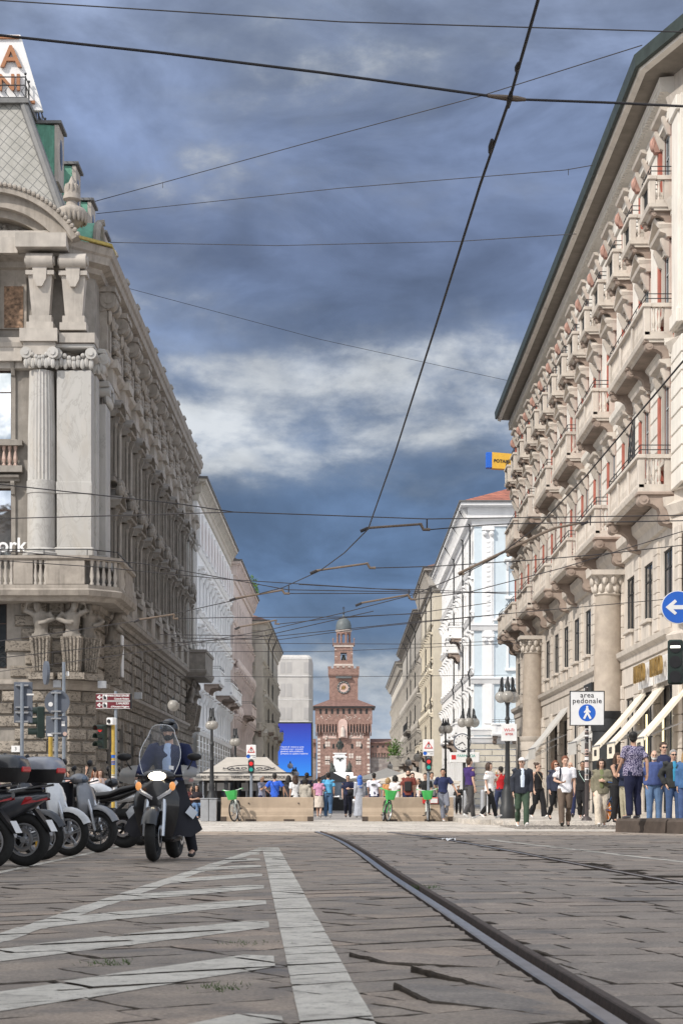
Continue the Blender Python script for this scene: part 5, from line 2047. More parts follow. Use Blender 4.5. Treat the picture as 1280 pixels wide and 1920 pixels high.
    fl = [(.5, 4.5, 2.2), (6, 8.6, 1.3), (10.4, 13, 1.3), (14.8, 17.4, 1.3), (19.2, 21.8, 1.3)]
    hs = [(u - w / 2, u + w / 2, z0, z1) for z0, z1, w in fl for u in [2.5 + 4 * i for i in range(18)]]
    q = fc.mb()
    wall_holes(q, 0, 74, 0, 25, hs, .35)
    q.T = None
    q.add([(0, 0, 0), (-26, 0, 0), (-26, 0, 25), (0, 0, 25), (-26, -74, 25), (0, -74, 25)], [(0, 3, 2, 1), (3, 5, 4, 2)])
    q.build('wall', 'stone_lt', b)
    q = MB()
    sweep(q, [(0, -74), (0, 0), (-26, 0)], [(-.02, 24.2), (.3, 24.3), (.8, 24.9), (.9, 25.3), (-.5, 25.4)][::1])
    q.build('cornice', 'stone', b)
    for z0, z1, w in fl:
        for i in range(18):
            fc.put('window', pane_me(w, z1 - z0, 'glass'), 2.5 + 4 * i, 0, z0)


make_houses()


# ------------------------------------------------------------------ castle at the end of the street
def make_castle():
    Y = 670.0
    s = F / Y
    def X(px):
        return P(px, 1400, Y).x
    def Z(py):
        return P(644, py, Y).z
    cx = X(644)
    b = thing('castle_tower', 'red brick castle gate tower with clock, stepped storeys and small dome at the street end', 'tower', (cx, Y, 0))
    w1 = (X(693) - X(595)) / 2
    w1b = (X(698) - X(591)) / 2
    zc0, zc1, ze = Z(1368), Z(1356), Z(1325)
    q = MB()
    q.box(-w1, 0, 0, w1, 2 * w1, zc0)
    q.loft([[(-w1, -.0, zc0 - .01), (w1, 0, zc0 - .01), (w1, 2 * w1, zc0 - .01), (-w1, 2 * w1, zc0 - .01)], [(-w1b, -1, zc1), (w1b, -1, zc1), (w1b, 2 * w1 + 1, zc1), (-w1b, 2 * w1 + 1, zc1)],
            [(-w1b, -1, ze + .2), (w1b, -1, ze + .2), (w1b, 2 * w1 + 1, ze + .2), (-w1b, 2 * w1 + 1, ze + .2)]])
    q.build('wall', 'cbrick', b)
    q = MB()
    e = w1b + 1.2
    zr = Z(1311)
    w2 = (X(669) - X(615)) / 2
    q.loft([[(-e, -2.2, ze), (e, -2.2, ze), (e, 2 * w1 + 2.2, ze), (-e, 2 * w1 + 2.2, ze)], [(-w2, 4.5, zr), (w2, 4.5, zr), (w2, 2 * w1 - 4.5, zr), (-w2, 2 * w1 - 4.5, zr)]])
    q.build('roof', 'tile_dk', b)
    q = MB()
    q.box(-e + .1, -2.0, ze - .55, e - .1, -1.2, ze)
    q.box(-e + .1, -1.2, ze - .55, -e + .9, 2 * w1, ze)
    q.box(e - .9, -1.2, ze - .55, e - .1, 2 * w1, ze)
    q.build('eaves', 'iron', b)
    # corbel arches
    q = MB()
    n = 19
    for i in range(n):
        x = -w1b + .5 + (2 * w1b - 1.0) * i / (n - 1)
        q.box(x - .24, -1.15, zc0 - 1.2, x + .24, .02, zc1 - .4)
        q.prism([(0, zc0 - 2.4), (-1.15, zc0 - 1.2), (0, zc0 - 1.2)], x - .22, x + .22, 'yz')
    q.box(-w1b, -1.1, zc1 - .4, w1b, .02, zc1 + .3)
    q.build('corbel_table', 'cbrick', b)
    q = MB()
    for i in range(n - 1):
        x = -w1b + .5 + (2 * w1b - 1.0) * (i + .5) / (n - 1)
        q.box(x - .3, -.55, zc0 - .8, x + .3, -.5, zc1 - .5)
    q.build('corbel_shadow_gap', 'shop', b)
    for i in range(9):
        x = -w1b + 2.0 + (2 * w1b - 4.0) * i / 8
        MB().box(x - .42, -1.06, ze - 2.7, x + .42, -.9, ze - .9).build('window', 'shop', b)
    for px in (608, 625, 660, 677):
        x = X(px) - cx
        MB().prism([(x - .4, Z(1404)), (x + .4, Z(1404)), (x + .4, Z(1397)), (x + .25, Z(1397) + .33), (x, Z(1397) + .42), (x - .25, Z(1397) + .33), (x - .4, Z(1397))], -.06, .1, 'xz').build('window', 'shop', b)
    q = MB()
    rnd = random.Random(9)
    z = 2.0
    while z < zc0 - 3:
        for sx in (-1, 1):
            if rnd.random() < .8:
                x = sx * (w1 - .5)
                q.box(x - .55 * rnd.uniform(.6, 1.1), -.08, z, x + .55, .1, z + .75)
        z += 1.3
    for px, py in ((614, 1425), (672, 1425), (614, 1432), (672, 1432), (658, 1420), (614, 1398), (672, 1398)):
        for k in range(4):
            x, zz = X(px) - cx + (k % 2) * .95 - .5, Z(py) + (k // 2) * .95
            q.box(x - .4, -.08, zz - .4, x + .4, .1, zz + .4)
    for i in range(60):
        x, zz = rnd.uniform(-w1b + .6, w1b - .6), rnd.uniform(zc1 + 1, ze - 3.2)
        if rnd.random() < .5:
            q.box(x - .2, -1.06, zz, x + .2, -.9, zz + .22)
    q.build('white_stones', 'cwhite', b)
    q = MB()
    for r in range(16):
        for i in range(10):
            x, zz = -w1 + 1.5 + (2 * w1 - 3) * i / 9, 2.5 + r * 1.35
            if zz < zc0 - 3.4 and not (Z(1385) < zz < Z(1362) and True and abs(x) < 8):
                q.box(x - .11, -.02, zz - .11, x + .11, .1, zz + .11)
    q.build('putlog_holes', 'shop', b)
    # niche with saint and sgraffito panels
    q = MB()
    q.prism([(X(634) - cx, Z(1384)), (X(651) - cx, Z(1384)), (X(651) - cx, Z(1357))] + [(X(642.5) - cx + math.cos(t) * 1.63, Z(1357) + math.sin(t) * 1.63) for t in (R(20 * k) for k in range(10))] + [(X(634) - cx, Z(1357))], -1.4, .1, 'xz')
    nic = q.build('niche', 'cpink', b)
    q = MB()
    x = X(642.5) - cx
    q.lathe([(.95, Z(1382)), (.75, Z(1374)), (.8, Z(1368)), (.45, Z(1364.5)), (.2, Z(1364)), (.36, Z(1362.5)), (.1, Z(1360.5))], 10, (x, -1.55, 0))
    q.build('saint_statue', 'cwhite', nic, smooth=60)
    for a, c in ((605, 631), (654, 681)):
        q = MB()
        q.box(X(a) - cx, -.12, Z(1385), X(c) - cx, .1, Z(1369))
        pn = q.build('relief_panel', 'cpink', b)
        q = MB()
        q.box(X(a) - cx, -.16, Z(1369.9), X(c) - cx, .05, Z(1369))
        q.box(X(a) - cx, -.16, Z(1385), X(c) - cx, .05, Z(1384))
        for i in range(3):
            xx = X(a + (c - a) * (i + .5) / 3) - cx
            for k in range(7):
                q.ell((xx + rnd.gauss(0, .35), -.2, Z(1377) + rnd.gauss(0, .7)), rnd.uniform(.2, .4), 7, 5)
        q.build('carving', 'cwhite', pn)
    # second storey with clock
    z2 = Z(1270)
    q = MB()
    q.box(-w2, 4.5, zr - .5, w2, 2 * w1 - 4.5, z2)
    w3 = (X(671.5) - X(613)) / 2
    zz = Z(1250)
    q.loft([[(-w2, 4.5, z2), (w2, 4.5, z2), (w2, 2 * w1 - 4.5, z2), (-w2, 2 * w1 - 4.5, z2)], [(-w3, 3.9, z2 + 1.2), (w3, 3.9, z2 + 1.2), (w3, 2 * w1 - 3.9, z2 + 1.2), (-w3, 2 * w1 - 3.9, z2 + 1.2)],
            [(-w3, 3.9, zz - .4), (w3, 3.9, zz - .4), (w3, 2 * w1 - 3.9, zz - .4), (-w3, 2 * w1 - 3.9, zz - .4)]])
    for i in range(6):
        x = -w3 + .5 + (2 * w3 - 1) * i / 5
        if 0 < i < 5:
            q.box(x - .55, 3.9, zz - .41, x + .55, 4.5, zz - .41 + .9)
        else:
            q.box(x - .6, 3.85, zz - .41, x + .6, 4.9, zz + .35)
    q.build('upper_storey', 'cbrick', b)
    zcl = Z(1288)
    q = MB()
    q.torus((0, 4.4, zcl), 2.0, .34, 'y', 36, 6)
    clk = q.build('clock_ring', 'lead', b)
    MB().tube([(0, 4.42, zcl), (0, 4.52, zcl)], 1.85, 32).build('clock_face', 'cpink', clk)
    q = MB()
    for i in range(12):
        a = 2 * PI * i / 12
        q.ell((math.cos(a) * 2.0, 4.06, zcl + math.sin(a) * 2.0), .17, 7, 5)
    q.build('numerals', 'cwhite', clk)
    q = MB()
    for i in range(16):
        a = 2 * PI * i / 16
        q.tube([(0, 4.36, zcl), (math.cos(a) * .9, 4.36, zcl + math.sin(a) * .9)], .07, 5)
    q.tube([(0, 4.34, zcl), (-.9, 4.34, zcl - .75)], .08, 5)
    q.build('clock_hand', 'txtg', clk)
    q = MB()
    q.add([(-2.9, 3.2, Z(1270)), (2.9, 3.2, Z(1270)), (2.7, 4.0, Z(1266.5)), (-2.7, 4.0, Z(1266.5))], [(0, 1, 2, 3)])
    q.box(-2.9, 3.2, Z(1271), 2.9, 4.0, Z(1270.2))
    q.build('clock_canopy', 'lead', b)
    # third storey with bell
    w4 = (X(658.5) - X(624)) / 2
    zt = Z(1206)
    q = MB()
    q.box(-w4, 5.6, zz - 1.5, -1.15, 5.6 + 2 * w4, zt)
    q.box(1.15, 5.6, zz - 1.5, w4, 5.6 + 2 * w4, zt)
    q.box(-1.15, 5.6, zz - 1.5, 1.15, 5.6 + 2 * w4, Z(1236))
    q.box(-1.15, 5.6, Z(1221.5), 1.15, 5.6 + 2 * w4, zt)
    q.build('bell_storey', 'cbrick', b)
    q = MB()
    q.box(-w4 - .45, 5.2, Z(1250), w4 + .45, 6, Z(1247.5))
    q.box(-w4 - .25, 5.35, Z(1246.5), w4 + .25, 6, Z(1243))
    q.box(-w4 - .3, 5.2, zt - .9, w4 + .3, 6.2, zt - .2)
    for i in range(10):
        x, z_ = rnd.uniform(-w4, w4), rnd.uniform(Z(1240), Z(1212))
        if abs(x) > 1.5:
            q.box(x - .35, 5.55, z_, x + .35, 5.7, z_ + .25)
    q.build('white_band', 'cwhite', b)
    q = MB()
    q.lathe([(1.0, Z(1236)), (.8, Z(1234)), (.55, Z(1229)), (.4, Z(1226)), (.05, Z(1225))], 12, (0, 7.2, 0))
    q.box(-1.1, 7.0, Z(1226), 1.1, 7.4, Z(1225))
    q.build('bell', 'bronze', b, smooth=40)
    q = MB()
    q.box(-w4 - .7, 5.0, zt - .2, w4 + .7, 6.2 + 2 * w4, zt + .5)
    for sx in (-1, 1):
        q.lathe([(.12, zt + .5), (.12, zt + 1.5), (.3, zt + 1.7), (.05, zt + 2.4)], 6, (sx * (w4 + .5), 5.3, 0))
    q.build('gallery', 'cbrick', b)
    # lantern
    r = (X(655) - X(627)) / 2
    z5, z6 = zt + .5, Z(1177)
    q = MB()
    for i in range(8):
        a = 2 * PI * (i + .5) / 8
        q.lathe([(.42, z5), (.42, z6 - 2.0), (.5, z6 - 1.9), (.5, z6 - 1.4)], 8, (math.cos(a) * (r - .35), 5.6 + w4 + math.sin(a) * (r - .35), 0))
    q.lathe([(r, z6 - 1.5), (r, z6 - .2)], 16, (0, 5.6 + w4, 0))
    q.build('lantern', 'cbrick', b)
    q = MB()
    q.lathe([(r + .05, z6 - .9), (r + .35, z6 - .3), (r + .35, z6)], 16, (0, 5.6 + w4, 0))
    q.build('lantern_cornice', 'cwhite', b)
    q = MB()
    zd = Z(1153)
    h = zd - z6
    q.lathe([(r + .15, z6), (r + .1, z6 + h * .35), (r - .3, z6 + h * .65), (r - 1.2, z6 + h * .87), (.5, z6 + h * 1.0), (.3, z6 + h * 1.12), (.12, z6 + h * 1.2)], 16, (0, 5.6 + w4, 0))
    q.build('dome', 'lead', b, smooth=30)
    q = MB()
    q.tube([(0, 5.6 + w4, zd), (0, 5.6 + w4, Z(1133))], .1, 6)
    q.ell((0, 5.6 + w4, Z(1146)), .35, 8, 6)
    q.torus((0, 5.6 + w4, Z(1136)), .35, .1, 'y', 12, 5)
    q.build('finial', 'iron', b)
    # curtain walls
    for sx, lab, a, c in ((-1, 'castle curtain wall visible between the netted block and the brick tower', 520, 592), (1, 'dark-roofed castle curtain wall to the right of the brick tower', 694, 800)):
        w = thing('castle_wall', lab, 'wall', (X((a + c) / 2), Y + 3, 0))
        hw = (X(c) - X(a)) / 2
        MB().box(-hw, 0, 0, hw, 5, Z(1412)).build('lower_wall', 'cgrey', w)
        MB().box(-hw, -.6, Z(1412), hw, 5, Z(1391)).build('upper_wall', 'cbrick', w)
        q = MB()
        q.add([(-hw, -1.6, Z(1392)), (hw, -1.6, Z(1392)), (hw, 4, Z(1384.5)), (-hw, 4, Z(1384.5))], [(0, 1, 2, 3)])
        q.box(-hw, -1.6, Z(1392) - .3, hw, -1.2, Z(1392))
        q.build('roof', 'tile_dk', w)
        k = -hw + .8
        while k < hw:
            MB().box(k - .35, -.66, Z(1402), k + .35, -.5, Z(1398)).build('window', 'shop', w)
            k += 1.9
        q = MB()
        k = -hw + .5
        while k < hw:
            q.box(k - .28, -.55, Z(1420), k + .28, .05, Z(1411))
            k += 1.05
        q.build('corbels', 'cbrick', w)


def make_monument():
    Y = 480.0
    def X(px):
        return P(px, 1400, Y).x
    def Z(py):
        return P(640, py, Y).z
    cx = X(637)
    t = thing('monument', 'bronze horse and rider statue on a tall white marble pedestal before the tower', 'monument', (cx, Y, 0))
    k = .137
    q = MB()
    for a, c, z0, z1 in ((4.4, 4.0, 1465, 1456), (3.4, 3.0, 1456, 1449), (1.6, 1.6, 1449, 1420), (1.9, 1.9, 1447, 1443), (1.35, 1.35, 1420, 1413)):
        q.bbox(-a, -c, Z(z0) if z0 != 1465 else 0, a, c, Z(z1), .08)
    q.bbox(-1.85, -1.85, Z(1421.5), 1.85, 1.85, Z(1419), .1)
    q.bbox(-1.75, -1.75, Z(1414), 1.75, 1.75, Z(1412.5), .1)
    q.build('pedestal', 'white', t)
    zb = Z(1412.5)
    q = MB()
    # horse seen from the front, head turned
    q.tube([(0, 1.4, zb + 1.55), (0, .6, zb + 1.7), (0, -.4, zb + 1.75), (0, -.9, zb + 1.95)], [(.5, .5), (.55, .6), (.5, .6), (.35, .45)], 12)
    q.tube([(0, -.7, zb + 2.0), (-.05, -1.0, zb + 2.6), (-.1, -1.15, zb + 2.9)], [.36, .26, .2], 10)
    q.tube([(-.08, -1.0, zb + 2.9), (-.16, -1.55, zb + 2.5)], [.2, .11], 8)
    for x, y in ((-.33, -.6), (.33, -.7), (-.33, 1.1), (.33, 1.2)):
        q.tube([(x, y, zb + 1.5), (x * 1.1, y - .1, zb + .75), (x * 1.05, y + .05, zb + .1), (x * 1.05, y - .1, zb)], [.22, .13, .09, .12], 8)
    q.tube([(0, 1.5, zb + 1.7), (0, 1.9, zb + 1.3), (0, 1.9, zb + .6)], [.1, .14, .06], 6)
    # rider
    q.tube([(0, .15, zb + 2.1), (0, .1, zb + 2.6), (0, .1, zb + 3.0), (0, .1, zb + 3.25)], [(.3, .28), (.36, .28), (.44, .28), (.2, .18)], 10, (1, 0, 0))
    q.ell((0, .05, zb + 3.5), (.19, .21, .26), 10, 8)
    q.lathe([(.26, zb + 3.62), (.2, zb + 3.66), (.2, zb + 3.85)], 10, (0, .05, 0))
    for sx in (-1, 1):
        q.tube([(sx * .25, .1, zb + 2.15), (sx * .62, -.25, zb + 1.75), (sx * .64, -.1, zb + 1.1), (sx * .66, -.3, zb + 1.0)], [.2, .17, .12, .1], 8)
        q.tube([(sx * .4, .1, zb + 3.0), (sx * .62, .05, zb + 2.55), (sx * .3, -.45, zb + 2.35)], [.14, .11, .09], 8)
        q.tube([(sx * .42, .25, zb + 3.0), (sx * .8, .5, zb + 2.1), (sx * .85, .7, zb + 1.5)], [.16, .3, .2], 8)
    me = remesh(q, .09, .02, 2)
    me.materials.append(M['bronze'])
    obj('horse_and_rider', me, t)
    for sx, px in ((-1, 622), (1, 655)):
        q = MB()
        x = X(px) - cx
        z = Z(1450)
        q.tube([(x, -1.5, z), (x, -1.5, z + 1.2), (x, -1.3, z + 2.2), (x, -1.3, z + 2.7)], [(.75, .6), (.5, .45), (.42, .3), (.15, .15)], 10, (1, 0, 0))
        q.ell((x, -1.35, z + 2.95), (.2, .2, .26), 8, 6)
        q.tube([(x + .3, -1.4, z + 2.3), (x + .65, -1.7, z + 1.6), (x + .5, -1.9, z + 1.2)], [.15, .12, .1], 8)
        q.tube([(x - .3, -1.4, z + 2.3), (x - .6, -1.6, z + (2.9 if sx < 0 else 1.7)), (x - .55, -1.6, z + (3.5 if sx < 0 else 1.2))], [.15, .12, .1], 8)
        q.ell((x - .5 * sx, -1.7, z + .6), (.6, .7, .6), 10, 6)
        me = remesh(q, .08, .02, 5)
        me.materials.append(M['bronze'])
        obj('bronze_figure', me, t)
    q = MB()
    z = Z(1426)
    q.ell((0, -1.7, z), (.22, .2, .35), 8, 6)
    for sx in (-1, 1):
        q.tube([(0, -1.75, z + .1), (sx * .6, -1.75, z + .55), (sx * 1.0, -1.7, z + .2)], [.2, .16, .05], 8)
    q.build('bronze_eagle', 'bronze', t, smooth=60)


make_castle()
make_monument()


# ------------------------------------------------------------------ street furniture
def pole(mb, x, y, z0, z1, r, n=10):
    mb.tube([(x, y, z0), (x, y, z1)], r, n)


def lamp_post(px, pyb, pyt, Y, globes, label, arms=.45, r=.30, zb=None, ornate=True):
    r, arms = r * .72, arms * .75
    b = P(px, pyb, Y)
    top = P(px, pyt, Y).z
    z0 = zb if zb is not None else 0.0
    t = thing('street_lamp', label, 'street lamp', (b.x, Y, z0), 0, 'old iron lamp posts with glass globes')
    h = top - z0
    q = MB()
    q.lathe([(.24, 0), (.24, .35), (.2, .4), (.19, .8), (.13, .95), (.10, 1.1), (.12, 1.15), (.085, 1.3), (.065, h * .62), (.09, h * .63), (.06, h * .65), (.05, h - .75), (.09, h - .7), (.05, h - .6)], 12)
    if globes > 1:
        q.lathe([(.05, h - .6), (.05, h + .25), (.1, h + .3), (.02, h + .6)], 10)
    q.build('post', 'iron', t, smooth=40)
    for i in range(globes):
        if globes == 1:
            gx, gy = 0, 0
        else:
            a = PI * 2 * i / globes + (PI / 2 + .45 if globes == 2 else .5)
            gx, gy = math.cos(a) * arms, math.sin(a) * arms
        hd = obj('lamp_head', None, t, (gx, gy, h))
        if globes > 1:
            a_ = MB().tube([(0 - gx, 0 - gy, -.35), (-gx * .35, -gy * .35, .05), (-gx * .2, -gy * .2, .62), (0, 0, .5), (0, 0, .3)], .03, 6)
            a_.lathe([(.04, r + .13), (r * .42, r + .03), (r * .5, r * .86)], 10)
            ob = a_.build('arm', 'iron', t, (gx, gy, h), smooth=40)
            bpy.data.objects.remove(hd)
            MB().ell((0, 0, 0), r, 18, 12).build('globe', 'globe', ob, smooth=80)
        else:
            bpy.data.objects.remove(hd)
            c = MB()
            c.lathe([(r * .4, r * .85), (r * .45, r * .98), (.04, r * 1.15), (.06, r * 1.3), (.02, r * 1.7)], 10)
            ob = c.build('cap', 'iron', t, (0, 0, h - r * .1), smooth=40)
            MB().ell((0, 0, 0), r, 18, 12).build('globe', 'globe', ob, smooth=80)
    return t


def traffic_light(x, y, zc, s, parent_label, lit=None, rz=0.0, post=None, name='traffic_light', hoods=True, pm='pole', n=3, pr=.05, poff=(.0, .16)):
    """s: housing height; the lamps face the viewer (-y) turned by rz"""
    t = thing(name, parent_label, 'traffic light', (x, y, 0), rz)
    w = s * .34
    q = MB()
    q.bbox(-w / 2, -.12, zc - s / 2, w / 2, .08, zc + s / 2, .03)
    hs = q.build('housing', 'tlgreen', t)
    for i in range(n):
        z = zc + s / 2 - s * (i + .5) / n
        r = w * .40
        on = lit and lit[0] == i
        MB().tube([(0, -.135, z), (0, -.12, z)], r, 16).build('lens', lit[1] if on and lit[1] != 'lampwht' else 'black', hs)
        if on and lit[1] == 'lampwht':
            MB().box(-r * .8, -.15, z - r * .18, r * .8, -.13, z + r * .18).build('light_bar', 'lampwht', hs)
        if hoods:
            q = MB()
            ring = [[(math.cos(a) * rr, yy, z + math.sin(a) * rr) for a in [R(-20 + 220 * k / 14) for k in range(15)]] for rr, yy in ((r * 1.1, -.12), (r * 1.1, -.34), (r * 1.02, -.34), (r * 1.02, -.12))]
            q.loft(ring, cap=False, close=False)
            q.build('hood', 'tlgreen', hs)
    if post:
        q = MB()
        pole(q, poff[0], poff[1], post[0], post[1], pr)
        q.build('post', pm, t, smooth=40)
        q = MB()
        for z in (zc - s * .3, zc + s * .3):
            q.box(min(0, poff[0]), .0, z - .03, max(.02, poff[0]), poff[1], z + .03)
        q.build('bracket', 'iron', t)
    return t


def stickers(parent, r, z0, z1, n, seed):
    rnd = random.Random(seed)
    ms = ['signw', 'signr', 'txt', 'signb', 'ypole', 'signw']
    for i in range(n):
        z = rnd.uniform(z0, z1)
        a0 = rnd.uniform(-PI, 0)
        q = MB()
        h, wd = rnd.uniform(.05, .12), rnd.uniform(.8, 1.4)
        q.sheet([[(math.cos(a0 + wd * k / 5) * (r + .003), math.sin(a0 + wd * k / 5) * (r + .003), zz) for k in range(6)] for zz in (z, z + h)])
        q.build('sticker', ms[rnd.randrange(6)], parent)


def warning_sign(px, Y, pt, pb, plight, label, lab2):
    a = P(px, pb, Y)
    z1, z0 = P(px, pt, Y).z, P(px, pb, Y).z
    t = thing('warning_sign', label, 'road sign', (a.x, Y, 0))
    w = (z1 - z0) * .335
    q = MB().bbox(-w, -.03, z0, w, .0, z1, .02)
    pl = q.build('plate', 'signw', t)
    zc = z0 + (z1 - z0) * .62
    e = w * .78
    def tri(k, y0, y1, dz=0):
        return [(-e * k, zc - e * .62 * k + dz), (e * k, zc - e * .62 * k + dz), (0, zc + e * 1.05 * k + dz)]
    MB().prism(tri(1, 0, 0), -.042, -.03, 'xz').build('red_triangle', 'signr', pl)
    MB().prism(tri(.66, 0, 0), -.05, -.04, 'xz').build('white_triangle', 'signw', pl)
    text('!', e * 1.1, 'txt', pl, (0, -.055, zc + .02), (PI / 2, 0, 0), 'symbol', .004, bold=.01)
    text('Attraversamento', w * .26, 'txt', pl, (0, -.035, z0 + (z1 - z0) * .26), (PI / 2, 0, 0), 'lettering', .003)
    text('tram', w * .30, 'txt', pl, (0.1, -.035, z0 + (z1 - z0) * .14), (PI / 2, 0, 0), 'lettering', .003)
    MB().tube([(-w * .62, -.034, z0 + .1), (-w * .62, -.03, z0 + .1)], .07, 12).build('blue_disc', 'signb', pl)
    q = MB()
    pole(q, 0, .06, 0, z1, .05)
    q.build('post', 'pole', t, smooth=40)
    stk = MB()
    ps = obj('sticker_band', None, t, (0, .06, 0))
    bpy.data.objects.remove(ps)
    zl = P(px, plight, Y).z
    s = .46
    q = MB().bbox(-.10, -.16, zl - s / 2, .10, .0, zl + s / 2, .03)
    hs = q.build('signal_housing', 'iron', t)
    MB().tube([(0, -.175, zl + .10), (0, -.16, zl + .10)], .068, 14).build('red_lens', 'lampred', hs)
    MB().tube([(0, -.175, zl - .10), (0, -.16, zl - .10)], .068, 14).build('green_lens', 'lampgrn', hs)
    return t


def sign_backs():
    # post with two rectangular plates
    Y = 46.0
    def px2(px, py):
        return P(px, py, Y)
    a = px2(42, 1500)
    t = thing('road_sign', 'back of a tall rectangular road sign above a smaller plate, leftmost grey post', 'road sign', (a.x, Y, 0))
    q = MB()
    pole(q, 0, -.05, 0, px2(42, 1282).z, .045)
    q.build('post', 'pole', t, smooth=40)
    for (x0, x1, y0, y1) in ((26, 61, 1279, 1333), (26, 61, 1334, 1356)):
        q = MB().bbox(px2(x0, y0).x - a.x, .0, px2(x0, y1).z, px2(x1, y0).x - a.x, .03, px2(x0, y0).z, .02)
        p = q.build('plate', 'signback', t)
        k = MB()
        for f in (.12, .88):
            z = px2(0, y0 + (y1 - y0) * f).z
            k.box(-.16, -.06, z - .02, .16, .0, z + .02)
            for sx in (-.14, .14):
                k.tube([(sx, -.08, z), (sx, .0, z)], .022, 6)
        k.build('clamp', 'alu', p)
    MB().box(.10, -.006, px2(0, 1304).z, .28, .0, px2(0, 1301).z).build('small_print', 'signw', t)
    # post with one high round plate
    a = px2(86, 1500)
    t = thing('road_sign', 'back of a round road sign held highest on a slim grey post', 'road sign', (a.x, Y + 3, 0))
    Y2 = Y + 3
    k = Y2 / F
    c = P(84, 1262, Y2)
    q = MB()
    pole(q, 0, -.05, 0, P(86, 1242, Y2).z, .045)
    q.build('post', 'pole', t, smooth=40)
    q = MB().tube([(c.x - a.x * Y2 / Y * 0 - t.location.x, .0, c.z), (c.x - t.location.x + .07, .03, c.z)], [(.31, .25), (.31, .25)], 28, (0, 0, 1))
    p = q.build('plate', 'signback', t)
    MB().box(.06, -.012, c.z - .08, .13, -.004, c.z + .04).build('sticker', 'signw', p)
    # post with round plate over rectangle
    Y3 = Y - 1.5
    a = P(106, 1500, Y3)
    t = thing('road_sign', 'backs of a round and a rectangular road sign with stickers, sharing one grey post', 'road sign', (a.x, Y3, 0))
    q = MB()
    pole(q, 0, -.05, 0, P(0, 1296, Y3).z, .045)
    q.build('post', 'pole', t, smooth=40)
    c = P(107, 1317, Y3)
    p = MB().tube([(c.x - a.x, .0, c.z), (c.x - a.x, .03, c.z)], .30, 32).build('plate', 'signback', t)
    MB().tube([(-.14, -.008, c.z - .05), (-.14, .0, c.z - .05)], .055, 14).build('sticker', 'signw', p)
    z0, z1 = P(0, 1382, Y3).z, P(0, 1343, Y3).z
    x0, x1 = P(86, 1300, Y3).x - a.x, P(126, 1300, Y3).x - a.x
    p = MB().bbox(x0, 0, z0, x1, .03, z1, .02).build('plate', 'signback', t)
    MB().box(.12, -.008, z1 - .24, .2, .0, z1 - .12).build('sticker', 'signw', p)
    MB().box(x0 + .04, -.008, z0 + .02, x0 + .18, .0, z0 + .08).build('sticker', 'signw', p)
    MB().tube([(.2, -.008, z0 + .07), (.2, .0, z0 + .07)], .05, 12).build('sticker', 'cpink', p)
    k = MB()
    for z in (c.z + .22, c.z - .22, z1 - .06, z0 + .08):
        k.box(-.12, -.1, z - .018, .12, .0, z + .018)
    k.build('clamp', 'alu', t)
    # traffic light behind on a yellow post, seen from the side
    a = P(78, 1355, Y + 1)
    t = traffic_light(a.x, Y + 1, a.z, .80, 'dark traffic light seen from its side behind the road-sign backs', None, R(-80), (0, a.z - .3), pm='ypole', poff=(.12, .22), pr=.055)
    # maroon direction sign post with traffic light
    Y = 58.0
    a = P(213, 1500, Y)
    t = thing('direction_sign', 'two maroon church direction plates with white arrows on a slim post', 'direction sign', (a.x, Y, 0))
    q = MB()
    pole(q, .06, .06, 0, P(0, 1296, Y).z, .05)
    q.build('post', 'pole', t, smooth=40)
    for y0, y1, l1, l2 in ((1301, 1314.2, 'S. MARIA DELLE GRAZIE', 'Cenacolo Vinciano'), (1315.6, 1329, 'S. MAURIZIO', 'al Monastero Maggiore')):
        z1, z0 = P(0, y0, Y).z, P(0, y1, Y).z
        x0, x1 = P(180, 0, Y).x - a.x, P(244, 0, Y).x - a.x
        p = MB().bbox(x0, -.03, z0, x1, .0, z1, .01).build('plate', 'maroon', t)
        h = z1 - z0
        MB().box(x0, -.035, z0, x1, -.0301, z0 + .012).box(x0, -.035, z1 - .012, x1, -.0301, z1).build('border', 'signw', p)
        q = MB()
        zc = (z0 + z1) / 2
        q.prism([(x0 + .03, zc), (x0 + .12, zc + .07), (x0 + .145, zc + .05), (x0 + .085, zc), (x0 + .145, zc - .05), (x0 + .12, zc - .07)], -.036, -.0302, 'xz')
        q.box(x0 + .07, -.036, zc - .013, x0 + .19, -.0302, zc + .013)
        q.build('arrow', 'signw', p)
        pc = MB().box(x0 + .21, -.036, zc - .08, x0 + .35, -.0302, zc + .08).build('pictogram', 'signw', p)
        MB().prism([(x0 + .235, zc - .065), (x0 + .325, zc - .065), (x0 + .325, zc + .0), (x0 + .29, zc + .03), (x0 + .29, zc - .0), (x0 + .265, zc + .07), (x0 + .235, zc + .03)], -.041, -.036, 'xz').build('church_symbol', 'txt', pc)
        text(l1, .085, 'signw', p, (x1 - .03, -.034, zc + .045), (PI / 2, 0, 0), 'lettering', .003, 'RIGHT', .86, .95, .0015)
        text(l2, .075, 'signw', p, (x1 - .03, -.034, zc - .05), (PI / 2, 0, 0), 'lettering', .003, 'RIGHT', .86, .95, .0015)
    MB().box(x1 + .001, -.04, z0, x1 + .06, .02, z1 + .24).build('end_cap', 'black', t)
    a = P(193, 1382, Y - 1)
    t = traffic_light(a.x, Y - 1, a.z, .74, 'three-lamp traffic light showing red on a yellow sticker-covered post', (0, 'lampred'), R(-38), None)
    q = MB()
    pole(q, .22, .22, 0, a.z + .5, .055)
    p = q.build('post', 'ypole', t, smooth=40)
    ps = obj('post_band', MB().lathe([(.07, a.z - .55), (.07, a.z - .47)], 10, (.22, .22, 0)).mesh('post_band', 'ypole'), t)
    rnd = random.Random(4)
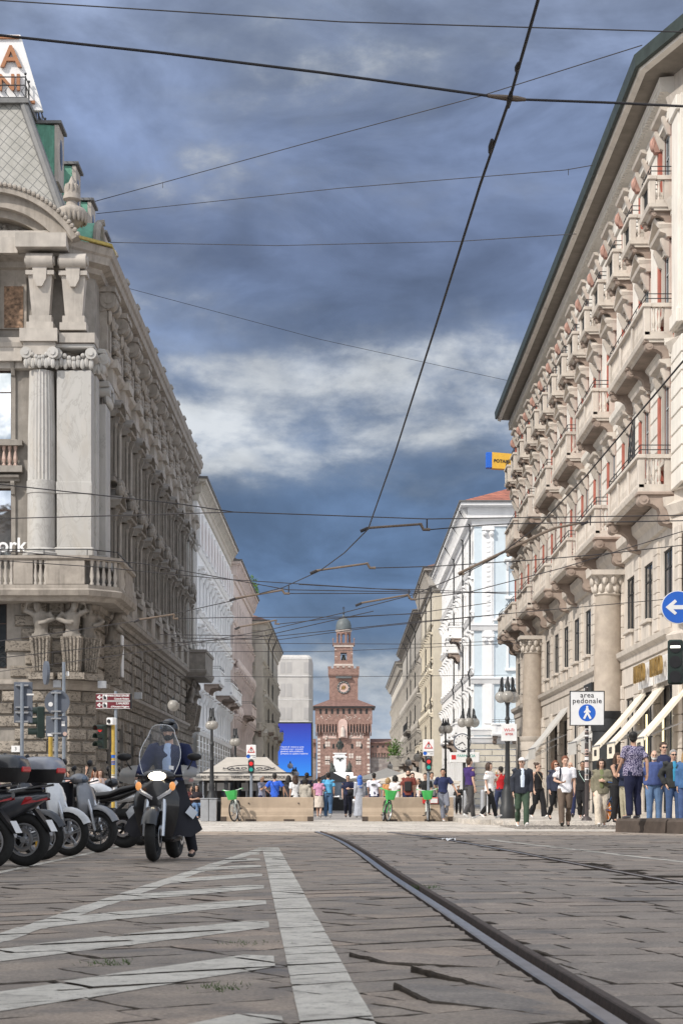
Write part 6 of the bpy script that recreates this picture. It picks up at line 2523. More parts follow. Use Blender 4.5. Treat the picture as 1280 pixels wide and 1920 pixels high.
    for i in range(14):
        z = rnd.uniform(.9, a.z - .6)
        MB().lathe([(.0575, z), (.0575, z + rnd.uniform(.05, .12))], 10, (.22, .22, 0)).build('sticker', rnd.choice(['signw', 'cpink', 'signb', 'txt', 'gilt', 'signw']), p)
    q = MB().bbox(.16, -.02, a.z + .36, .42, .18, a.z + .58, .02)
    c = q.build('camera_box', 'signw', t)
    MB().tube([(.29, -.06, a.z + .47), (.29, .0, a.z + .47)], .06, 12).build('camera_lens', 'black', c)


def area_sign():
    Y = 52.0
    a = P(1100, 1500, Y)
    z0, z1 = P(0, 1361, Y).z, P(0, 1296, Y).z
    w = (P(1133, 0, Y).x - P(1068, 0, Y).x) / 2
    t = thing('road_sign', 'white square sign reading area pedonale above a blue disc with a walking figure', 'road sign', (a.x, Y, .15))
    z0 -= .15
    z1 -= .15
    p = MB().bbox(-w, -.03, z0, w, 0, z1, .03).build('plate', 'signw', t)
    q = MB()
    for r in ((-w, z1 - .016, w, z1), (-w, z0, w, z0 + .016), (-w, z0, -w + .016, z1), (w - .016, z0, w, z1)):
        q.box(r[0] - .004, -.04, r[1] - .003, r[2] + .004, .004, r[3] + .003)
    q.build('border', 'iron', p)
    h = z1 - z0
    text('area', .20, 'txt', p, (0, -.034, z1 - h * .125), (PI / 2, 0, 0), 'lettering', .003, bold=.001, space=1.12)
    text('pedonale', .20, 'txt', p, (0, -.034, z1 - h * .29), (PI / 2, 0, 0), 'lettering', .003, bold=.001, space=1.12)
    zc = z0 + h * .37
    d = MB().tube([(0, -.036, zc), (0, -.0301, zc)], h * .245, 36).build('blue_disc', 'signb', p)
    q = MB()
    k = h * .24
    def ln(pts, r):
        q.tube([(x * k, -.04, zc + z * k) for x, z in pts], [(r * k, .006)] * len(pts), 8, (0, 0, 1))
    for pts, r in (([(0, .55), (0, -.05)], .17), ([(-.02, 0), (-.38, -.72)], .12), ([(.04, 0), (.42, -.72)], .12), ([(.0, .42), (-.36, .02)], .09), ([(0, .42), (.38, .05)], .09)):
        a_, c_ = V((pts[0][0], 0, pts[0][1])) * k, V((pts[1][0], 0, pts[1][1])) * k
        dv = (c_ - a_).normalized()
        n = V((-dv.z, 0, dv.x)) * r * k
        q.prism([((a_ + n).x, zc + (a_ + n).z), ((a_ - n).x, zc + (a_ - n).z), ((c_ - n).x, zc + (c_ - n).z), ((c_ + n).x, zc + (c_ + n).z)], -.043 - random.random() * .002, -.036, 'xz')
    q.tube([(0, -.045, zc + .70 * k), (0, -.036, zc + .70 * k)], .14 * k, 16)
    q.build('walking_figure', 'signw', d)
    q = MB()
    pole(q, 0, .06, 0, z1 + .1, .055)
    q.lathe([(.16, 0), (.14, .06), (.07, .12)], 12, (0, .06, 0))
    po = q.build('post', M.setdefault('brownpole', mat('brown_post', (0.055, 0.045, 0.045), 0.5, 0.2, 6)), t, smooth=40)
    rnd = random.Random(8)
    for i in range(20):
        z = rnd.uniform(.9, z0)
        MB().lathe([(.0575, z), (.0575, z + rnd.uniform(.03, .14))], 10, (0, .06, 0)).build('sticker', rnd.choice(['signw', 'signw', 'txt', 'cpink', 'txt']), po)
    # wi-fi sign on the lamp base
    Y = 58.0
    a = P(952, 1500, Y)
    t = thing('sign', 'weathered white sign with red Wi-Fi area lettering strapped to the lamp post', 'sign', (a.x, Y - .35, 0))
    z0, z1 = P(0, 1390, Y - .35).z, P(0, 1358, Y - .35).z
    w = .24
    p = MB().bbox(-w, -.03, z0, w, 0, z1, .01).build('plate', 'signw', t)
    text('Wi-Fi', .14, 'signr', p, (0, -.034, z1 - (z1 - z0) * .36), (PI / 2, 0, 0), 'lettering', .003)
    text('area', .14, 'signr', p, (0, -.034, z1 - (z1 - z0) * .57), (PI / 2, 0, 0), 'lettering', .003)
    # clock over a small plate
    Y = 84.0
    c = P(866, 1392, Y)
    t = thing('street_clock', 'round white-faced street clock above a small advertising plate', 'clock', (c.x, Y, .15))
    z = c.z - .15
    MB().tube([(0, -.1, z), (0, .1, z)], .40, 28).build('case', 'signback', t)
    fc = MB().tube([(0, -.115, z), (0, -.1, z)], .35, 28).build('clock_face', 'signw', t)
    q = MB()
    for i in range(12):
        an = 2 * PI * i / 12
        q.box(math.cos(an) * .29 - .02, -.122, z + math.sin(an) * .29 - .02, math.cos(an) * .29 + .02, -.116, z + math.sin(an) * .29 + .02)
    q.build('hour_marks', 'txt', fc)
    MB().tube([(0, -.125, z), (.12, -.125, z - .14)], .02, 5).tube([(0, -.13, z), (-.2, -.13, z - .12)], .015, 5).build('clock_hand', 'txt', fc)
    p = MB().bbox(-.55, -.06, z - .92, .78, .06, z - .46, .02).build('plate', 'signw', t)
    text('FARMACIA', .17, 'lampgrn', p, (.18, -.066, z - .62), (PI / 2, 0, 0), 'lettering', .003)
    MB().box(-.48, -.066, z - .78, -.28, -.06, z - .58).build('red_mark', 'signr', p)
    q = MB()
    pole(q, .1, .1, 0, z, .07)
    q.build('post', 'iron', t, smooth=40)
    # blue arrow roundel and signal at the right edge
    Y = 36.0
    a = P(1270, 1139, Y)
    x = P(1286, 1200, Y).x
    t = thing('road_sign', 'round blue road sign with a white arrow pointing left', 'road sign', (a.x, Y, 0))
    p = MB().tube([(0, -.03, a.z), (0, 0, a.z)], .32, 40).build('plate', 'signw', t)
    MB().tube([(0, -.036, a.z), (0, -.03, a.z)], .305, 40).build('blue_disc', 'signb', p)
    q = MB()
    q.prism([(-.24, a.z), (-.06, a.z + .15), (-.02, a.z + .11), (-.09, a.z + .04), (.24, a.z + .04), (.24, a.z - .04), (-.09, a.z - .04), (-.02, a.z - .11), (-.06, a.z - .15)], -.042, -.036, 'xz')
    q.build('arrow', 'signw', p)
    q = MB()
    pole(q, .2, .08, 0, a.z + .4, .06)
    q.build('post', 'tlgreen', t, smooth=40)
    a = P(1266, 1242, Y)
    traffic_light(a.x, Y, a.z, .86, 'dark tram signal with one white horizontal light bar at the right edge', (0, 'lampwht'), R(-12), (0, a.z + .6), poff=(.24, .1), hoods=False, name='tram_signal')


def parasol(cx, Y, ze, zt, hw, hd, m, label, valance=.28, logo=None, name='parasol', grp=None, ridge=.02):
    t = thing(name, label, 'parasol', (cx, Y, 0), 0, grp)
    q = MB()
    n = 10
    rows = []
    for j in range(n + 1):
        f = j / n
        z = ze + (zt - ze) * (1 - f) + (-.10 * math.sin(PI * f)) * (zt - ze)
        a, c = hw * (ridge + (1 - ridge) * f), hd * max(f, .02)
        rows.append([(-a, -c, z), (0, -c * 1.01, z - .0), (a, -c, z), (a, 0, z), (a, c, z), (0, c, z), (-a, c, z), (-a, 0, z), (-a, -c, z)])
    q.sheet(rows)
    can = q.build('canopy', m, t)
    q = MB()
    a, c = hw, hd
    q.loft([[(-a, -c, ze), (a, -c, ze), (a, c, ze), (-a, c, ze)], [(-a, -c, ze - valance), (a, -c, ze - valance), (a, c, ze - valance), (-a, c, ze - valance)]], cap=False)
    q.build('valance', 'canvasb' if m == 'canvasb' else m, can)
    q = MB()
    pole(q, 0, 0, 0, zt, .05)
    for sx in (-1, 1):
        for sy in (-1, 1):
            q.tube([(0, 0, zt - .6), (sx * a, sy * c, ze)], .02, 5)
    q.build('pole', 'alu', t)
    return t


def cafe_and_barriers():
    # large terrace canopy on the left
    Y = 80.0
    x0, x1 = P(362, 1470, Y).x, P(549, 1470, Y).x
    ze, zt = P(0, 1455, Y).z, P(0, 1420, Y + 3).z
    t = parasol((x0 + x1) / 2, Y + 3.2, ze, zt, (x1 - x0) / 2, 3.2, 'canvasb', 'wide beige terrace canopy with black logos on the left', .20, name='terrace_canopy', ridge=.42)
    hw = (x1 - x0) / 2
    for i, x in enumerate((-hw * .72, 0, hw * .62)):
        text('HARD ROCK', .17, 'txt', t, (x, -3.22, ze - .06), (PI / 2, 0, 0), 'lettering', .004)
    a = math.atan2(zt - ze, 3.2)
    text('HARD ROCK', .40, 'txt', t, (0.2, -2.0, ze + (zt - ze) * .36 + .02), (a, 0, 0), 'lettering', .01)
    q = MB()
    q.torus((.2, -1.9, ze + (zt - ze) * .36), .8, .03, 'y', 30, 5)
    lg = MB()
    for k in range(33):
        pass
    lg.tube([(.2 + .95 * math.cos(2 * PI * k / 32), -1.95 + .55 * math.sin(2 * PI * k / 32) * math.cos(a), ze + (zt - ze) * .36 + .03 + .55 * math.sin(2 * PI * k / 32) * math.sin(a)) for k in range(33)], .018, 5)
    lg.build('logo_ring', 'txt', t)
    for x in (-hw + .3, -hw * .35, hw * .3, hw - .3):
        for y in (-3.0, 3.0):
            MB().box(x - .07, y - .07, 0, x + .07, y + .07, ze).build('canopy_post', 'iron', t)
    # glazed terrace screens and tables under it
    s = thing('terrace_screen', 'dark framed glass screens round the cafe terrace under the beige canopy', 'screen', ((x0 + x1) / 2, Y + .5, 0))
    q = MB()
    n = 9
    for i in range(n + 1):
        x = -hw + 2 * hw * i / n
        q.box(x - .035, 0, 0, x + .035, .06, 1.9)
    q.box(-hw, 0, 1.84, hw, .06, 1.9)
    q.box(-hw, -.002, .72, hw, .062, .78)
    q.box(-hw, .01, .05, hw, .05, .70)
    q.build('frame', 'iron', s)
    q = MB()
    for x in (-hw * .55, hw * .15, hw * .6):
        q.box(x - .5, 1.5, 1.1, x + .5, 1.6, 1.45)
    q.build('menu_boards', 'signw', s)
    back = thing('cafe_front', 'dark cafe interior wall with pale window panels behind the terrace screens', 'cafe', ((x0 + x1) / 2, Y + 6.2, 0))
    MB().box(-hw, 0, 0, hw, .3, 1.85).build('wall', 'shop', back)
    q = MB()
    for i in range(6):
        x = -hw + .8 + i * 1.6
        q.box(x, -.03, .9, x + .9, .0, 1.5)
    q.build('window', 'pane_b', back)
    # small second canopy
    parasol(P(468, 0, 112).x, 112, P(0, 1452, 112).z, P(0, 1432, 112).z, 2.6, 2.4, 'canvas', 'small pale parasol just right of the big beige canopy', .12, grp='cafe parasols')
    parasol(P(725, 0, 135).x, 135, P(0, 1462, 135).z, P(0, 1441, 135).z, 2.9, 2.6, 'canvas', 'farther cream cafe parasol on the right, half hidden by a nearer one', .15, grp='cafe parasols')
    parasol(P(772, 0, 96).x, 96, P(0, 1466, 96).z, P(0, 1446, 96).z, 2.35, 2.2, 'canvas', 'broad cream cafe parasol behind the right concrete barrier', .12, grp='cafe parasols')
    # dark kiosk in the gap
    Y = 118.0
    t = thing('kiosk', 'dark newspaper kiosk with a low pointed roof in the middle of the street', 'kiosk', (P(621, 0, Y).x, Y, 0))
    MB().loft([[(-1.35, -1, 1.75), (1.35, -1, 1.75), (1.35, 1, 1.75), (-1.35, 1, 1.75)], [(-.05, -.05, 2.45), (.05, -.05, 2.45), (.05, .05, 2.45), (-.05, .05, 2.45)]]).build('roof', 'iron', t)
    q = MB()
    for x in (-1.2, 1.2):
        for y in (-.9, .9):
            q.box(x - .04, y - .04, 0, x + .04, y + .04, 1.76)
    q.box(-1.1, -.7, 0, 1.1, .8, .85)
    q.build('body', 'iron', t)
    q = MB()
    for i in range(4):
        q.box(-1 + .5 * i, -.75, .9 - .2 * (i % 2), -.6 + .5 * i, -.72, 1.3)
    q.build('magazines', 'signw', t)
    # concrete barriers
    def barrier(pa, pb, Y, label):
        x0, x1 = P(pa, 0, Y).x, P(pb, 0, Y).x
        t = thing('concrete_barrier', label, 'barrier', ((x0 + x1) / 2, Y, .01), 0, 'beige concrete road barriers')
        hw = (x1 - x0) / 2
        q = MB()
        pr = [(-.02, 0), (-.02, .16), (.02, .20), (.05, .32), (.13, .45), (.15, .78), (.17, .80), (.43, .80), (.45, .78), (.47, .45), (.55, .32), (.58, .20), (.62, .16), (.62, 0)]
        q.prism(pr, -hw, hw, 'yz')
        q.build('block', 'concrete', t)
        q = MB()
        for x in (-hw + .09, hw - .09):
            q.bbox(x - .10, -.035, .0, x + .10, .02, .16, .01)
        for x in (-hw * .35, hw * .48):
            q.box(x - .18, -.03, .0, x + .18, .02, .07)
        q.build('lifting_pocket', 'kerb', t)
        q = MB()
        for x in (-hw * .4, hw * .68):
            q.tube([(x, .10, .6), (x, .16, .6)], .022, 8)
        q.build('bolt_hole', 'shop', t)
        return t
    Y = 62.0
    barrier(414, 587, Y, 'beige concrete barrier left of the gap, with one green bike against it')
    b2 = barrier(679, 850, Y, 'beige concrete barrier right of the gap, with two green bikes and a leaning man')
    b2b = tag(MB().bbox(0, 0, 0, .52, .03, .2, .01).build('poster', 'signr', None, (P(792, 0, Y).x, Y + .09, .60)), 'small red and white poster stuck on the right concrete barrier', 'poster')
    MB().box(.26, -.004, .02, .5, 0, .17).build('white_print', 'signw', b2b)
    # grey box beside the barrier
    t = thing('utility_box', 'pale grey utility cabinet standing left of the barriers', 'cabinet', (P(391, 0, Y).x, Y, .0))
    MB().bbox(-.27, 0, 0, .0, .4, .75, .02).bbox(.01, 0, 0, .27, .4, .75, .02).build('door', 'alu', t)
    MB().bbox(-.29, -.02, .75, .29, .42, .78, .01).build('lid', 'alu', t)
    t = thing('utility_box', 'dark cabinet between the pale grey box and the left barrier', 'cabinet', (P(405, 0, Y + .5).x, Y + .5, .0))
    MB().bbox(-.2, 0, 0, .2, .4, .7, .02).build('body', 'iron', t)
    MB().box(-.16, -.012, .1, .16, -.001, .6).build('door', 'black', t)


def lamps_and_signs():
    lamp_post(325, 1530, 1322, 78, 1, 'single-globe iron lamp close to the far corner of the stone palazzo', r=.34)
    lamp_post(397, 1540, 1360, 68, 2, 'two-globe iron lamp standing beside the pale grey cabinet', r=.24, arms=.22)
    lamp_post(441, 1530, 1392, 84, 2, 'lower iron lamp with cables beneath the white house balconies', r=.26, arms=.25)
    lamp_post(951, 1535, 1307, 58, 3, 'three-globe ornate iron lamp carrying the red-lettered sign', r=.26, arms=.30, zb=.15)
    lamp_post(878, 1535, 1355, 82, 3, 'three-globe ornate iron lamp next to the street clock', r=.30, arms=.42, zb=.1)
    lamp_post(835, 1500, 1368, 104, 2, 'two-globe iron lamp in front of the white house base', r=.34, arms=.42)
    lamp_post(783, 1500, 1420, 112, 1, 'single-globe lamp left of the right-hand warning triangle', r=.36)
    lamp_post(765, 1500, 1430, 130, 1, 'single-globe lamp above the farther cream parasol', r=.33)
    lamp_post(731, 1500, 1437, 150, 1, 'small single-globe lamp near the balcony shrub', r=.32)
    lamp_post(544, 1500, 1436, 150, 1, 'single-globe lamp silhouetted against the blue screen', r=.32)
    lamp_post(552, 1500, 1452, 165, 2, 'low two-globe lamp under the blue screen', r=.36, arms=.5)
    lamp_post(495, 1500, 1425, 128, 1, 'single-globe lamp behind the left warning triangle', r=.36)
    warning_sign(471, 64.0, 1397, 1424, 1438, 'white warning sign with a red triangle above the left barrier', '')
    warning_sign(803, 66.0, 1387, 1418, 1434, 'white warning sign with a red triangle above the right barrier', '')
    # bollards
    for px, lab in ((905, 'grey steel bollard by the walking woman in white'), (893, 'grey steel bollard behind the man in purple')):
        b = P(px, 1535, 66)
        t = thing('bollard', lab, 'bollard', (b.x, 66 + (0 if px > 900 else 6), .15), 0, 'steel bollards on the footway')
        MB().lathe([(.1, 0), (.1, .85), (.09, .9), (.05, .93)], 14).build('post', 'alu', t, smooth=40)
        MB().lathe([(.13, 0), (.13, .04)], 14).build('base_ring', 'iron', t)


sign_backs()
area_sign()
cafe_and_barriers()
lamps_and_signs()


# ------------------------------------------------------------------ overhead wires
def wire(pts, r, label, sag=0.0, ends=None, cat='overhead wire', group='tram wires over the street'):
    pts = [V(p) for p in pts]
    out = []
    for a, c in zip(pts, pts[1:]):
        n = 10 if sag else 1
        for i in range(n):
            f = i / n
            q = a.lerp(c, f)
            q.z -= sag * 4 * f * (1 - f) * (c - a).length / 10
            out.append(q)
    out.append(pts[-1])
    q = MB().tube(out, r, 6)
    o = q.build('overhead_wire', 'wire')
    tag(o, label, cat, group)
    if ends:
        k = MB()
        for e, e2 in ends:
            k.tube([e, V(e).lerp(V(e2), .5), e2], [.03, .055, .03], 8)
        k.build('insulator', 'insul', o)
    return o


def make_wires():
    Z = 5.55
    def at(px, py, z=Z):
        return G(px, py, z)
    w1 = [at(x, y) for x, y in ((1040, -140), (1008, 0), (955, 185), (900, 345), (820, 600), (740, 850), (690, 992), (645, 1037), (600, 1070), (530, 1102), (420, 1130), (285, 1160), (66, 1193), (-30, 1206))]
    o = wire(w1, .011, 'thick contact wire running up the middle of the sky and curving to the left')
    k = MB()
    for px, py, px2, py2 in ((972, 118, 968, 132), (958, 172, 952, 200), (922, 262, 918, 285)):
        k.tube([at(px, py), at((px + px2) / 2, (py + py2) / 2), at(px2, py2)], [.013, .020, .013], 8)
    k.build('clamp', 'wire', o)
    w2 = [at(x, y) for x, y in ((1400, 560), (1280, 677), (1095, 896), (1010, 985), (930, 1045), (870, 1076), (775, 1115), (640, 1150), (500, 1182), (300, 1218), (-20, 1262))]
    wire(w2, .011, 'contact wire sweeping from the right palazzo balconies down to the left')
    Y = at(955, 185).y
    a, m, m2, c = P(-30, 62, Y), P(930, 181, Y), P(985, 186, Y), P(1310, 200, Y)
    o = wire([a, P(300, 98, Y), P(600, 135, Y), m], .010, 'thick span cable crossing the upper sky from the left, above the palazzo sign')
    MB().tube([m - (m - a).normalized() * .06, m.lerp(m2, .3), m.lerp(m2, .7), m2], [.012, .021, .021, .012], 8).build('insulator', 'insul', o)
    wire([m2, P(1150, 192, Y), c], .009, 'thick span cable continuing right from the central clamp towards the eaves')
    wire([P(-30, -2, 30), P(640, 40, 30), P(1310, 60, 30)], .011, 'thin cable crossing the very top of the sky')
    wire([P(178, 377, 96), P(620, 255, 84), P(905, 178, 76), P(1203, 84, 66)], .020, 'span wire from the roof urn up to the near corner of the right eaves')
    wire([P(181, 400, 96), P(640, 352, 86), P(1060, 318, 76), P(1210, 292, 72)], .017, 'span wire from the round dormer to the right eaves with a small hanger', 0)
    wire([P(207, 454, 90), P(520, 460, 88), P(860, 452, 80), P(1080, 438, 76)], .016, 'nearly level span wire from the left cornice edge to the right eaves')
    wire([P(240, 540, 98), P(600, 636, 105), P(950, 713, 118)], .013, 'faint wire slanting down from the left cornice to the far end of the right eaves')
    wire([P(-20, 906, 40), P(330, 944, 41), P(438, 960, 42), P(800, 973, 43), P(1300, 966, 44)], .012, 'span wire crossing in front of the marble columns and on to the right balconies')
    wire([P(-20, 973, 44), P(250, 966, 43.5), P(438, 960, 42)], .012, 'short wire rising from the left edge to join the span wire by the white house')
    # pull-off arms
    def arm(pa, pb, pc, Y, far, label):
        A, B, C = P(*pa, Y), P(*pb, Y), P(*pc, Y)
        t = MB().tube([A, B], .022, 6).build('pull_off_arm', 'insul')
        tag(t, label, 'wire arm', 'tram wire pull-off arms')
        MB().tube([B, B.lerp(C, .12) + V((0, 0, .02)), C - V((.12, 0, .0)), C], .028, 6).build('hook', 'insul', t)
        MB().tube([A + V((-.12, 0, -.06)), A + V((.02, 0, .0))], .03, 6).build('clamp', 'wire', t)
        wire([C] + [P(*q, Y) for q in far], .010, 'wire tying the ' + label.split(',')[0] + ' to the far side')
    arm((688, 990), (786, 983), (806, 993), 33.5, [(900, 985), (960, 982), (1300, 976)], 'upper pull-off arm, just under the middle of the street sky')
    arm((592, 1070), (686, 1057), (704, 1065), 39, [(815, 1062), (1000, 1050), (1120, 1040), (1300, 1020)], 'second pull-off arm, in the centre above the tower')
    arm((440, 1122), (527, 1107), (543, 1113), 43.5, [(650, 1113), (800, 1112), (1000, 1110)], 'pull-off arm, reaching left in front of the white house')
    arm((676, 1131), (762, 1116), (780, 1124), 43, [(880, 1110), (1050, 1066), (1300, 990)], 'pull-off arm, reaching right towards the dark cornice')
    arm((260, 1162), (326, 1152), (334, 1160), 48, [(430, 1158), (640, 1157), (800, 1150)], 'pull-off arm, at the left before the far pilasters')
    arm((448, 1176), (517, 1163), (524, 1170), 51, [(620, 1160), (780, 1150), (920, 1130)], 'small pull-off arm, left of the brick tower top')
    arm((1100, 978), (1040, 990), (870, 1076), 37, [(860, 1078)], 'long pull-off arm, below the right balconies')
    rows = [((-20, 1030), (270, 1057), (540, 1106), (770, 1110), 46, 'wire dropping past the corner balcony towards the middle of the street'),
            ((-20, 1050), (180, 1063), (420, 1086), (800, 1110), 48, 'second wire dropping past the corner balcony, just below its neighbour'),
            ((300, 1190), (520, 1193), (760, 1168), (1290, 1120), 55, 'long slack wire passing just under the tower dome'),
            ((-20, 1236), (180, 1214), (480, 1196), (700, 1146), 50, 'wire climbing from the carved figures to the tower dome'),
            ((320, 1196), (520, 1200), (700, 1176), (960, 1150), 58, 'lower slack wire crossing the tower lantern'),
            ((330, 1222), (600, 1222), (760, 1216), (1000, 1205), 62, 'level wire crossing the bell storey of the tower'),
            ((340, 1205), (560, 1207), (800, 1208), (980, 1200), 60, 'thin level wire just above the bell opening'),
            ((330, 1268), (560, 1270), (760, 1268), (960, 1266), 66, 'faintest wire crossing just above the tower clock'),
            ((560, 1096), (700, 1104), (800, 1106), (960, 1114), 52, 'thin wire above the dark cornice on the right')]
    for a, c, d, e, Y, lab in rows:
        wire([P(*a, Y), P(*c, Y), P(*d, Y), P(*e, Y)], .011 if Y < 60 else .009, lab)
    # hanging droppers
    k = MB()
    for px, y0, y1, Y in ((800, 973, 992, 33.6), (541, 1096, 1113, 43.5), (766, 1105, 1123, 43), (785, 1095, 1150, 60), (305, 343, 352, 93), (1065, 316, 328, 76), (1106, 966, 985, 40)):
        q = MB().tube([P(px, y0, Y), P(px, y1, Y)], .014, 5)
        o = q.build('wire_dropper', 'wire')
        lab = {800: 'short dropper holding the upper pull-off arm', 541: 'short dropper above the arm by the white house', 766: 'short dropper above the arm by the dark cornice',
               785: 'long thin dropper hanging beside the dark cornice', 305: 'small loose tag hanging on the wire from the urn', 1065: 'small hanger on the wire near the right eaves',
               1106: 'short dropper in front of the right-hand balconies'}[px]
        tag(o, lab, 'wire dropper')


make_wires()


# ------------------------------------------------------------------ two-wheelers
def cm(col, rough=0.85, metal=0.0, coat=0.0, var=0.12, scale=9.0, bump=0.0):
    key = ('mat', col, rough, metal, coat)
    if key not in _cache:
        _cache[key] = mat('finish', col, rough, var, scale, bump, 60, metal, coat=coat)
    return _cache[key]


def wheel(par, name, x, r, w, rim, spokes=5, double=True, y=0.0, z=None, wire_sp=False, tilt=0.0):
    z = r if z is None else z
    t = obj(name, None, par, (x, y, z), (0, 0, tilt))
    bpy.data.objects.remove(t)
    q = MB()
    q.torus((0, 0, 0), r - w * .5, w * .5, 'y', 40, 10)
    ty = q.build(name, 'rubber', par, (x, y, z), (0, 0, tilt), smooth=60)
    q = MB()
    ri = r - w * .98
    q.torus((0, 0, 0), ri, w * .16, 'y', 40, 6, 2.2)
    q.tube([(0, -w * .55, 0), (0, w * .55, 0)], .035 if not wire_sp else .022, 12)
    if wire_sp:
        for i in range(spokes):
            a = 2 * PI * i / spokes
            q.tube([(math.cos(a + .3 * (-1) ** i) * .02, .02 * (-1) ** i, math.sin(a + .3 * (-1) ** i) * .02), (math.cos(a) * ri, 0, math.sin(a) * ri)], .0035, 4)
    else:
        for i in range(spokes):
            a = 2 * PI * i / spokes + .3
            for da in ((-.09, .09) if double else (0,)):
                q.tube([(math.cos(a + da * 1.5) * .03, 0, math.sin(a + da * 1.5) * .03), (math.cos(a + da) * ri, 0, math.sin(a + da) * ri)], [(.012, w * .22), (.010, w * .16)] if double else [(.026, w * .22), (.018, w * .16)], 6, (0, 0, 1))
    rm = q.build('rim', rim, ty, smooth=50)
    q = MB()
    q.torus((0, w * .62, 0), r * .36, .022, 'y', 28, 4, .15)
    q.build('brake_disc', 'chrome', ty)
    return ty


def lean(t, ang):
    t.rotation_euler = (ang, 0, t.rotation_euler[2])
    t.rotation_mode = 'XYZ'


def scooter(x, y, head, label, body, inner='black', rim='alu', topcase=None, screen=False, rw=.31, apron=False, cover=False, spokes=5, group='parked scooters and motorbikes', steer=0.0, wire_sp=False, name='scooter',
            chrome=True, fend=None, hl=None, tail=True):
    t = thing(name, label, 'scooter', (x, y, 0.002), head, group)
    wb = .68
    wheel(t, 'wheel', wb, rw, .105, rim, spokes, not wire_sp, wire_sp=wire_sp, tilt=steer)
    wheel(t, 'wheel', -wb + .04, rw * .98, .125, rim, spokes, not wire_sp, wire_sp=wire_sp)
    # rear fairing
    q = MB()
    secs = [(.10, .36, .17, .07), (.02, .50, .19, .16), (-.15, .58, .20, .17), (-.40, .64, .19, .15), (-.62, .71, .16, .12), (-.82, .78, .10, .07), (-.93, .81, .05, .03)]
    q.loft([[(xx, math.copysign(abs(math.cos(a)) ** .7, math.cos(a)) * hw, zc + math.copysign(abs(math.sin(a)) ** .8, math.sin(a)) * hh) for a in [2 * PI * k / 18 for k in range(18)]] for xx, zc, hw, hh in secs])
    q.build('body', body, t, smooth=50)
    q = MB()
    q.bbox(-.10, -.17, .24, .44, .17, .33, .03)
    q.bbox(-.55, -.12, .26, .05, .12, .48, .05)
    q.tube([(-.62, -.14, .30), (-.2, -.15, .36)], [.09, .12], 10)
    q.build('engine', inner, t)
    # leg shield and front
    q = MB()
    sh = [(.30, .44, .15, .04), (.45, .47, .19, .06), (.62, .50, .22, .09), (.78, .485, .225, .10), (.92, .455, .18, .09), (1.0, .42, .10, .07)]
    q.loft([[(xx + math.cos(a) * dd, math.sin(a) * hw * (1 - .22 * max(0, math.cos(a))), zz) for a in [2 * PI * k / 20 for k in range(20)]] for zz, xx, hw, dd in sh])
    q.build('leg_shield', body, t, smooth=50)
    q = MB()
    rg = []
    for i in range(9):
        a = R(25 + 115 * i / 8)
        rr = rw + .045
        cx, cz = wb + math.cos(a) * rr, rw + math.sin(a) * rr
        rg.append([(cx - math.cos(a) * .05, -.075, cz - math.sin(a) * .05), (cx, -.055, cz), (cx + math.cos(a) * .018, 0, cz + math.sin(a) * .018), (cx, .055, cz), (cx - math.cos(a) * .05, .075, cz - math.sin(a) * .05)])
    q.loft(rg, cap=False, close=False)
    q.build('fender', fend or body, t, smooth=60)
    q = MB()
    for sy in (-.085, .085):
        q.tube([(wb, sy, rw), (wb - .07, sy, rw + .28), (wb - .16, sy * .9, rw + .52)], [.022, .026, .03], 8)
    q.build('fork', 'chrome' if chrome else 'alu', t, smooth=40)
    # handlebar cowl
    q = MB()
    q.ell((.36, 0, 1.05), (.12, .17, .085), 14, 8)
    q.tube([(.30, -.33, 1.06), (.34, -.15, 1.05), (.34, .15, 1.05), (.30, .33, 1.06)], .018, 8)
    cw = q.build('handlebar', body if fend is None else fend, t, smooth=50)
    q = MB()
    for sy in (-1, 1):
        q.tube([(.31, sy * .22, 1.06), (.29, sy * .36, 1.06)], .024, 8)
    q.build('grip', 'rubber', cw)
    MB().ell((.455, 0, 1.05), (.04, .09, .055), 14, 8).build('headlight', hl or 'pane_b', cw, smooth=60)
    for sy in (-1, 1):
        q = MB()
        q.tube([(.30, sy * .24, 1.07), (.33, sy * .30, 1.18), (.33, sy * .33, 1.26)], .008, 5)
        q.ell((.33, sy * .345, 1.29), (.025, .075, .05), 10, 6)
        q.build('mirror', 'black', cw, smooth=60)
    # seat
    q = MB()
    q.loft([[(xx, math.cos(a) * hw, zc + math.sin(a) * hh) for a in [2 * PI * k / 14 for k in range(14)]] for xx, zc, hw, hh in
            [(.02, .73, .08, .03), (-.08, .755, .14, .055), (-.30, .77, .16, .06), (-.45, .80, .15, .06), (-.62, .845, .14, .06), (-.80, .865, .10, .05), (-.86, .865, .04, .02)]])
    q.build('seat', 'black', t, smooth=50)
    q = MB()
    q.tube([(-.22, -.17, .26), (-.48, -.20, .28), (-.86, -.21, .40)], [.03, .065, .06], 12)
    q.build('exhaust', 'alu', t, smooth=50)
    q = MB()
    q.tube([(-.60, -.12, .33), (-.66, -.15, .66)], .022, 8)
    for i in range(9):
        z = .40 + .026 * i
        q.torus((-.615 - .0055 * i, -.125 - .003 * i, z), .034, .009, 'z', 12, 5)
    q.build('shock_absorber', 'alu', t)
    q = MB()
    q.loft([[(-.78, -.06, .66), (-.78, .06, .66), (-.74, .06, .64), (-.74, -.06, .64)], [(-.99, -.07, .40), (-.99, .07, .40), (-.96, .07, .39), (-.96, -.07, .39)]])
    mg = q.build('mudguard', 'black', t)
    MB().add([(-1.0, -.09, .40), (-1.0, .09, .40), (-.93, .09, .53), (-.93, -.09, .53)], [(0, 1, 2, 3)]).add([(-.996, -.085, .40), (-.996, .085, .40), (-.926, .085, .53), (-.926, -.085, .53)], [(0, 3, 2, 1)]).build('number_plate', 'signw', mg)
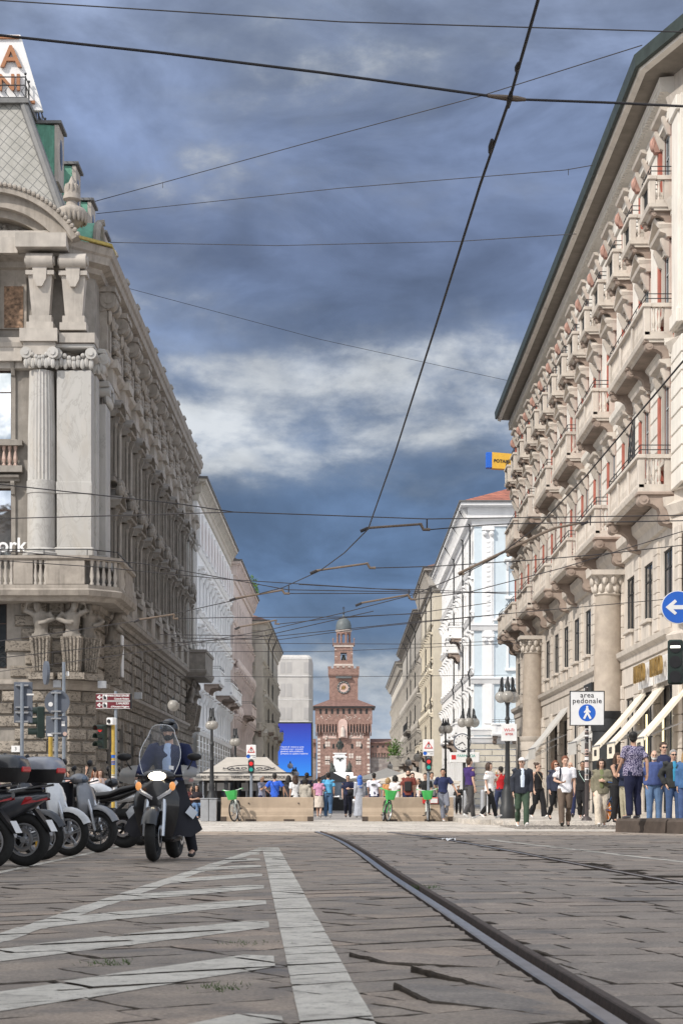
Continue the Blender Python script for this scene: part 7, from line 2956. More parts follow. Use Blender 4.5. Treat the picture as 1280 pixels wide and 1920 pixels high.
    if tail:
        q = MB()
        for sy in (-1, 1):
            q.loft([[(-.93, sy * .02, .79), (-.93, sy * .05, .76), (-.92, sy * .03, .82)], [(-.72, sy * .145, .76), (-.66, sy * .165, .70), (-.70, sy * .14, .79)]])
        q.build('tail_light', cm((0.35, .01, .015), .25), t)
    if topcase:
        q = MB()
        def sec(zz, k):
            return [(-.86 + math.copysign(abs(math.cos(a)) ** .55, math.cos(a)) * .22 * k, math.copysign(abs(math.sin(a)) ** .55, math.sin(a)) * .25 * k, zz) for a in [2 * PI * j / 24 for j in range(24)]]
        q.loft([sec(.95, .82), sec(1.0, .93), sec(1.10, 1.0)])
        tc = q.build('top_case', 'black', t, smooth=40)
        q = MB()
        q.loft([sec(1.105, 1.01), sec(1.15, 1.0), sec(1.20, .9), sec(1.235, .72), sec(1.25, .4)])
        q.build('lid', topcase, tc, smooth=50)
        q = MB()
        q.bbox(-1.09, -.12, 1.06, -1.055, .12, 1.12, .01)
        q.build('reflector', cm((.5, .015, .02), .3), tc)
        MB().tube([(-.5, -.1, .86), (-.95, -.1, .93)], .014, 6).tube([(-.5, .1, .86), (-.95, .1, .93)], .014, 6).build('rack', 'alu', t)
    if screen:
        q = MB()
        rows = []
        for j in range(9):
            f = j / 8
            z = 1.06 + .60 * f
            w = (.20 + .08 * math.sin(PI * min(1, f * 1.1))) * (1 - .20 * f ** 3)
            rows.append([(.47 - .24 * f - .25 * (u / .28) ** 2 * .35, u * w / .28, z - .06 * f * (u / .28) ** 4) for u in [-.28 + .07 * k for k in range(9)]])
        q.sheet(rows)
        ws = q.build('windscreen', M.setdefault('screen', mat_clear('clear_acrylic', (.80, .86, .92), .07)), t, smooth=60)
        e = MB()
        edge = [rows[j][0] for j in range(9)] + rows[8] + [rows[j][-1] for j in range(8, -1, -1)]
        e.tube(edge, .005, 5)
        e.build('screen_edge', M.setdefault('screen_e', mat_clear('acrylic_edge', (.9, .92, .95), .55)), ws)
        q = MB()
        q.add([(.437, .15, 1.13), (.427, .21, 1.12), (.414, .21, 1.165), (.425, .15, 1.175)], [(0, 1, 2, 3)])
        q.build('sticker', 'signw', ws)
    if apron or cover:
        sh_x = -.19 if cover else 0.0
        q = MB()
        rows = []
        for j in range(8):
            f = j / 7
            z = 1.0 - .70 * f
            hw = .25 + .21 * f ** 1.3
            row = []
            for k in range(17):
                u = -1 + k / 8
                fold = .018 * math.sin(k * 2.3 + j * .4) * f
                row.append((.46 + sh_x - .34 * abs(u) ** 2.0 - .03 * f + fold - (.02 if abs(u) < .4 else 0), u * hw, z + .02 * math.sin(k * 1.7) * f + .07 * f * u ** 6))
            rows.append(row)
        q.sheet(rows)
        ap = q.build('leg_apron', cm((.010, .010, .016), .75), t, smooth=70)
        for sy in ((-1, 1) if apron else ()):
            c = V((.20, sy * .335, .60))
            q = MB()
            q.add([c + V((.012 + .0, sy * .0, .085)), c + V((.075, -sy * .045, 0)), c + V((.025, sy * .035, -.085)), c + V((-.03, sy * .08, 0))], [(0, 1, 2, 3)])
            q.add([c + V((.016, .0, .085)), c + V((.079, -sy * .045, 0)), c + V((.029, sy * .035, -.085)), c + V((-.026, sy * .08, 0))], [(3, 2, 1, 0)])
            q.build('reflective_patch', 'alu', ap)
    return t


def motorbike(x, y, head, label, tank, seat='black', group='parked scooters and motorbikes', tailc=None):
    t = thing('motorcycle', label, 'motorcycle', (x, y, .002), head, group)
    wheel(t, 'wheel', .72, .31, .12, 'black', 6)
    wheel(t, 'wheel', -.68, .31, .16, 'black', 6)
    q = MB()
    q.loft([[(xx, math.cos(a) * hw, zc + math.sin(a) * hh) for a in [2 * PI * k / 16 for k in range(16)]] for xx, zc, hw, hh in
            [(.36, .88, .06, .05), (.26, .90, .14, .11), (.05, .91, .16, .12), (-.12, .86, .11, .09), (-.18, .83, .05, .05)]])
    q.build('fuel_tank', tank, t, smooth=50)
    q = MB()
    q.loft([[(xx, math.cos(a) * hw, zc + math.sin(a) * hh) for a in [2 * PI * k / 14 for k in range(14)]] for xx, zc, hw, hh in
            [(-.08, .82, .08, .04), (-.25, .81, .15, .06), (-.45, .83, .15, .06), (-.65, .90, .12, .06), (-.92, .97, .06, .03)]])
    q.build('seat', seat, t, smooth=50)
    q = MB()
    q.loft([[(xx, math.cos(a) * hw, zc + math.sin(a) * hh) for a in [2 * PI * k / 12 for k in range(12)]] for xx, zc, hw, hh in
            [(-.3, .74, .12, .05), (-.6, .80, .12, .06), (-.95, .92, .05, .03)]])
    q.build('tail_unit', tailc or tank, t, smooth=50)
    MB().ell((-.97, 0, .93), (.02, .045, .022), 8, 6).build('tail_light', cm((.35, .01, .015), .25), t)
    q = MB()
    q.bbox(-.25, -.17, .30, .30, .17, .62, .06)
    q.tube([(.22, 0, .6), (.30, 0, .82)], .1, 10)
    for i in range(5):
        q.box(.08, -.15, .60 + .03 * i, .30, .15, .612 + .03 * i)
    q.build('engine', cm((.07, .07, .075), .45, .5), t)
    q = MB()
    q.tube([(.3, -.1, .5), (.35, -.14, .3), (-.2, -.17, .28), (-.45, -.19, .42), (-.85, -.22, .66)], [.025, .025, .03, .065, .06], 10)
    q.build('exhaust', 'chrome', t, smooth=50)
    q = MB()
    for sy in (-.1, .1):
        q.tube([(.72, sy, .31), (.42, sy, .98)], .025, 8)
        q.tube([(-.68, sy, .31), (-.1, sy * .9, .42)], .03, 8)
    q.tube([(.3, -.38, 1.08), (.4, -.12, 1.02), (.4, .12, 1.02), (.3, .38, 1.08)], .014, 8)
    q.tube([(-.12, 0, .45), (-.5, 0, .8)], .03, 8)
    q.build('frame', 'iron', t, smooth=40)
    MB().ell((.50, 0, .93), (.10, .10, .10), 14, 10).build('headlight', 'chrome', t, smooth=60)
    for sy in (-1, 1):
        q = MB()
        q.tube([(.34, sy * .3, 1.08), (.36, sy * .36, 1.22)], .007, 5)
        q.ell((.36, sy * .38, 1.26), (.02, .06, .045), 10, 6)
        q.build('mirror', 'black', t, smooth=60)
    q = MB()
    rg = []
    for i in range(8):
        a = R(30 + 110 * i / 7)
        cx, cz = .72 + math.cos(a) * .345, .31 + math.sin(a) * .345
        rg.append([(cx, -.06, cz - .02), (cx + math.cos(a) * .012, 0, cz + math.sin(a) * .012), (cx, .06, cz - .02)])
    q.loft(rg, cap=False, close=False)
    q.build('fender', tank, t, smooth=60)
    MB().tube([(-.05, .16, .3), (-.12, .34, .01)], .014, 6).build('kickstand', 'iron', t)
    MB().add([(-1.0, -.09, .62), (-1.0, .09, .62), (-.98, .09, .76), (-.98, -.09, .76)], [(0, 1, 2, 3)]).add([(-.995, -.085, .62), (-.995, .085, .62), (-.975, .085, .76), (-.975, -.085, .76)], [(0, 3, 2, 1)]).build('number_plate', 'signw', t)
    return t


def bicycle(px, Y, head, label, col, col2, basket=True, z=.012, leanang=0.1, steer=.0, tyre_w=.05, group='green hire bicycles', spokes=None, rimc='alu'):
    b = P(px, 1535, Y)
    t = thing('bicycle', label, 'bicycle', (b.x, Y, z), head, group)
    wheel(t, 'wheel', .52, .335, tyre_w, rimc, spokes or 20, False, wire_sp=spokes is None, tilt=steer)
    wheel(t, 'wheel', -.52, .335, tyre_w, rimc, spokes or 20, False, wire_sp=spokes is None)
    q = MB()
    q.tube([(.36, 0, .82), (.30, 0, .60), (-.05, 0, .30)], [.035, .045, .045], 10)
    q.tube([(-.05, 0, .30), (-.16, 0, .78)], .025, 8)
    for sy in (-.06, .06):
        q.tube([(-.52, sy, .335), (-.05, sy * .6, .30)], .014, 6)
        q.tube([(-.52, sy, .335), (-.14, sy * .5, .66)], .012, 6)
        q.tube([(.52, sy, .335), (.42, sy, .66), (.38, sy * .3, .72)], .017, 8)
    q.build('frame', col2, t, smooth=50)
    q = MB()
    q.tube([(.38, 0, .70), (.34, 0, 1.0)], .02, 8)
    q.tube([(.24, -.30, 1.06), (.34, -.20, 1.03), (.36, 0, 1.0), (.34, .20, 1.03), (.24, .30, 1.06)], .014, 8)
    hb = q.build('handlebar', col2, t, smooth=50)
    MB().tube([(.28, -.24, 1.05), (.20, -.33, 1.06)], .02, 8).tube([(.28, .24, 1.05), (.20, .33, 1.06)], .02, 8).build('grip', col if basket else 'rubber', hb)
    q = MB()
    q.loft([[(xx, math.cos(a) * hw, zc + math.sin(a) * .03) for a in [2 * PI * k / 12 for k in range(12)]] for xx, zc, hw in [(-.02, .90, .02), (-.10, .91, .045), (-.22, .92, .09), (-.29, .92, .06)]])
    q.tube([(-.16, 0, .76), (-.18, 0, .9)], .014, 6)
    q.build('saddle', 'black', t, smooth=50)
    if basket:
        q = MB()
        def ring(zz, x0, x1, hw):
            return [(x0, -hw, zz), (x1 - .03, -hw, zz), (x1, -hw + .05, zz), (x1, hw - .05, zz), (x1 - .03, hw, zz), (x0, hw, zz)]
        a, c = ring(.72, .40, .58, .13), ring(1.02, .36, .68, .19)
        q.loft([a, c], cap=False)
        q.loft([[(x * .985 + .008, y * .94, zz) for x, y, zz in a], [(x * .985 + .008, y * .94, zz) for x, y, zz in c]], cap=False)
        q.add(a, [(0, 1, 2, 3, 4, 5)])
        q.build('basket', col, t, smooth=20)
        MB().ell((.60, 0, .66), (.03, .04, .03), 10, 6).build('headlight', 'signw', t)
        q = MB()
        rg = []
        for wx in (.52, -.52):
            rg = []
            for i in range(9):
                an = R(40 + 110 * i / 8)
                cx, cz = wx + math.cos(an) * .37, .335 + math.sin(an) * .37
                rg.append([(cx, -.035, cz - .01), (cx, 0, cz + .005), (cx, .035, cz - .01)])
            q.loft(rg, cap=False, close=False)
        q.build('mudguard', 'iron', t, smooth=60)
        MB().bbox(-.12, -.05, .34, .08, .05, .56, .03).build('battery', 'black', t)
    else:
        q = MB()
        q.tube([(.36, 0, .82), (-.16, 0, .74)], .022, 8)
        q.build('top_tube', col, t)
    q = MB()
    q.tube([(-.05, -.09, .30), (.08, -.09, .20)], .012, 6)
    q.box(.04, -.18, .185, .12, -.09, .215)
    q.tube([(-.05, .09, .30), (-.18, .09, .40)], .012, 6)
    q.box(-.22, .09, .385, -.14, .18, .415)
    q.torus((-.05, -.06, .30), .09, .008, 'y', 20, 4)
    q.build('crank', 'black', t)
    MB().tube([(-.25, .06, .32), (-.30, .20, .0 - z)], .011, 6).build('kickstand', 'iron', t)
    t.rotation_euler = (leanang, 0, head)
    return t


def make_vehicles():
    grey = cm((.10, .105, .12), .3, .5, .4)
    dgrey = cm((.045, .048, .055), .35, .4, .3)
    silver = cm((.20, .205, .22), .35, .4, .3)
    white = cm((.72, .73, .74), .3, 0, .5)
    blk = cm((.012, .012, .014), .3, 0, .5)
    g = P(2, 1630, 20.1)
    scooter(-4.50, 20.45, R(168), 'dark scooter cut by the left edge, its black top case showing a red light', dgrey, topcase=cm((.02, .021, .026), .3, 0, .5))
    scooter(-4.26, 21.45, R(166), 'silver-grey scooter with a large two-tone top case and big spoked rear wheel', grey, topcase=cm((.26, .27, .31), .3, .1, .5), rw=.31)
    s3 = scooter(-4.45, 23.6, R(-14), 'dark scooter whose front wheel carries a yellow disc lock', dgrey, rw=.29, spokes=6)
    MB().bbox(.64, -.13, .14, .72, -.09, .36, .01).build('disc_lock', M['yel'], s3)
    scooter(-4.32, 25.3, R(-22), 'white scooter with a dark leg cover, parked nose outwards', white, 'black', 'alu', rw=.30, cover=True, fend=cm((.55, .56, .57), .35, 0, .4))
    scooter(-4.14, 27.0, R(-24), 'grey scooter with a thin-spoked front wheel and silver leg shield', silver, 'black', 'iron', rw=.31, spokes=28, wire_sp=True, cover=True)
    motorbike(-4.05, 29.2, R(162), 'black motorcycle with a high black seat and fat chrome silencer', blk)
    motorbike(-3.98, 30.9, R(160), 'motorcycle with a white tail panel, half hidden behind the moving scooter', white, tailc=white)
    scooter(-3.75, 33.0, R(170), 'scooter with a round grey top case, just behind the moving rider', dgrey, topcase=silver)
    motorbike(-5.3, 31.5, R(-30), 'blue-tanked motorcycle deep in the parked row', cm((.02, .04, .3), .3, 0, .5))
    scooter(-5.6, 28.2, R(-30), 'red scooter glimpsed between the white and grey parked scooters', cm((.3, .015, .06), .3, 0, .5), screen=True)
    scooter(-5.9, 25.0, R(-28), 'dark scooter with a tall clear windscreen at the back of the row', dgrey, screen=True)
    # moving scooter
    hlm = M.setdefault('lit', mat('lit_headlamp', (1, .95, .85), .3, emit=(1, .86, .62), es=9.0))
    X0, Y0 = -2.26, 23.5
    t = scooter(X0, Y0, R(-96), 'black scooter with lit headlamp and tall clear windscreen, ridden towards the viewer', blk, 'black', 'iron', screen=True, apron=True, group=None, hl=hlm, tail=True, rw=.315, steer=.03)
    q = MB()
    for sy in (-1, 1):
        q.loft([[(.605, sy * .02, .79), (.585, sy * .03, .755), (.57, sy * .03, .80)], [(.595, sy * .13, .855), (.585, sy * .15, .84), (.57, sy * .13, .88)], [(.545, sy * .20, 1.0), (.52, sy * .215, .97), (.5, sy * .19, 1.0)]])
    q.build('chrome_trim', cm((.62, .62, .64), .35, .2), t, smooth=40)
    for sy in (-1, 1):
        MB().ell((.56, sy * .165, .925), (.035, .03, .055), 10, 8).build('indicator', M.setdefault('amber', mat('amber_lens', (.55, .2, .06), .3, emit=(1, .45, .15), es=.6)), t, smooth=60)
        q = MB()
        rows = [[(.36 - .05 * abs(u) - .03 * v_, sy * (.23 + .17 * v_ - .02 * u), 1.07 + (.12 - .05 * v_ * v_) * u) for v_ in (0, .3, .6, .85, 1)] for u in (-1, -.6, -.2, .2, .6, 1)]
        q.sheet(rows)
        q.build('hand_guard', M.setdefault('guard', mat_clear('smoked_acrylic', (.45, .45, .44), .55)), t, smooth=60)
    t.scale = (1, 1.28, 1.0)
    for c in kids(t):
        if c.name.startswith('windscreen'):
            c.scale = (1, .74, 1.05)
            c.location.z = -.05
        elif c.name.startswith('leg_apron'):
            c.scale = (1, .86, 1)
    green, gw = cm((.06, .42, .10), .4), cm((.62, .66, .62), .4)
    bicycle(444, 61.3, R(-96), 'green hire bicycle with white frame leaning on the left concrete barrier', green, gw, steer=-.25, leanang=.10)
    bicycle(722, 61.2, R(-84), 'green hire bicycle turned away on the left half of the right barrier', green, green, steer=-.45, leanang=-.12)
    bicycle(802, 61.2, R(-91), 'green and white hire bicycle standing close to the leaning man', green, gw, steer=.1, leanang=.03)
    bicycle(1155, 48.2, R(-72), 'blue hire bicycle with orange-panelled white wheels beside the tall kerb', cm((.03, .09, .25), .4), cm((.03, .09, .25), .4), basket=False, z=.15, leanang=.05, spokes=5, rimc='signw', group='orange hire bicycles')
    o = [c for c in kids([b for b in bpy.data.objects if b.name.startswith('bicycle')][-1]) if c.name.startswith('wheel')]
    for w in o:
        MB().tube([(0, -.006, 0), (0, .006, 0)], .27, 28).build('wheel_panel', cm((.55, .18, .03), .4), w)


make_vehicles()


# ------------------------------------------------------------------ people
SK = {'l': (.56, .36, .27), 't': (.45, .27, .19), 'b': (.30, .17, .11), 'd': (.20, .11, .075)}
HC = {'black': (.012, .011, .010), 'brown': (.05, .028, .018), 'dark': (.022, .015, .012), 'blond': (.32, .21, .10), 'grey': (.26, .25, .24), 'white': (.55, .54, .52), 'red': (.16, .055, .025)}


def skin_m(k):
    key = ('skin', k)
    if key not in _cache:
        m, t, b = new_mat('skin')
        pos = t.add('ShaderNodeNewGeometry').outputs['Position']
        c = t.ramp(t.noise(pos, 22, 4, .6), [(.3, tuple(x * .86 for x in SK[k])), (.7, tuple(x * 1.1 for x in SK[k]))])
        t.l.new(c, b.inputs['Base Color'])
        b.inputs['Roughness'].default_value = .55
        b.inputs['Subsurface Weight'].default_value = .06
        b.inputs['Subsurface Radius'].default_value = (.01, .004, .002)
        _cache[key] = m
    return _cache[key]


def cloth(c, pat=None):
    key = ('cloth', c, pat)
    if key not in _cache:
        if pat is None:
            _cache[key] = mat('fabric', c, .9, .16, 14, .25, 60)
        else:
            m, t, b = new_mat('patterned_fabric')
            pos = t.add('ShaderNodeNewGeometry').outputs['Position']
            n = t.noise(pos, pat[0], 2, .6)
            cc = t.ramp(n, [(.46, c), (.54, pat[1])])
            t.l.new(cc, b.inputs['Base Color'])
            b.inputs['Roughness'].default_value = .9
            _cache[key] = m
    return _cache[key]


def hand(mb, w, d, up, side, curl=.5):
    """w wrist, d direction of the hand, up palm normal (towards which the fingers curl)"""
    d = d.normalized()
    up = (up - d * up.dot(d)).normalized()
    s = d.cross(up) * side
    mb.tube([w - d * .02, w + d * .035, w + d * .085], [(.019, .026), (.016, .040), (.013, .038)], 8, up)
    for i, L in enumerate((.070, .080, .075, .058)):
        o = w + d * .082 + s * (.030 - .0195 * i)
        a = o + (d * math.cos(curl * .6) + up * math.sin(curl * .6)) * L * .5
        c = a + (d * math.cos(curl * 1.7) + up * math.sin(curl * 1.7)) * L * .5
        mb.tube([o - d * .015, a, c], [.0095, .009, .0075], 6)
    o = w + d * .03 + s * .030
    a = o + (d * .7 + s * .6 + up * .25).normalized() * .036
    mb.tube([o, a, a + (d * .9 + s * .15 + up * .4).normalized() * .032], [.012, .011, .009], 6)


def person(px, Y, z0, hgt, face, label, top, bottom, shoes=(.55, .55, .55), skin='l', hair=('short', 'brown'), fem=False, legs='stand', arms=('down', 'down'), tt='tee', bt='trousers', glasses=False,
           beard=None, turn=0.0, nod=0.0, build=1.0, belly=0.0, cap=None, grp='people on the street', pat=None, extra=None, under=None, stride=1.0, loc=None, seat=False, vox=.0115):
    k = hgt / 1.75
    p = V((P(px, 1500, Y).x, Y, z0)) if loc is None else V(loc)
    t = thing('person', label, 'person', p, face, grp)
    X = V((1, 0, 0))
    sw = (.165 if fem else .19) * (.9 + .1 * build)
    hipw = .092
    # legs ------------------------------------------------------------
    if legs == 'walk' or legs == 'walk2':
        a, c = (1, -1) if legs == 'walk' else (-1, 1)
        st = stride
        L = {a: [V((a * hipw, 0, .92)), V((a * .095, -.17 * st, .51)), V((a * .085, -.27 * st, .10))], c: [V((c * hipw, 0, .92)), V((c * .09, .02, .50)), V((c * .08, .30 * st, .18))]}
        toe = {a: V((0, -.17, .03)), c: V((0, -.11, -.12))}
    elif legs == 'sit':
        L = {s: [V((s * hipw, 0, .92)), V((s * .13, -.42, .96)), V((s * .14, -.44, .50))] for s in (-1, 1)}
        toe = {s: V((0, -.16, -.05)) for s in (-1, 1)}
    elif legs == 'ride':
        L = {s: [V((s * hipw, 0, .92)), V((s * .20, -.38, .80)), V((s * .24, -.36, .42))] for s in (-1, 1)}
        L[1] = [V((hipw, 0, .92)), V((.28, -.34, .62)), V((.34, -.20, .16))]
        toe = {s: V((0, -.16, -.05)) for s in (-1, 1)}
    elif legs == 'lean':
        L = {1: [V((hipw, 0, .92)), V((.12, -.20, .53)), V((.10, .06, .30))], -1: [V((-hipw, 0, .92)), V((-.05, -.13, .50)), V((-.03, -.20, .10))]}
        toe = {1: V((0, -.13, -.10)), -1: V((0, -.16, -.05))}
    else:
        L = {s: [V((s * hipw, 0, .92)), V((s * .105, -.015, .50)), V((s * .115, .01, .09))] for s in (-1, 1)}
        toe = {s: V((s * .03, -.16, -.05)) for s in (-1, 1)}
    # arms ------------------------------------------------------------
    A = {}
    for s, md in ((-1, arms[0]), (1, arms[1])):
        sh = V((s * sw, .01, 1.42))
        if md == 'down':
            A[s] = [sh, V((s * (sw + .035), .03, 1.14)), V((s * (sw + .035), -.04, .89)), V((0, -.1, -1)), V((-s, 0, 0))]
        elif md == 'fwd':
            A[s] = [sh, V((s * (sw + .05), -.07, 1.15)), V((s * (sw + .04), -.22, .94)), V((0, -.6, -1)), V((-s, 0, 0))]
        elif md == 'back':
            A[s] = [sh, V((s * (sw + .05), .13, 1.15)), V((s * (sw + .05), .14, .90)), V((0, -.2, -1)), V((-s, 0, 0))]
        elif md == 'phone':
            A[s] = [sh, V((s * (sw + .07), -.02, 1.16)), V((s * .10, -.27, 1.10)), V((-s * .6, -.6, .1)), V((0, .3, 1))]
        elif md == 'chest':
            A[s] = [sh, V((s * (sw + .07), -.02, 1.16)), V((s * .06, -.20, 1.19)), V((-s, -.1, .1)), V((0, 1, 0))]
        elif md == 'face':
            A[s] = [sh, V((s * (sw + .05), -.12, 1.17)), V((s * (sw - .05), -.29, 1.36)), V((-s * .2, -.25, 1)), V((0, 1, .2))]
        elif md == 'hip':
            A[s] = [sh, V((s * (sw + .17), .05, 1.18)), V((s * (sw - .02), -.06, .99)), V((-s, -.2, -.3)), V((0, 0, -1))]
        elif md == 'pocket':
            A[s] = [sh, V((s * (sw + .10), .05, 1.15)), V((s * (sw + .0), -.06, .93)), V((-s * .3, -.1, -1)), V((-s, 0, 0))]
        elif md == 'out':
            A[s] = [sh, V((s * (sw + .16), .0, 1.20)), V((s * (sw + .26), -.10, .98)), V((s * .3, -.2, -1)), V((-s, 0, 0))]
        elif md == 'up':
            A[s] = [sh, V((s * (sw + .12), -.1, 1.50)), V((s * (sw + .10), -.26, 1.74)), V((0, -.2, 1)), V((0, -1, 0))]
        elif md == 'bars':
            A[s] = [sh, V((s * (sw + .12), -.10, 1.17)), V((s * .32, -.40, 1.08)), V((0, -1, -.1)), V((0, 0, -1))]
        elif md == 'behind':
            A[s] = [sh, V((s * (sw + .06), .14, 1.17)), V((s * .08, .17, .98)), V((-s, 0, -.2)), V((0, 1, 0))]
    sc = Matrix.Scale(k, 4)
    rot = Matrix.Translation((0, 0, 1.50)) @ Euler((nod, 0, turn)).to_matrix().to_4x4() @ Matrix.Translation((0, 0, -1.50))
    b = build
    ch = .118 if fem else .125
    q = MB()
    q.T = sc
    tor = [((0, 0, .86), (.13 * b, .10)), ((0, .005, .96), (.158 * b, .112 + belly * .3)), ((0, 0 - belly * .3, 1.08), (.136 * b + belly * .4, .098 + belly * .7)), ((0, -.005 - belly * .2, 1.2), (.145 * b + belly * .2, .105 + belly * .35)),
           ((0, 0, 1.32), (.168 * b, ch)), ((0, .012, 1.42), (.150 * b, .085)), ((0, .012, 1.47), (.07, .06))]
    q.tube([a for a, _ in tor], [r for _, r in tor], 14, X)
    q.tube([(0, .02, 1.44), (0, .0, 1.56)], [.056, .052], 10)
    for s in (-1, 1):
        h_, kn, an = L[s]
        q.tube([h_ + V((0, 0, .03)), h_.lerp(kn, .4), kn, kn.lerp(an, .35) + V((0, .012, 0)), an], [.088 * b, .078 * b, .054, .053, .036], 10)
        q.tube([an, an + toe[s] * .55 + V((0, 0, -.02)), an + toe[s]], [.036, .036, .028], 8)
        sh, el, wr, dr, up = A[s]
        q.tube([sh + V((-s * .05, 0, .0)), sh + V((s * .012, 0, -.01)), sh.lerp(el, .5), el, el.lerp(wr, .3), wr], [.058, .056, .045, .036, .037, .024], 8)
        hand(q, wr, dr, up, -s if True else s, .55)
    q.T = sc @ rot
    q.tube([(0, .01, 1.50), (0, -.012, 1.60)], [.054, .055], 10)
    q.ell((0, .008, 1.655), (.073, .092, .095), 14, 10)
    q.ell((0, -.022, 1.595), (.056, .066, .068), 12, 8)
    q.ell((0, -.052, 1.552), (.030, .028, .022), 8, 6)
    q.tube([(0, -.082, 1.645), (0, -.106, 1.607), (0, -.09, 1.598)], [.009, .015, .012], 7)
    q.ell((0, -.082, 1.662), (.052, .014, .012), 8, 5)
    for s in (-1, 1):
        q.ell((s * .074, .01, 1.625), (.012, .020, .032), 7, 6)
        q.ell((s * .04, -.062, 1.61), (.022, .018, .02), 7, 6)
    me = remesh(q, vox * k, 0, smooth_it=2)
    me.materials.append(skin_m(skin))
    body = obj('body', me, t)
    HT = sc @ rot
    q = MB()
    q.T = HT
    for s in (-1, 1):
        q.ell((s * .030, -.083, 1.640), (.013, .008, .0075), 8, 6)
        q.ell((s * .031, -.088, 1.661), (.019, .006, .004), 8, 5)
    q.build('eyes', cm((.03, .02, .016), .4), t)
    q = MB()
    q.T = HT
    q.ell((0, -.084, 1.572), (.022, .007, .006), 8, 5)
    q.build('mouth', cm((.25, .08, .065), .5), t)
    # trousers / skirt -------------------------------------------------
    jt = .009
    sd = random.random() * 50
    if bt in ('trousers', 'wide', 'shorts'):
        q = MB()
        q.T = sc
        e = .016 if bt == 'trousers' else .03
        q.tube([a for a, _ in tor[:3]], [(r[0] + .012, r[1] + .012) for _, r in tor[:3]], 14, X)
        for s in (-1, 1):
            h_, kn, an = L[s]
            an2 = an + V((0, .01, -.015))
            if bt == 'shorts':
                an2 = kn.lerp(an, .15)
            w_ = [.098 * b + e * .5, .084 * b + e, .062 + e, .060 + e, .048 + e + (.02 if bt == 'wide' else 0)]
            q.tube([h_ + V((0, 0, .03)), h_.lerp(kn, .4), kn, kn.lerp(an2, .4), an2], w_, 10)
        me = remesh(q, .016 * k, jt, sd, 9)
        me.materials.append(cloth(bottom))
        obj('trousers', me, t)
    else:
        q = MB()
        q.T = sc
        zb = .46 if bt == 'skirt' else .10
        pts = [((0, 0, 1.06), (.15, .115)), ((0, 0, .95), (.178, .13)), ((0, .0, .75), (.20, .155)), ((0, 0, zb), (.215 if bt == 'skirt' else .25, .18 if bt == 'skirt' else .22))]
        q.tube([a for a, _ in pts], [r for _, r in pts], 18, X)
        me = remesh(q, .016 * k, .014, sd, 8)
        me.materials.append(cloth(bottom))
        obj('skirt', me, t)
    # shoes
    q = MB()
    q.T = sc
    for s in (-1, 1):
        an = L[s][2]
        d = toe[s]
        q.tube([an + V((0, .025, .0)), an + V((0, .03, -.045)), an + V((0, .0, -.035)), an + d * .6 + V((0, 0, -.025)), an + d * 1.12 + V((0, 0, -.008))], [(.044, .044), (.040, .036), (.046, .040), (.036, .044), (.022, .034)], 10, (0, 0, 1))
    me = remesh(q, .013 * k)
    me.materials.append(cm(shoes, .6))
    obj('shoes', me, t)
    # top ---------------------------------------------------------------
    q = MB()
    q.T = sc
    e = {'tee': .018, 'polo': .016, 'long': .022, 'jacket': .034, 'tank': .010, 'puffer': .045, 'loose': .035}[tt]
    lo = .86 if tt in ('jacket', 'tee', 'loose') else .93
    zs = [(lo, .162 * b + belly * .3, .118 + belly * .4), (.98, .160 * b + belly * .4, .114 + belly * .55)] + [(a[2], r[0], r[1]) for a, r in tor[2:6]]
    q.tube([(0, -belly * .25 if z < 1.0 else (-belly * .3 if z < 1.15 else (-.005 - belly * .2 if z < 1.25 else .003)), z) for z, _, _ in zs] + [(0, .012, 1.475)], [(a + e, c + e) for _, a, c in zs] + [(.075, .066)], 16, X)
    for s in (-1, 1):
        sh, el, wr, dr, up = A[s]
        if tt == 'tank':
            q.tube([V((s * .10, .02, 1.36)), V((s * .10, .01, 1.46))], [.05, .03], 8)
            continue
        if tt in ('tee', 'polo', 'loose'):
            m = sh.lerp(el, .72)
            q.tube([sh + V((-s * .06, 0, .005)), sh + V((s * .012, 0, 0)), sh.lerp(el, .4), m], [.062 + e * .5, .064 + e * .5, .056 + e, .056 + e * 1.2], 10)
        else:
            q.tube([sh + V((-s * .06, 0, .005)), sh + V((s * .012, 0, 0)), sh.lerp(el, .5), el, el.lerp(wr, .5), el.lerp(wr, .95)], [.064 + e * .5, .064 + e * .6, .052 + e, .044 + e, .038 + e, .032 + e * .7], 10)
    me = remesh(q, .015 * k, .011 if tt != 'tank' else .004, sd + 9, 8)
    me.materials.append(cloth(top, pat))
    obj({'jacket': 'jacket', 'puffer': 'puffer_vest'}.get(tt, 'shirt'), me, t)
    if under:
        q = MB()
        q.T = sc
        q.tube([(0, -.105 - e * .9, 1.02), (0, -.118 - e * .9, 1.25), (0, -.085 - e * .7, 1.41), (0, -.05, 1.47)], [(.045, .02), (.055, .022), (.05, .02), (.045, .03)], 10, X)
        q.build('inner_shirt', cloth(under), t, smooth=70)
    elif tt in ('polo', 'jacket'):
        q = MB()
        q.T = sc
        q.torus((0, .008, 1.475), .066, .012, 'z', 16, 6, 1.4)
        q.build('collar', cloth(top), t, smooth=70)
    if tt in ('tee', 'polo', 'tank') and lo > .9:
        q = MB()
        q.T = sc
        q.tube([(0, 0, .945), (0, 0, .975)], [(.180 * b + belly * .3, .134 + belly * .3)] * 2, 18, X)
        q.build('belt', cm((.02, .016, .014), .5), t, smooth=60)
    # hair ------------------------------------------------------------------
    hs, hcn = hair
    q = MB()
    q.T = HT
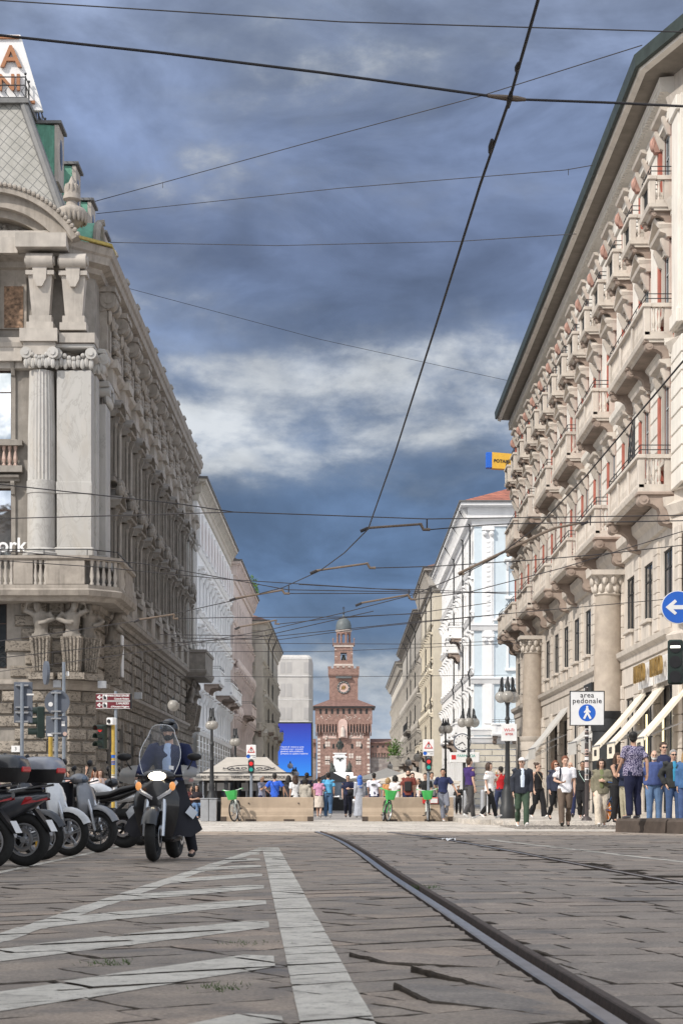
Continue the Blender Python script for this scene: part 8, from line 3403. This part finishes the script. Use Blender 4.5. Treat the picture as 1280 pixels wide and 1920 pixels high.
    if hs in ('short', 'crop'):
        th = .014 if hs == 'short' else .006
        q.ell((0, .024, 1.680), (.075 + th, .083 + th, .076 + th), 14, 10)
        q.ell((0, .055, 1.62), (.066 + th, .05, .075), 12, 8)
    elif hs == 'long':
        q.ell((0, .022, 1.682), (.090, .098, .090), 14, 10)
        for i in range(9):
            a = R(-25 + 230 * i / 8)
            x, y = math.cos(a) * .078, math.sin(a) * .075 + .015
            q.tube([(x, y, 1.68), (x * 1.15, y * 1.15, 1.58), (x * 1.25, y * 1.2 + .01, 1.46), (x * 1.15, y * 1.1 + .02, 1.38)], [.03, .034, .03, .014], 7)
    elif hs == 'bob':
        q.ell((0, .02, 1.682), (.092, .102, .092), 14, 10)
        for i in range(9):
            a = R(-32 + 244 * i / 8)
            x, y = math.cos(a) * .084, math.sin(a) * .08 + .012
            q.tube([(x, y, 1.69), (x * 1.18, y * 1.12, 1.6), (x * 1.16, y * 1.1, 1.51)], [.032, .034, .018], 7)
    elif hs == 'bun':
        q.ell((0, .022, 1.682), (.080, .092, .080), 14, 10)
        q.ell((0, .10, 1.73), (.042, .042, .042), 10, 8)
        q.ell((0, .06, 1.62), (.066, .05, .06), 10, 8)
    elif hs == 'bald':
        q.ell((0, .062, 1.61), (.072, .042, .045), 12, 8)
    elif hs == 'hijab':
        q.ell((0, .022, 1.672), (.096, .108, .105), 14, 10)
        for s in (-1, 1):
            q.tube([(s * .07, -.03, 1.66), (s * .075, -.04, 1.56), (s * .03, -.07, 1.49)], [.03, .035, .03], 8)
        q.tube([(0, .03, 1.6), (0, .03, 1.48), (0, .0, 1.36), (0, .02, 1.24)], [(.09, .10), (.11, .11), (.16, .135), (.13, .13)], 12, X)
    if hs == 'helmet':
        rg = []
        for i in range(9):
            a = -.25 + (PI / 2 + .25) * i / 8
            rg.append([(math.cos(2 * PI * j / 22) * .118 * max(math.cos(a), .03), .014 + math.sin(2 * PI * j / 22) * .138 * max(math.cos(a), .03), 1.672 + math.sin(a) * .125 - (.05 * max(0, math.sin(2 * PI * j / 22)) if i < 2 else 0)) for j in range(22)])
        q.loft(rg)
        q.build('helmet', cm((.012, .012, .014), .25, 0, .6), t, smooth=80)
        v = MB()
        v.T = HT
        v.tube([(-.10, -.075, 1.735), (-.05, -.125, 1.75), (0, -.14, 1.755), (.05, -.125, 1.75), (.10, -.075, 1.735)], [(.006, .025)] * 5, 8, (0, 0, 1))
        v.build('visor', 'black', t, smooth=60)
    elif hs == 'hijab':
        me = remesh(q, .013 * k, .006, sd, 12)
        me.materials.append(cloth(hcn))
        obj('headscarf', me, t)
    elif hs != 'none':
        me = remesh(q, .011 * k, .010, sd, 26)
        if hs in ('short', 'crop', 'long', 'bob', 'bun'):
            # open the face: drop what lies in front of the forehead line
            inv = HT.inverted()
            for v in me.vertices:
                c = inv @ v.co
                if c.y < -.035 and c.z < 1.70:
                    c.y = -.035 + (c.y + .035) * .1
                    if abs(c.x) < .055:
                        c.z = max(c.z, 1.68)
                        c.y = max(c.y, -.02)
                    v.co = HT @ c
        me.materials.append(cm(HC[hcn], .6, var=.35, scale=60))
        obj('hair', me, t)
    if cap:
        q = MB()
        q.T = HT
        rg = []
        for i in range(7):
            a = (PI / 2) * i / 6
            r = math.cos(a)
            rg.append([(math.cos(2 * PI * j / 18) * .090 * max(r, .05), .012 + math.sin(2 * PI * j / 18) * .106 * max(r, .05), 1.685 + math.sin(a) * .085) for j in range(18)])
        q.loft(rg)
        q.prism([(-.075, -.05), (-.06, -.13), (0, -.165), (.06, -.13), (.075, -.05)], 1.684, 1.696, 'xy')
        q.build('cap', cloth(cap), t, smooth=60)
    if glasses:
        q = MB()
        q.T = HT
        for s in (-1, 1):
            q.ell((s * .033, -.092, 1.642), (.027, .008, .019), 10, 6)
            q.tube([(s * .06, -.085, 1.648), (s * .076, .01, 1.648)], .004, 5)
        q.tube([(-.02, -.097, 1.646), (.02, -.097, 1.646)], .004, 5)
        q.build('sunglasses', 'black', t, smooth=60)
    if beard:
        q = MB()
        q.T = HT
        q.ell((0, -.050, 1.560), (.055, .046, .042), 12, 8)
        for s in (-1, 1):
            q.ell((s * .055, -.02, 1.585), (.018, .035, .045), 8, 6)
        q.ell((0, -.088, 1.585), (.026, .012, .007), 8, 5)
        me = remesh(q, .009 * k, .006, sd, 40)
        me.materials.append(cm(HC[beard], .8))
        obj('beard', me, t)
    if extra:
        extra(t, k, sc, A)
    return t


def strap(col, s=1, w=.02):
    def f(t, k, sc, A):
        q = MB()
        q.T = sc
        q.tube([(-s * .11, -.07, 1.46), (-s * .06, -.150, 1.33), (s * .06, -.155, 1.15), (s * .17, -.12, .98)], [(.006, w)] * 4, 6, (0, 1, 0))
        q.tube([(-s * .11, .08, 1.46), (-s * .04, .150, 1.33), (s * .08, .155, 1.15), (s * .17, .10, .98)], [(.006, w)] * 4, 6, (0, 1, 0))
        q.build('bag_strap', cloth(col), t)
    return f


def pack(col, both=True):
    def f(t, k, sc, A):
        q = MB()
        q.T = sc
        for s in ((-1, 1) if both else (-1,)):
            q.tube([(s * .11, .06, 1.47), (s * .12, -.08, 1.45), (s * .125, -.160, 1.32), (s * .14, -.13, 1.12), (s * .16, -.02, 1.05)], [(.008, .024)] * 5, 6, (0, 1, 0))
        q.bbox(-.15, .14, 1.02, .15, .28, 1.44, .04)
        q.build('backpack', cloth(col), t, smooth=30)
    return f


def make_people():
    NV, JN, KH = (.012, .018, .06), (.10, .17, .30), (.30, .27, .20)
    WH, BK = (.74, .74, .74), (.012, .012, .014)
    pi = PI
    # rider on the moving scooter
    px0 = V((-2.26, 23.5, 0))
    hd = R(-96)
    seat = px0 + V((math.cos(hd) * -.28, math.sin(hd) * -.28, -.035))
    person(0, 0, 0, 1.78, hd + pi / 2, 'helmeted rider in dark blue jacket sitting on the black scooter', NV, (.012, .013, .02), BK, 'l', ('helmet', 'black'), legs='ride', arms=('bars', 'bars'), tt='jacket', under=(.35, .45, .65),
           beard='black', loc=seat, grp=None, turn=-.1)
    z = .15
    # right-hand footway, left to right
    person(830, 61.1, 0.01, 1.73, R(8), 'man in a navy polo shirt leaning on the right concrete barrier', (.022, .03, .085), (.17, .18, .22), (.6, .6, .6), 't', ('short', 'black'), legs='lean', arms=('behind', 'out'), tt='polo', turn=-.3)
    person(880, 55.5, z, 1.83, R(118), 'man in a purple polo shirt and dark trousers walking with his back half turned', (.045, .022, .12), (.06, .058, .06), (.7, .7, .7), 'l', ('short', 'brown'), legs='walk', arms=('down', 'fwd'), tt='polo', stride=.7, turn=.25)
    person(917, 56.5, z, 1.70, R(62), 'woman in a white top and black trousers holding an ice cream cone', WH, BK, (.75, .75, .75), 'l', ('bob', 'brown'), True, 'walk2', ('down', 'face'), 'loose', stride=1.0, extra=lambda t, k, sc, A: MB().box(-.005, -.02, .2, .005, .02, .9).build('trouser_stripe', 'signw', t, (-.155, 0, 0)))
    person(938, 63.5, z, 1.70, R(200), 'man in a bright red shirt walking away behind the ice cream woman', (.42, .015, .02), (.03, .04, .09), (.5, .4, .4), 'l', ('short', 'black'), legs='walk', arms=('down', 'fwd'), tt='polo')
    person(913, 70, z, 1.2, R(20), 'person in black sitting low by the dark planters', BK, BK, BK, 't', ('short', 'black'), tt='polo', arms=('chest', 'chest'), glasses=True)
    person(859, 72, z, 1.15, R(10), 'person in a pale cap sitting low right of the leaning man', (.03, .03, .03), BK, BK, 't', ('short', 'dark'), tt='long', arms=('chest', 'chest'), cap=(.6, .57, .5))
    person(978, 48.7, 0.0, 1.83, R(2), 'man in a white cap, dark blazer and green trousers walking towards the viewer', (.022, .026, .038), (.045, .075, .05), (.75, .75, .75), 'l', ('short', 'grey'), legs='walk', arms=('down', 'down'), tt='jacket', under=(.55, .62, .72), cap=(.72, .68, .66), stride=.75, turn=-.35)
    person(1008, 56.5, z, 1.70, R(38), 'woman in a black tank top and black trousers with hair tied back', BK, BK, (.7, .7, .7), 'l', ('bun', 'brown'), True, 'walk', ('down', 'back'), 'tank', 'wide', glasses=True, turn=.6, stride=.8, extra=strap((.45, .36, .25), 1, .008))
    person(1041, 52.6, z, 1.68, R(15), 'woman with reddish hair and a dark jacket behind the white tee man', (.03, .035, .06), BK, BK, 'l', ('bob', 'red'), True, 'walk', ('down', 'down'), 'jacket', glasses=True)
    person(1059, 49.0, 0.0, 1.88, R(-4), 'man in a white t-shirt and brown trousers looking at a phone in his hand', (.74, .74, .78), (.14, .105, .082), (.03, .03, .03), 'l', ('short', 'red'), legs='walk2', arms=('phone', 'down'), tt='tee', stride=.6, nod=.12, turn=.15, extra=pack((.015, .018, .03), False))
    person(1069, 58.5, z, 1.76, R(-10), 'bald man just visible over the white tee man shoulder', (.1, .1, .12), NV, BK, 'l', ('bald', 'grey'), legs='walk')
    person(1092, 55.2, z, 1.72, R(-12), 'woman in a loose black outfit with a pale lanyard', BK, BK, (.6, .5, .5), 'b', ('bun', 'black'), True, 'walk', ('out', 'down'), 'loose', 'wide', build=1.12, extra=strap((.45, .6, .55), 1, .008), stride=.7)
    person(1127, 48.6, 0.0, 1.80, R(-3), 'woman in an olive jacket and cream trousers holding her hand at her chest', (.19, .175, .125), (.62, .55, .46), (.75, .74, .72), 'l', ('bob', 'dark'), True, 'walk2', ('down', 'chest'), 'jacket', 'wide', build=1.08, stride=.55, under=(.15, .17, .08), nod=.1)
    person(1158, 47.8, z, 1.78, R(35), 'woman in a black sleeveless top behind the tall kerb', BK, BK, BK, 't', ('long', 'brown'), True, arms=('face', 'down'), tt='tank', turn=-.2)
    person(1172, 46.2, z, 1.74, R(-70), 'woman in a navy quilted vest and khaki trousers holding the orange bicycle', (.012, .018, .045), (.33, .30, .22), (.5, .5, .5), 'l', ('bob', 'dark'), True, arms=('chest', 'chest'), tt='puffer')
    person(1187, 41.6, .32, 1.93, R(-150), 'large man in a purple floral shirt standing on the kerb with his back turned', (.035, .028, .09), (.012, .015, .045), (.06, .06, .07), 't', ('short', 'black'), arms=('back', 'fwd'), tt='tee', build=1.25, belly=.05, turn=-.75, glasses=True, pat=(38, (.34, .31, .42)))
    person(1226, 44.6, z, 1.77, R(-6), 'white-bearded man in a blue long-sleeved polo with hands in jeans pockets', (.05, .075, .20), JN, (.3, .3, .3), 'l', ('bald', 'white'), arms=('pocket', 'pocket'), tt='long', build=1.2, belly=.07, beard='white', nod=.1)
    person(1244, 46.6, z, 2.02, R(-12), 'tall man with brown hair and sunglasses in a navy polo', (.018, .022, .06), (.03, .05, .10), (.1, .1, .1), 'l', ('short', 'brown'), arms=('down', 'down'), tt='polo', glasses=True, turn=.35)
    person(1262, 44.3, z, 1.77, R(6), 'man in sunglasses with a dark jacket over a bright blue t-shirt', (.03, .032, .032), (.05, .09, .19), (.4, .4, .4), 'l', ('short', 'grey'), arms=('pocket', 'down'), tt='jacket', under=(.04, .25, .42), glasses=True)
    person(1286, 43.6, z, 1.74, R(-25), 'fair-haired woman in a denim jacket cut by the right edge', (.05, .12, .26), (.06, .1, .22), (.4, .4, .4), 'l', ('long', 'blond'), True, arms=('down', 'fwd'), tt='jacket')
    # gap between the barriers
    G0 = 'people in the gap between the barriers'
    person(598, 72.5, 0, 1.60, R(170), 'woman in a pink shirt and pale skirt walking away', (.50, .25, .38), (.52, .46, .40), (.5, .45, .42), 'l', ('bun', 'brown'), True, 'walk', ('chest', 'down'), 'polo', 'skirt', stride=.5, grp=G0)
    person(615, 72.6, 0, 1.77, R(184), 'man in a light blue polo shirt and jeans walking away', (.10, .36, .60), (.06, .12, .22), (.5, .5, .5), 't', ('short', 'black'), legs='walk', arms=('down', 'down'), tt='polo', stride=.5, grp=G0)
    person(652, 73.5, 0, 1.68, R(3), 'man in a navy shirt and sunglasses carrying a black jacket on his arm', (.014, .018, .05), (.014, .016, .03), (.04, .04, .04), 'l', ('short', 'black'), legs='walk', arms=('down', 'chest'), tt='polo', glasses=True, stride=.4, grp=G0,
           extra=lambda t, k, sc, A: (lambda q: q.build('carried_jacket', cloth(BK), t, smooth=70))(MB().ell((.13, -.24, 1.02), (.17, .10, .13), 12, 8).ell((.2, -.22, .9), (.11, .09, .16), 10, 8)))
    person(674, 71.5, 0, 1.64, R(200), 'woman in a bright blue headscarf and long pale grey dress', (.36, .38, .43), (.36, .38, .43), (.6, .6, .6), 't', ('hijab', (.05, .14, .48)), True, 'walk', ('down', 'down'), 'long', 'dress', stride=.4, grp=G0, turn=.2)
    # behind the left barrier
    G1 = 'people behind the left barrier'
    person(491, 70, 0, 1.62, R(60), 'sun-tanned man in a patterned shirt with his hand at his chin', (.12, .15, .24), NV, BK, 't', ('crop', 'grey'), arms=('face', 'down'), tt='tee', pat=(30, (.3, .3, .36)), grp=G1, turn=.2)
    person(515, 67, 0, 1.66, R(175), 'man in a bright blue t-shirt with his back turned and arms on the railing', (.03, .11, .55), NV, BK, 't', ('short', 'black'), arms=('out', 'hip'), tt='tee', grp=G1, extra=strap((.01, .02, .1), -1, .01))
    person(541, 73, 0, 1.66, R(165), 'woman with long black hair in dark clothes left of the white shirt', (.03, .03, .035), BK, BK, 't', ('long', 'black'), True, grp=G1)
    person(553, 69, 0, 1.62, R(200), 'woman with long brown hair and a white blouse', (.66, .66, .66), BK, BK, 't', ('long', 'brown'), True, tt='tee', grp=G1)
    person(575, 74, 0, 1.78, R(185), 'man in a very dark navy shirt seen from behind by the barrier end', (.01, .013, .03), NV, BK, 't', ('short', 'black'), tt='polo', grp=G1)
    person(572, 69, 0, 1.52, R(170), 'dark-haired woman in a beige jacket at the barrier end', (.40, .37, .32), BK, BK, 'l', ('bob', 'black'), True, tt='jacket', grp=G1)
    # behind the right barrier
    G2 = 'people behind the right barrier'
    person(701, 70, 0, 1.72, R(172), 'man in a white t-shirt with a dark print across his back', (.68, .68, .76), NV, BK, 't', ('crop', 'black'), tt='tee', grp=G2, arms=('down', 'fwd'),
           extra=lambda t, k, sc, A: (lambda q: q.build('shirt_print', cloth((.12, .12, .13)), t))(MB().ell((0, .155, 1.28), (.10, .012, .05), 10, 6)))
    person(727, 74, 0, 1.58, R(185), 'person with fair hair in an orange top behind the green basket', (.5, .25, .1), NV, BK, 'l', ('bob', 'blond'), True, grp=G2)
    person(741, 68, 0, 1.60, R(150), 'woman with dark wavy hair and a white blouse behind the right barrier', (.64, .62, .62), BK, BK, 't', ('bob', 'black'), True, tt='loose', grp=G2)
    person(765, 67, 0, 1.80, R(-4), 'man in a rust t-shirt with black backpack straps facing the viewer', (.17, .045, .035), NV, BK, 'l', ('short', 'dark'), tt='tee', beard='dark', grp=G2,
           extra=lambda t, k, sc, A: (lambda q: q.build('chest_pack', cloth((.02, .02, .022)), t, smooth=30))(MB().bbox(-.13, -.22, 1.02, .13, -.12, 1.38, .04)))
    person(773, 71, 0, 1.74, R(8), 'man with a beard half hidden behind the rust t-shirt', (.3, .2, .15), NV, BK, 'l', ('short', 'dark'), beard='brown', grp=G2)
    person(784, 71, 0, 1.52, R(-35), 'woman in a white vest with her dark hair pulled back', (.64, .6, .58), NV, BK, 't', ('bun', 'black'), True, tt='tank', arms=('face', 'down'), grp=G2)
    person(797, 68, 0, 1.68, R(-14), 'man in a black t-shirt behind the third green bicycle', (.014, .015, .016), NV, BK, 'l', ('short', 'dark'), tt='tee', grp=G2, turn=-.15)
    person(809, 71, 0, 1.76, R(20), 'man in a checked shirt looking over the leaning man', (.12, .14, .17), NV, BK, 't', ('short', 'black'), tt='tee', grp=G2, pat=(40, (.3, .3, .3)))
    # seated pair on the far left and the selfie takers
    person(368, 70, -.38, 1.66, R(25), 'seated woman with long black hair and jeans beside the grey cabinet', (.03, .025, .03), JN, BK, 't', ('long', 'black'), True, 'sit', ('chest', 'chest'), 'tee', grp='people by the palazzo', vox=.014)
    person(357, 72, -.38, 1.66, R(40), 'second seated woman in dark clothes left of the one in jeans', (.10, .03, .03), BK, BK, 'l', ('long', 'dark'), True, 'sit', ('chest', 'chest'), 'tee', grp='people by the palazzo', vox=.014)
    person(178, 60, 0, 1.70, R(5), 'fair woman raising her arm for a photo behind the parked motorbikes', (.75, .7, .7), BK, BK, 'l', ('long', 'red'), True, arms=('up', 'down'), tt='tank', grp='people by the palazzo')
    person(188, 60.3, 0, 1.70, R(-8), 'woman leaning her head in for the photo behind the parked motorbikes', (.6, .5, .48), BK, BK, 'l', ('long', 'brown'), True, arms=('down', 'chest'), tt='tank', grp='people by the palazzo', turn=.2)
    person(126, 61, 0, 1.66, R(-30), 'person holding a phone up near the palazzo corner', (.55, .35, .32), BK, BK, 'l', ('bun', 'brown'), True, arms=('face', 'face'), tt='tank', grp='people by the palazzo')
    # loose things in people's hands
    q = P(930, 1447, 56.3)
    c = thing('ice_cream_cone', 'ice cream cone held up by the woman in the white top', 'ice cream', (q.x, 56.22, 1.56))
    MB().lathe([(.006, -.10), (.03, 0.0)], 10).build('cone', cm((.42, .25, .10), .7), c)
    MB().ell((0, 0, .02), .034, 10, 8).build('scoop', cm((.65, .5, .4), .5), c)
    # bench under the seated pair
    b = P(362, 1500, 71)
    t = thing('bench', 'dark bench under the two seated women near the left terrace', 'bench', (b.x, 71.3, 0))
    MB().bbox(-.9, -.25, .42, .9, .25, .48, .02).build('seat', 'iron', t)
    for x in (-.7, .7):
        MB().box(x - .05, -.2, 0, x + .05, .2, .42).build('leg', 'iron', t)


make_people()
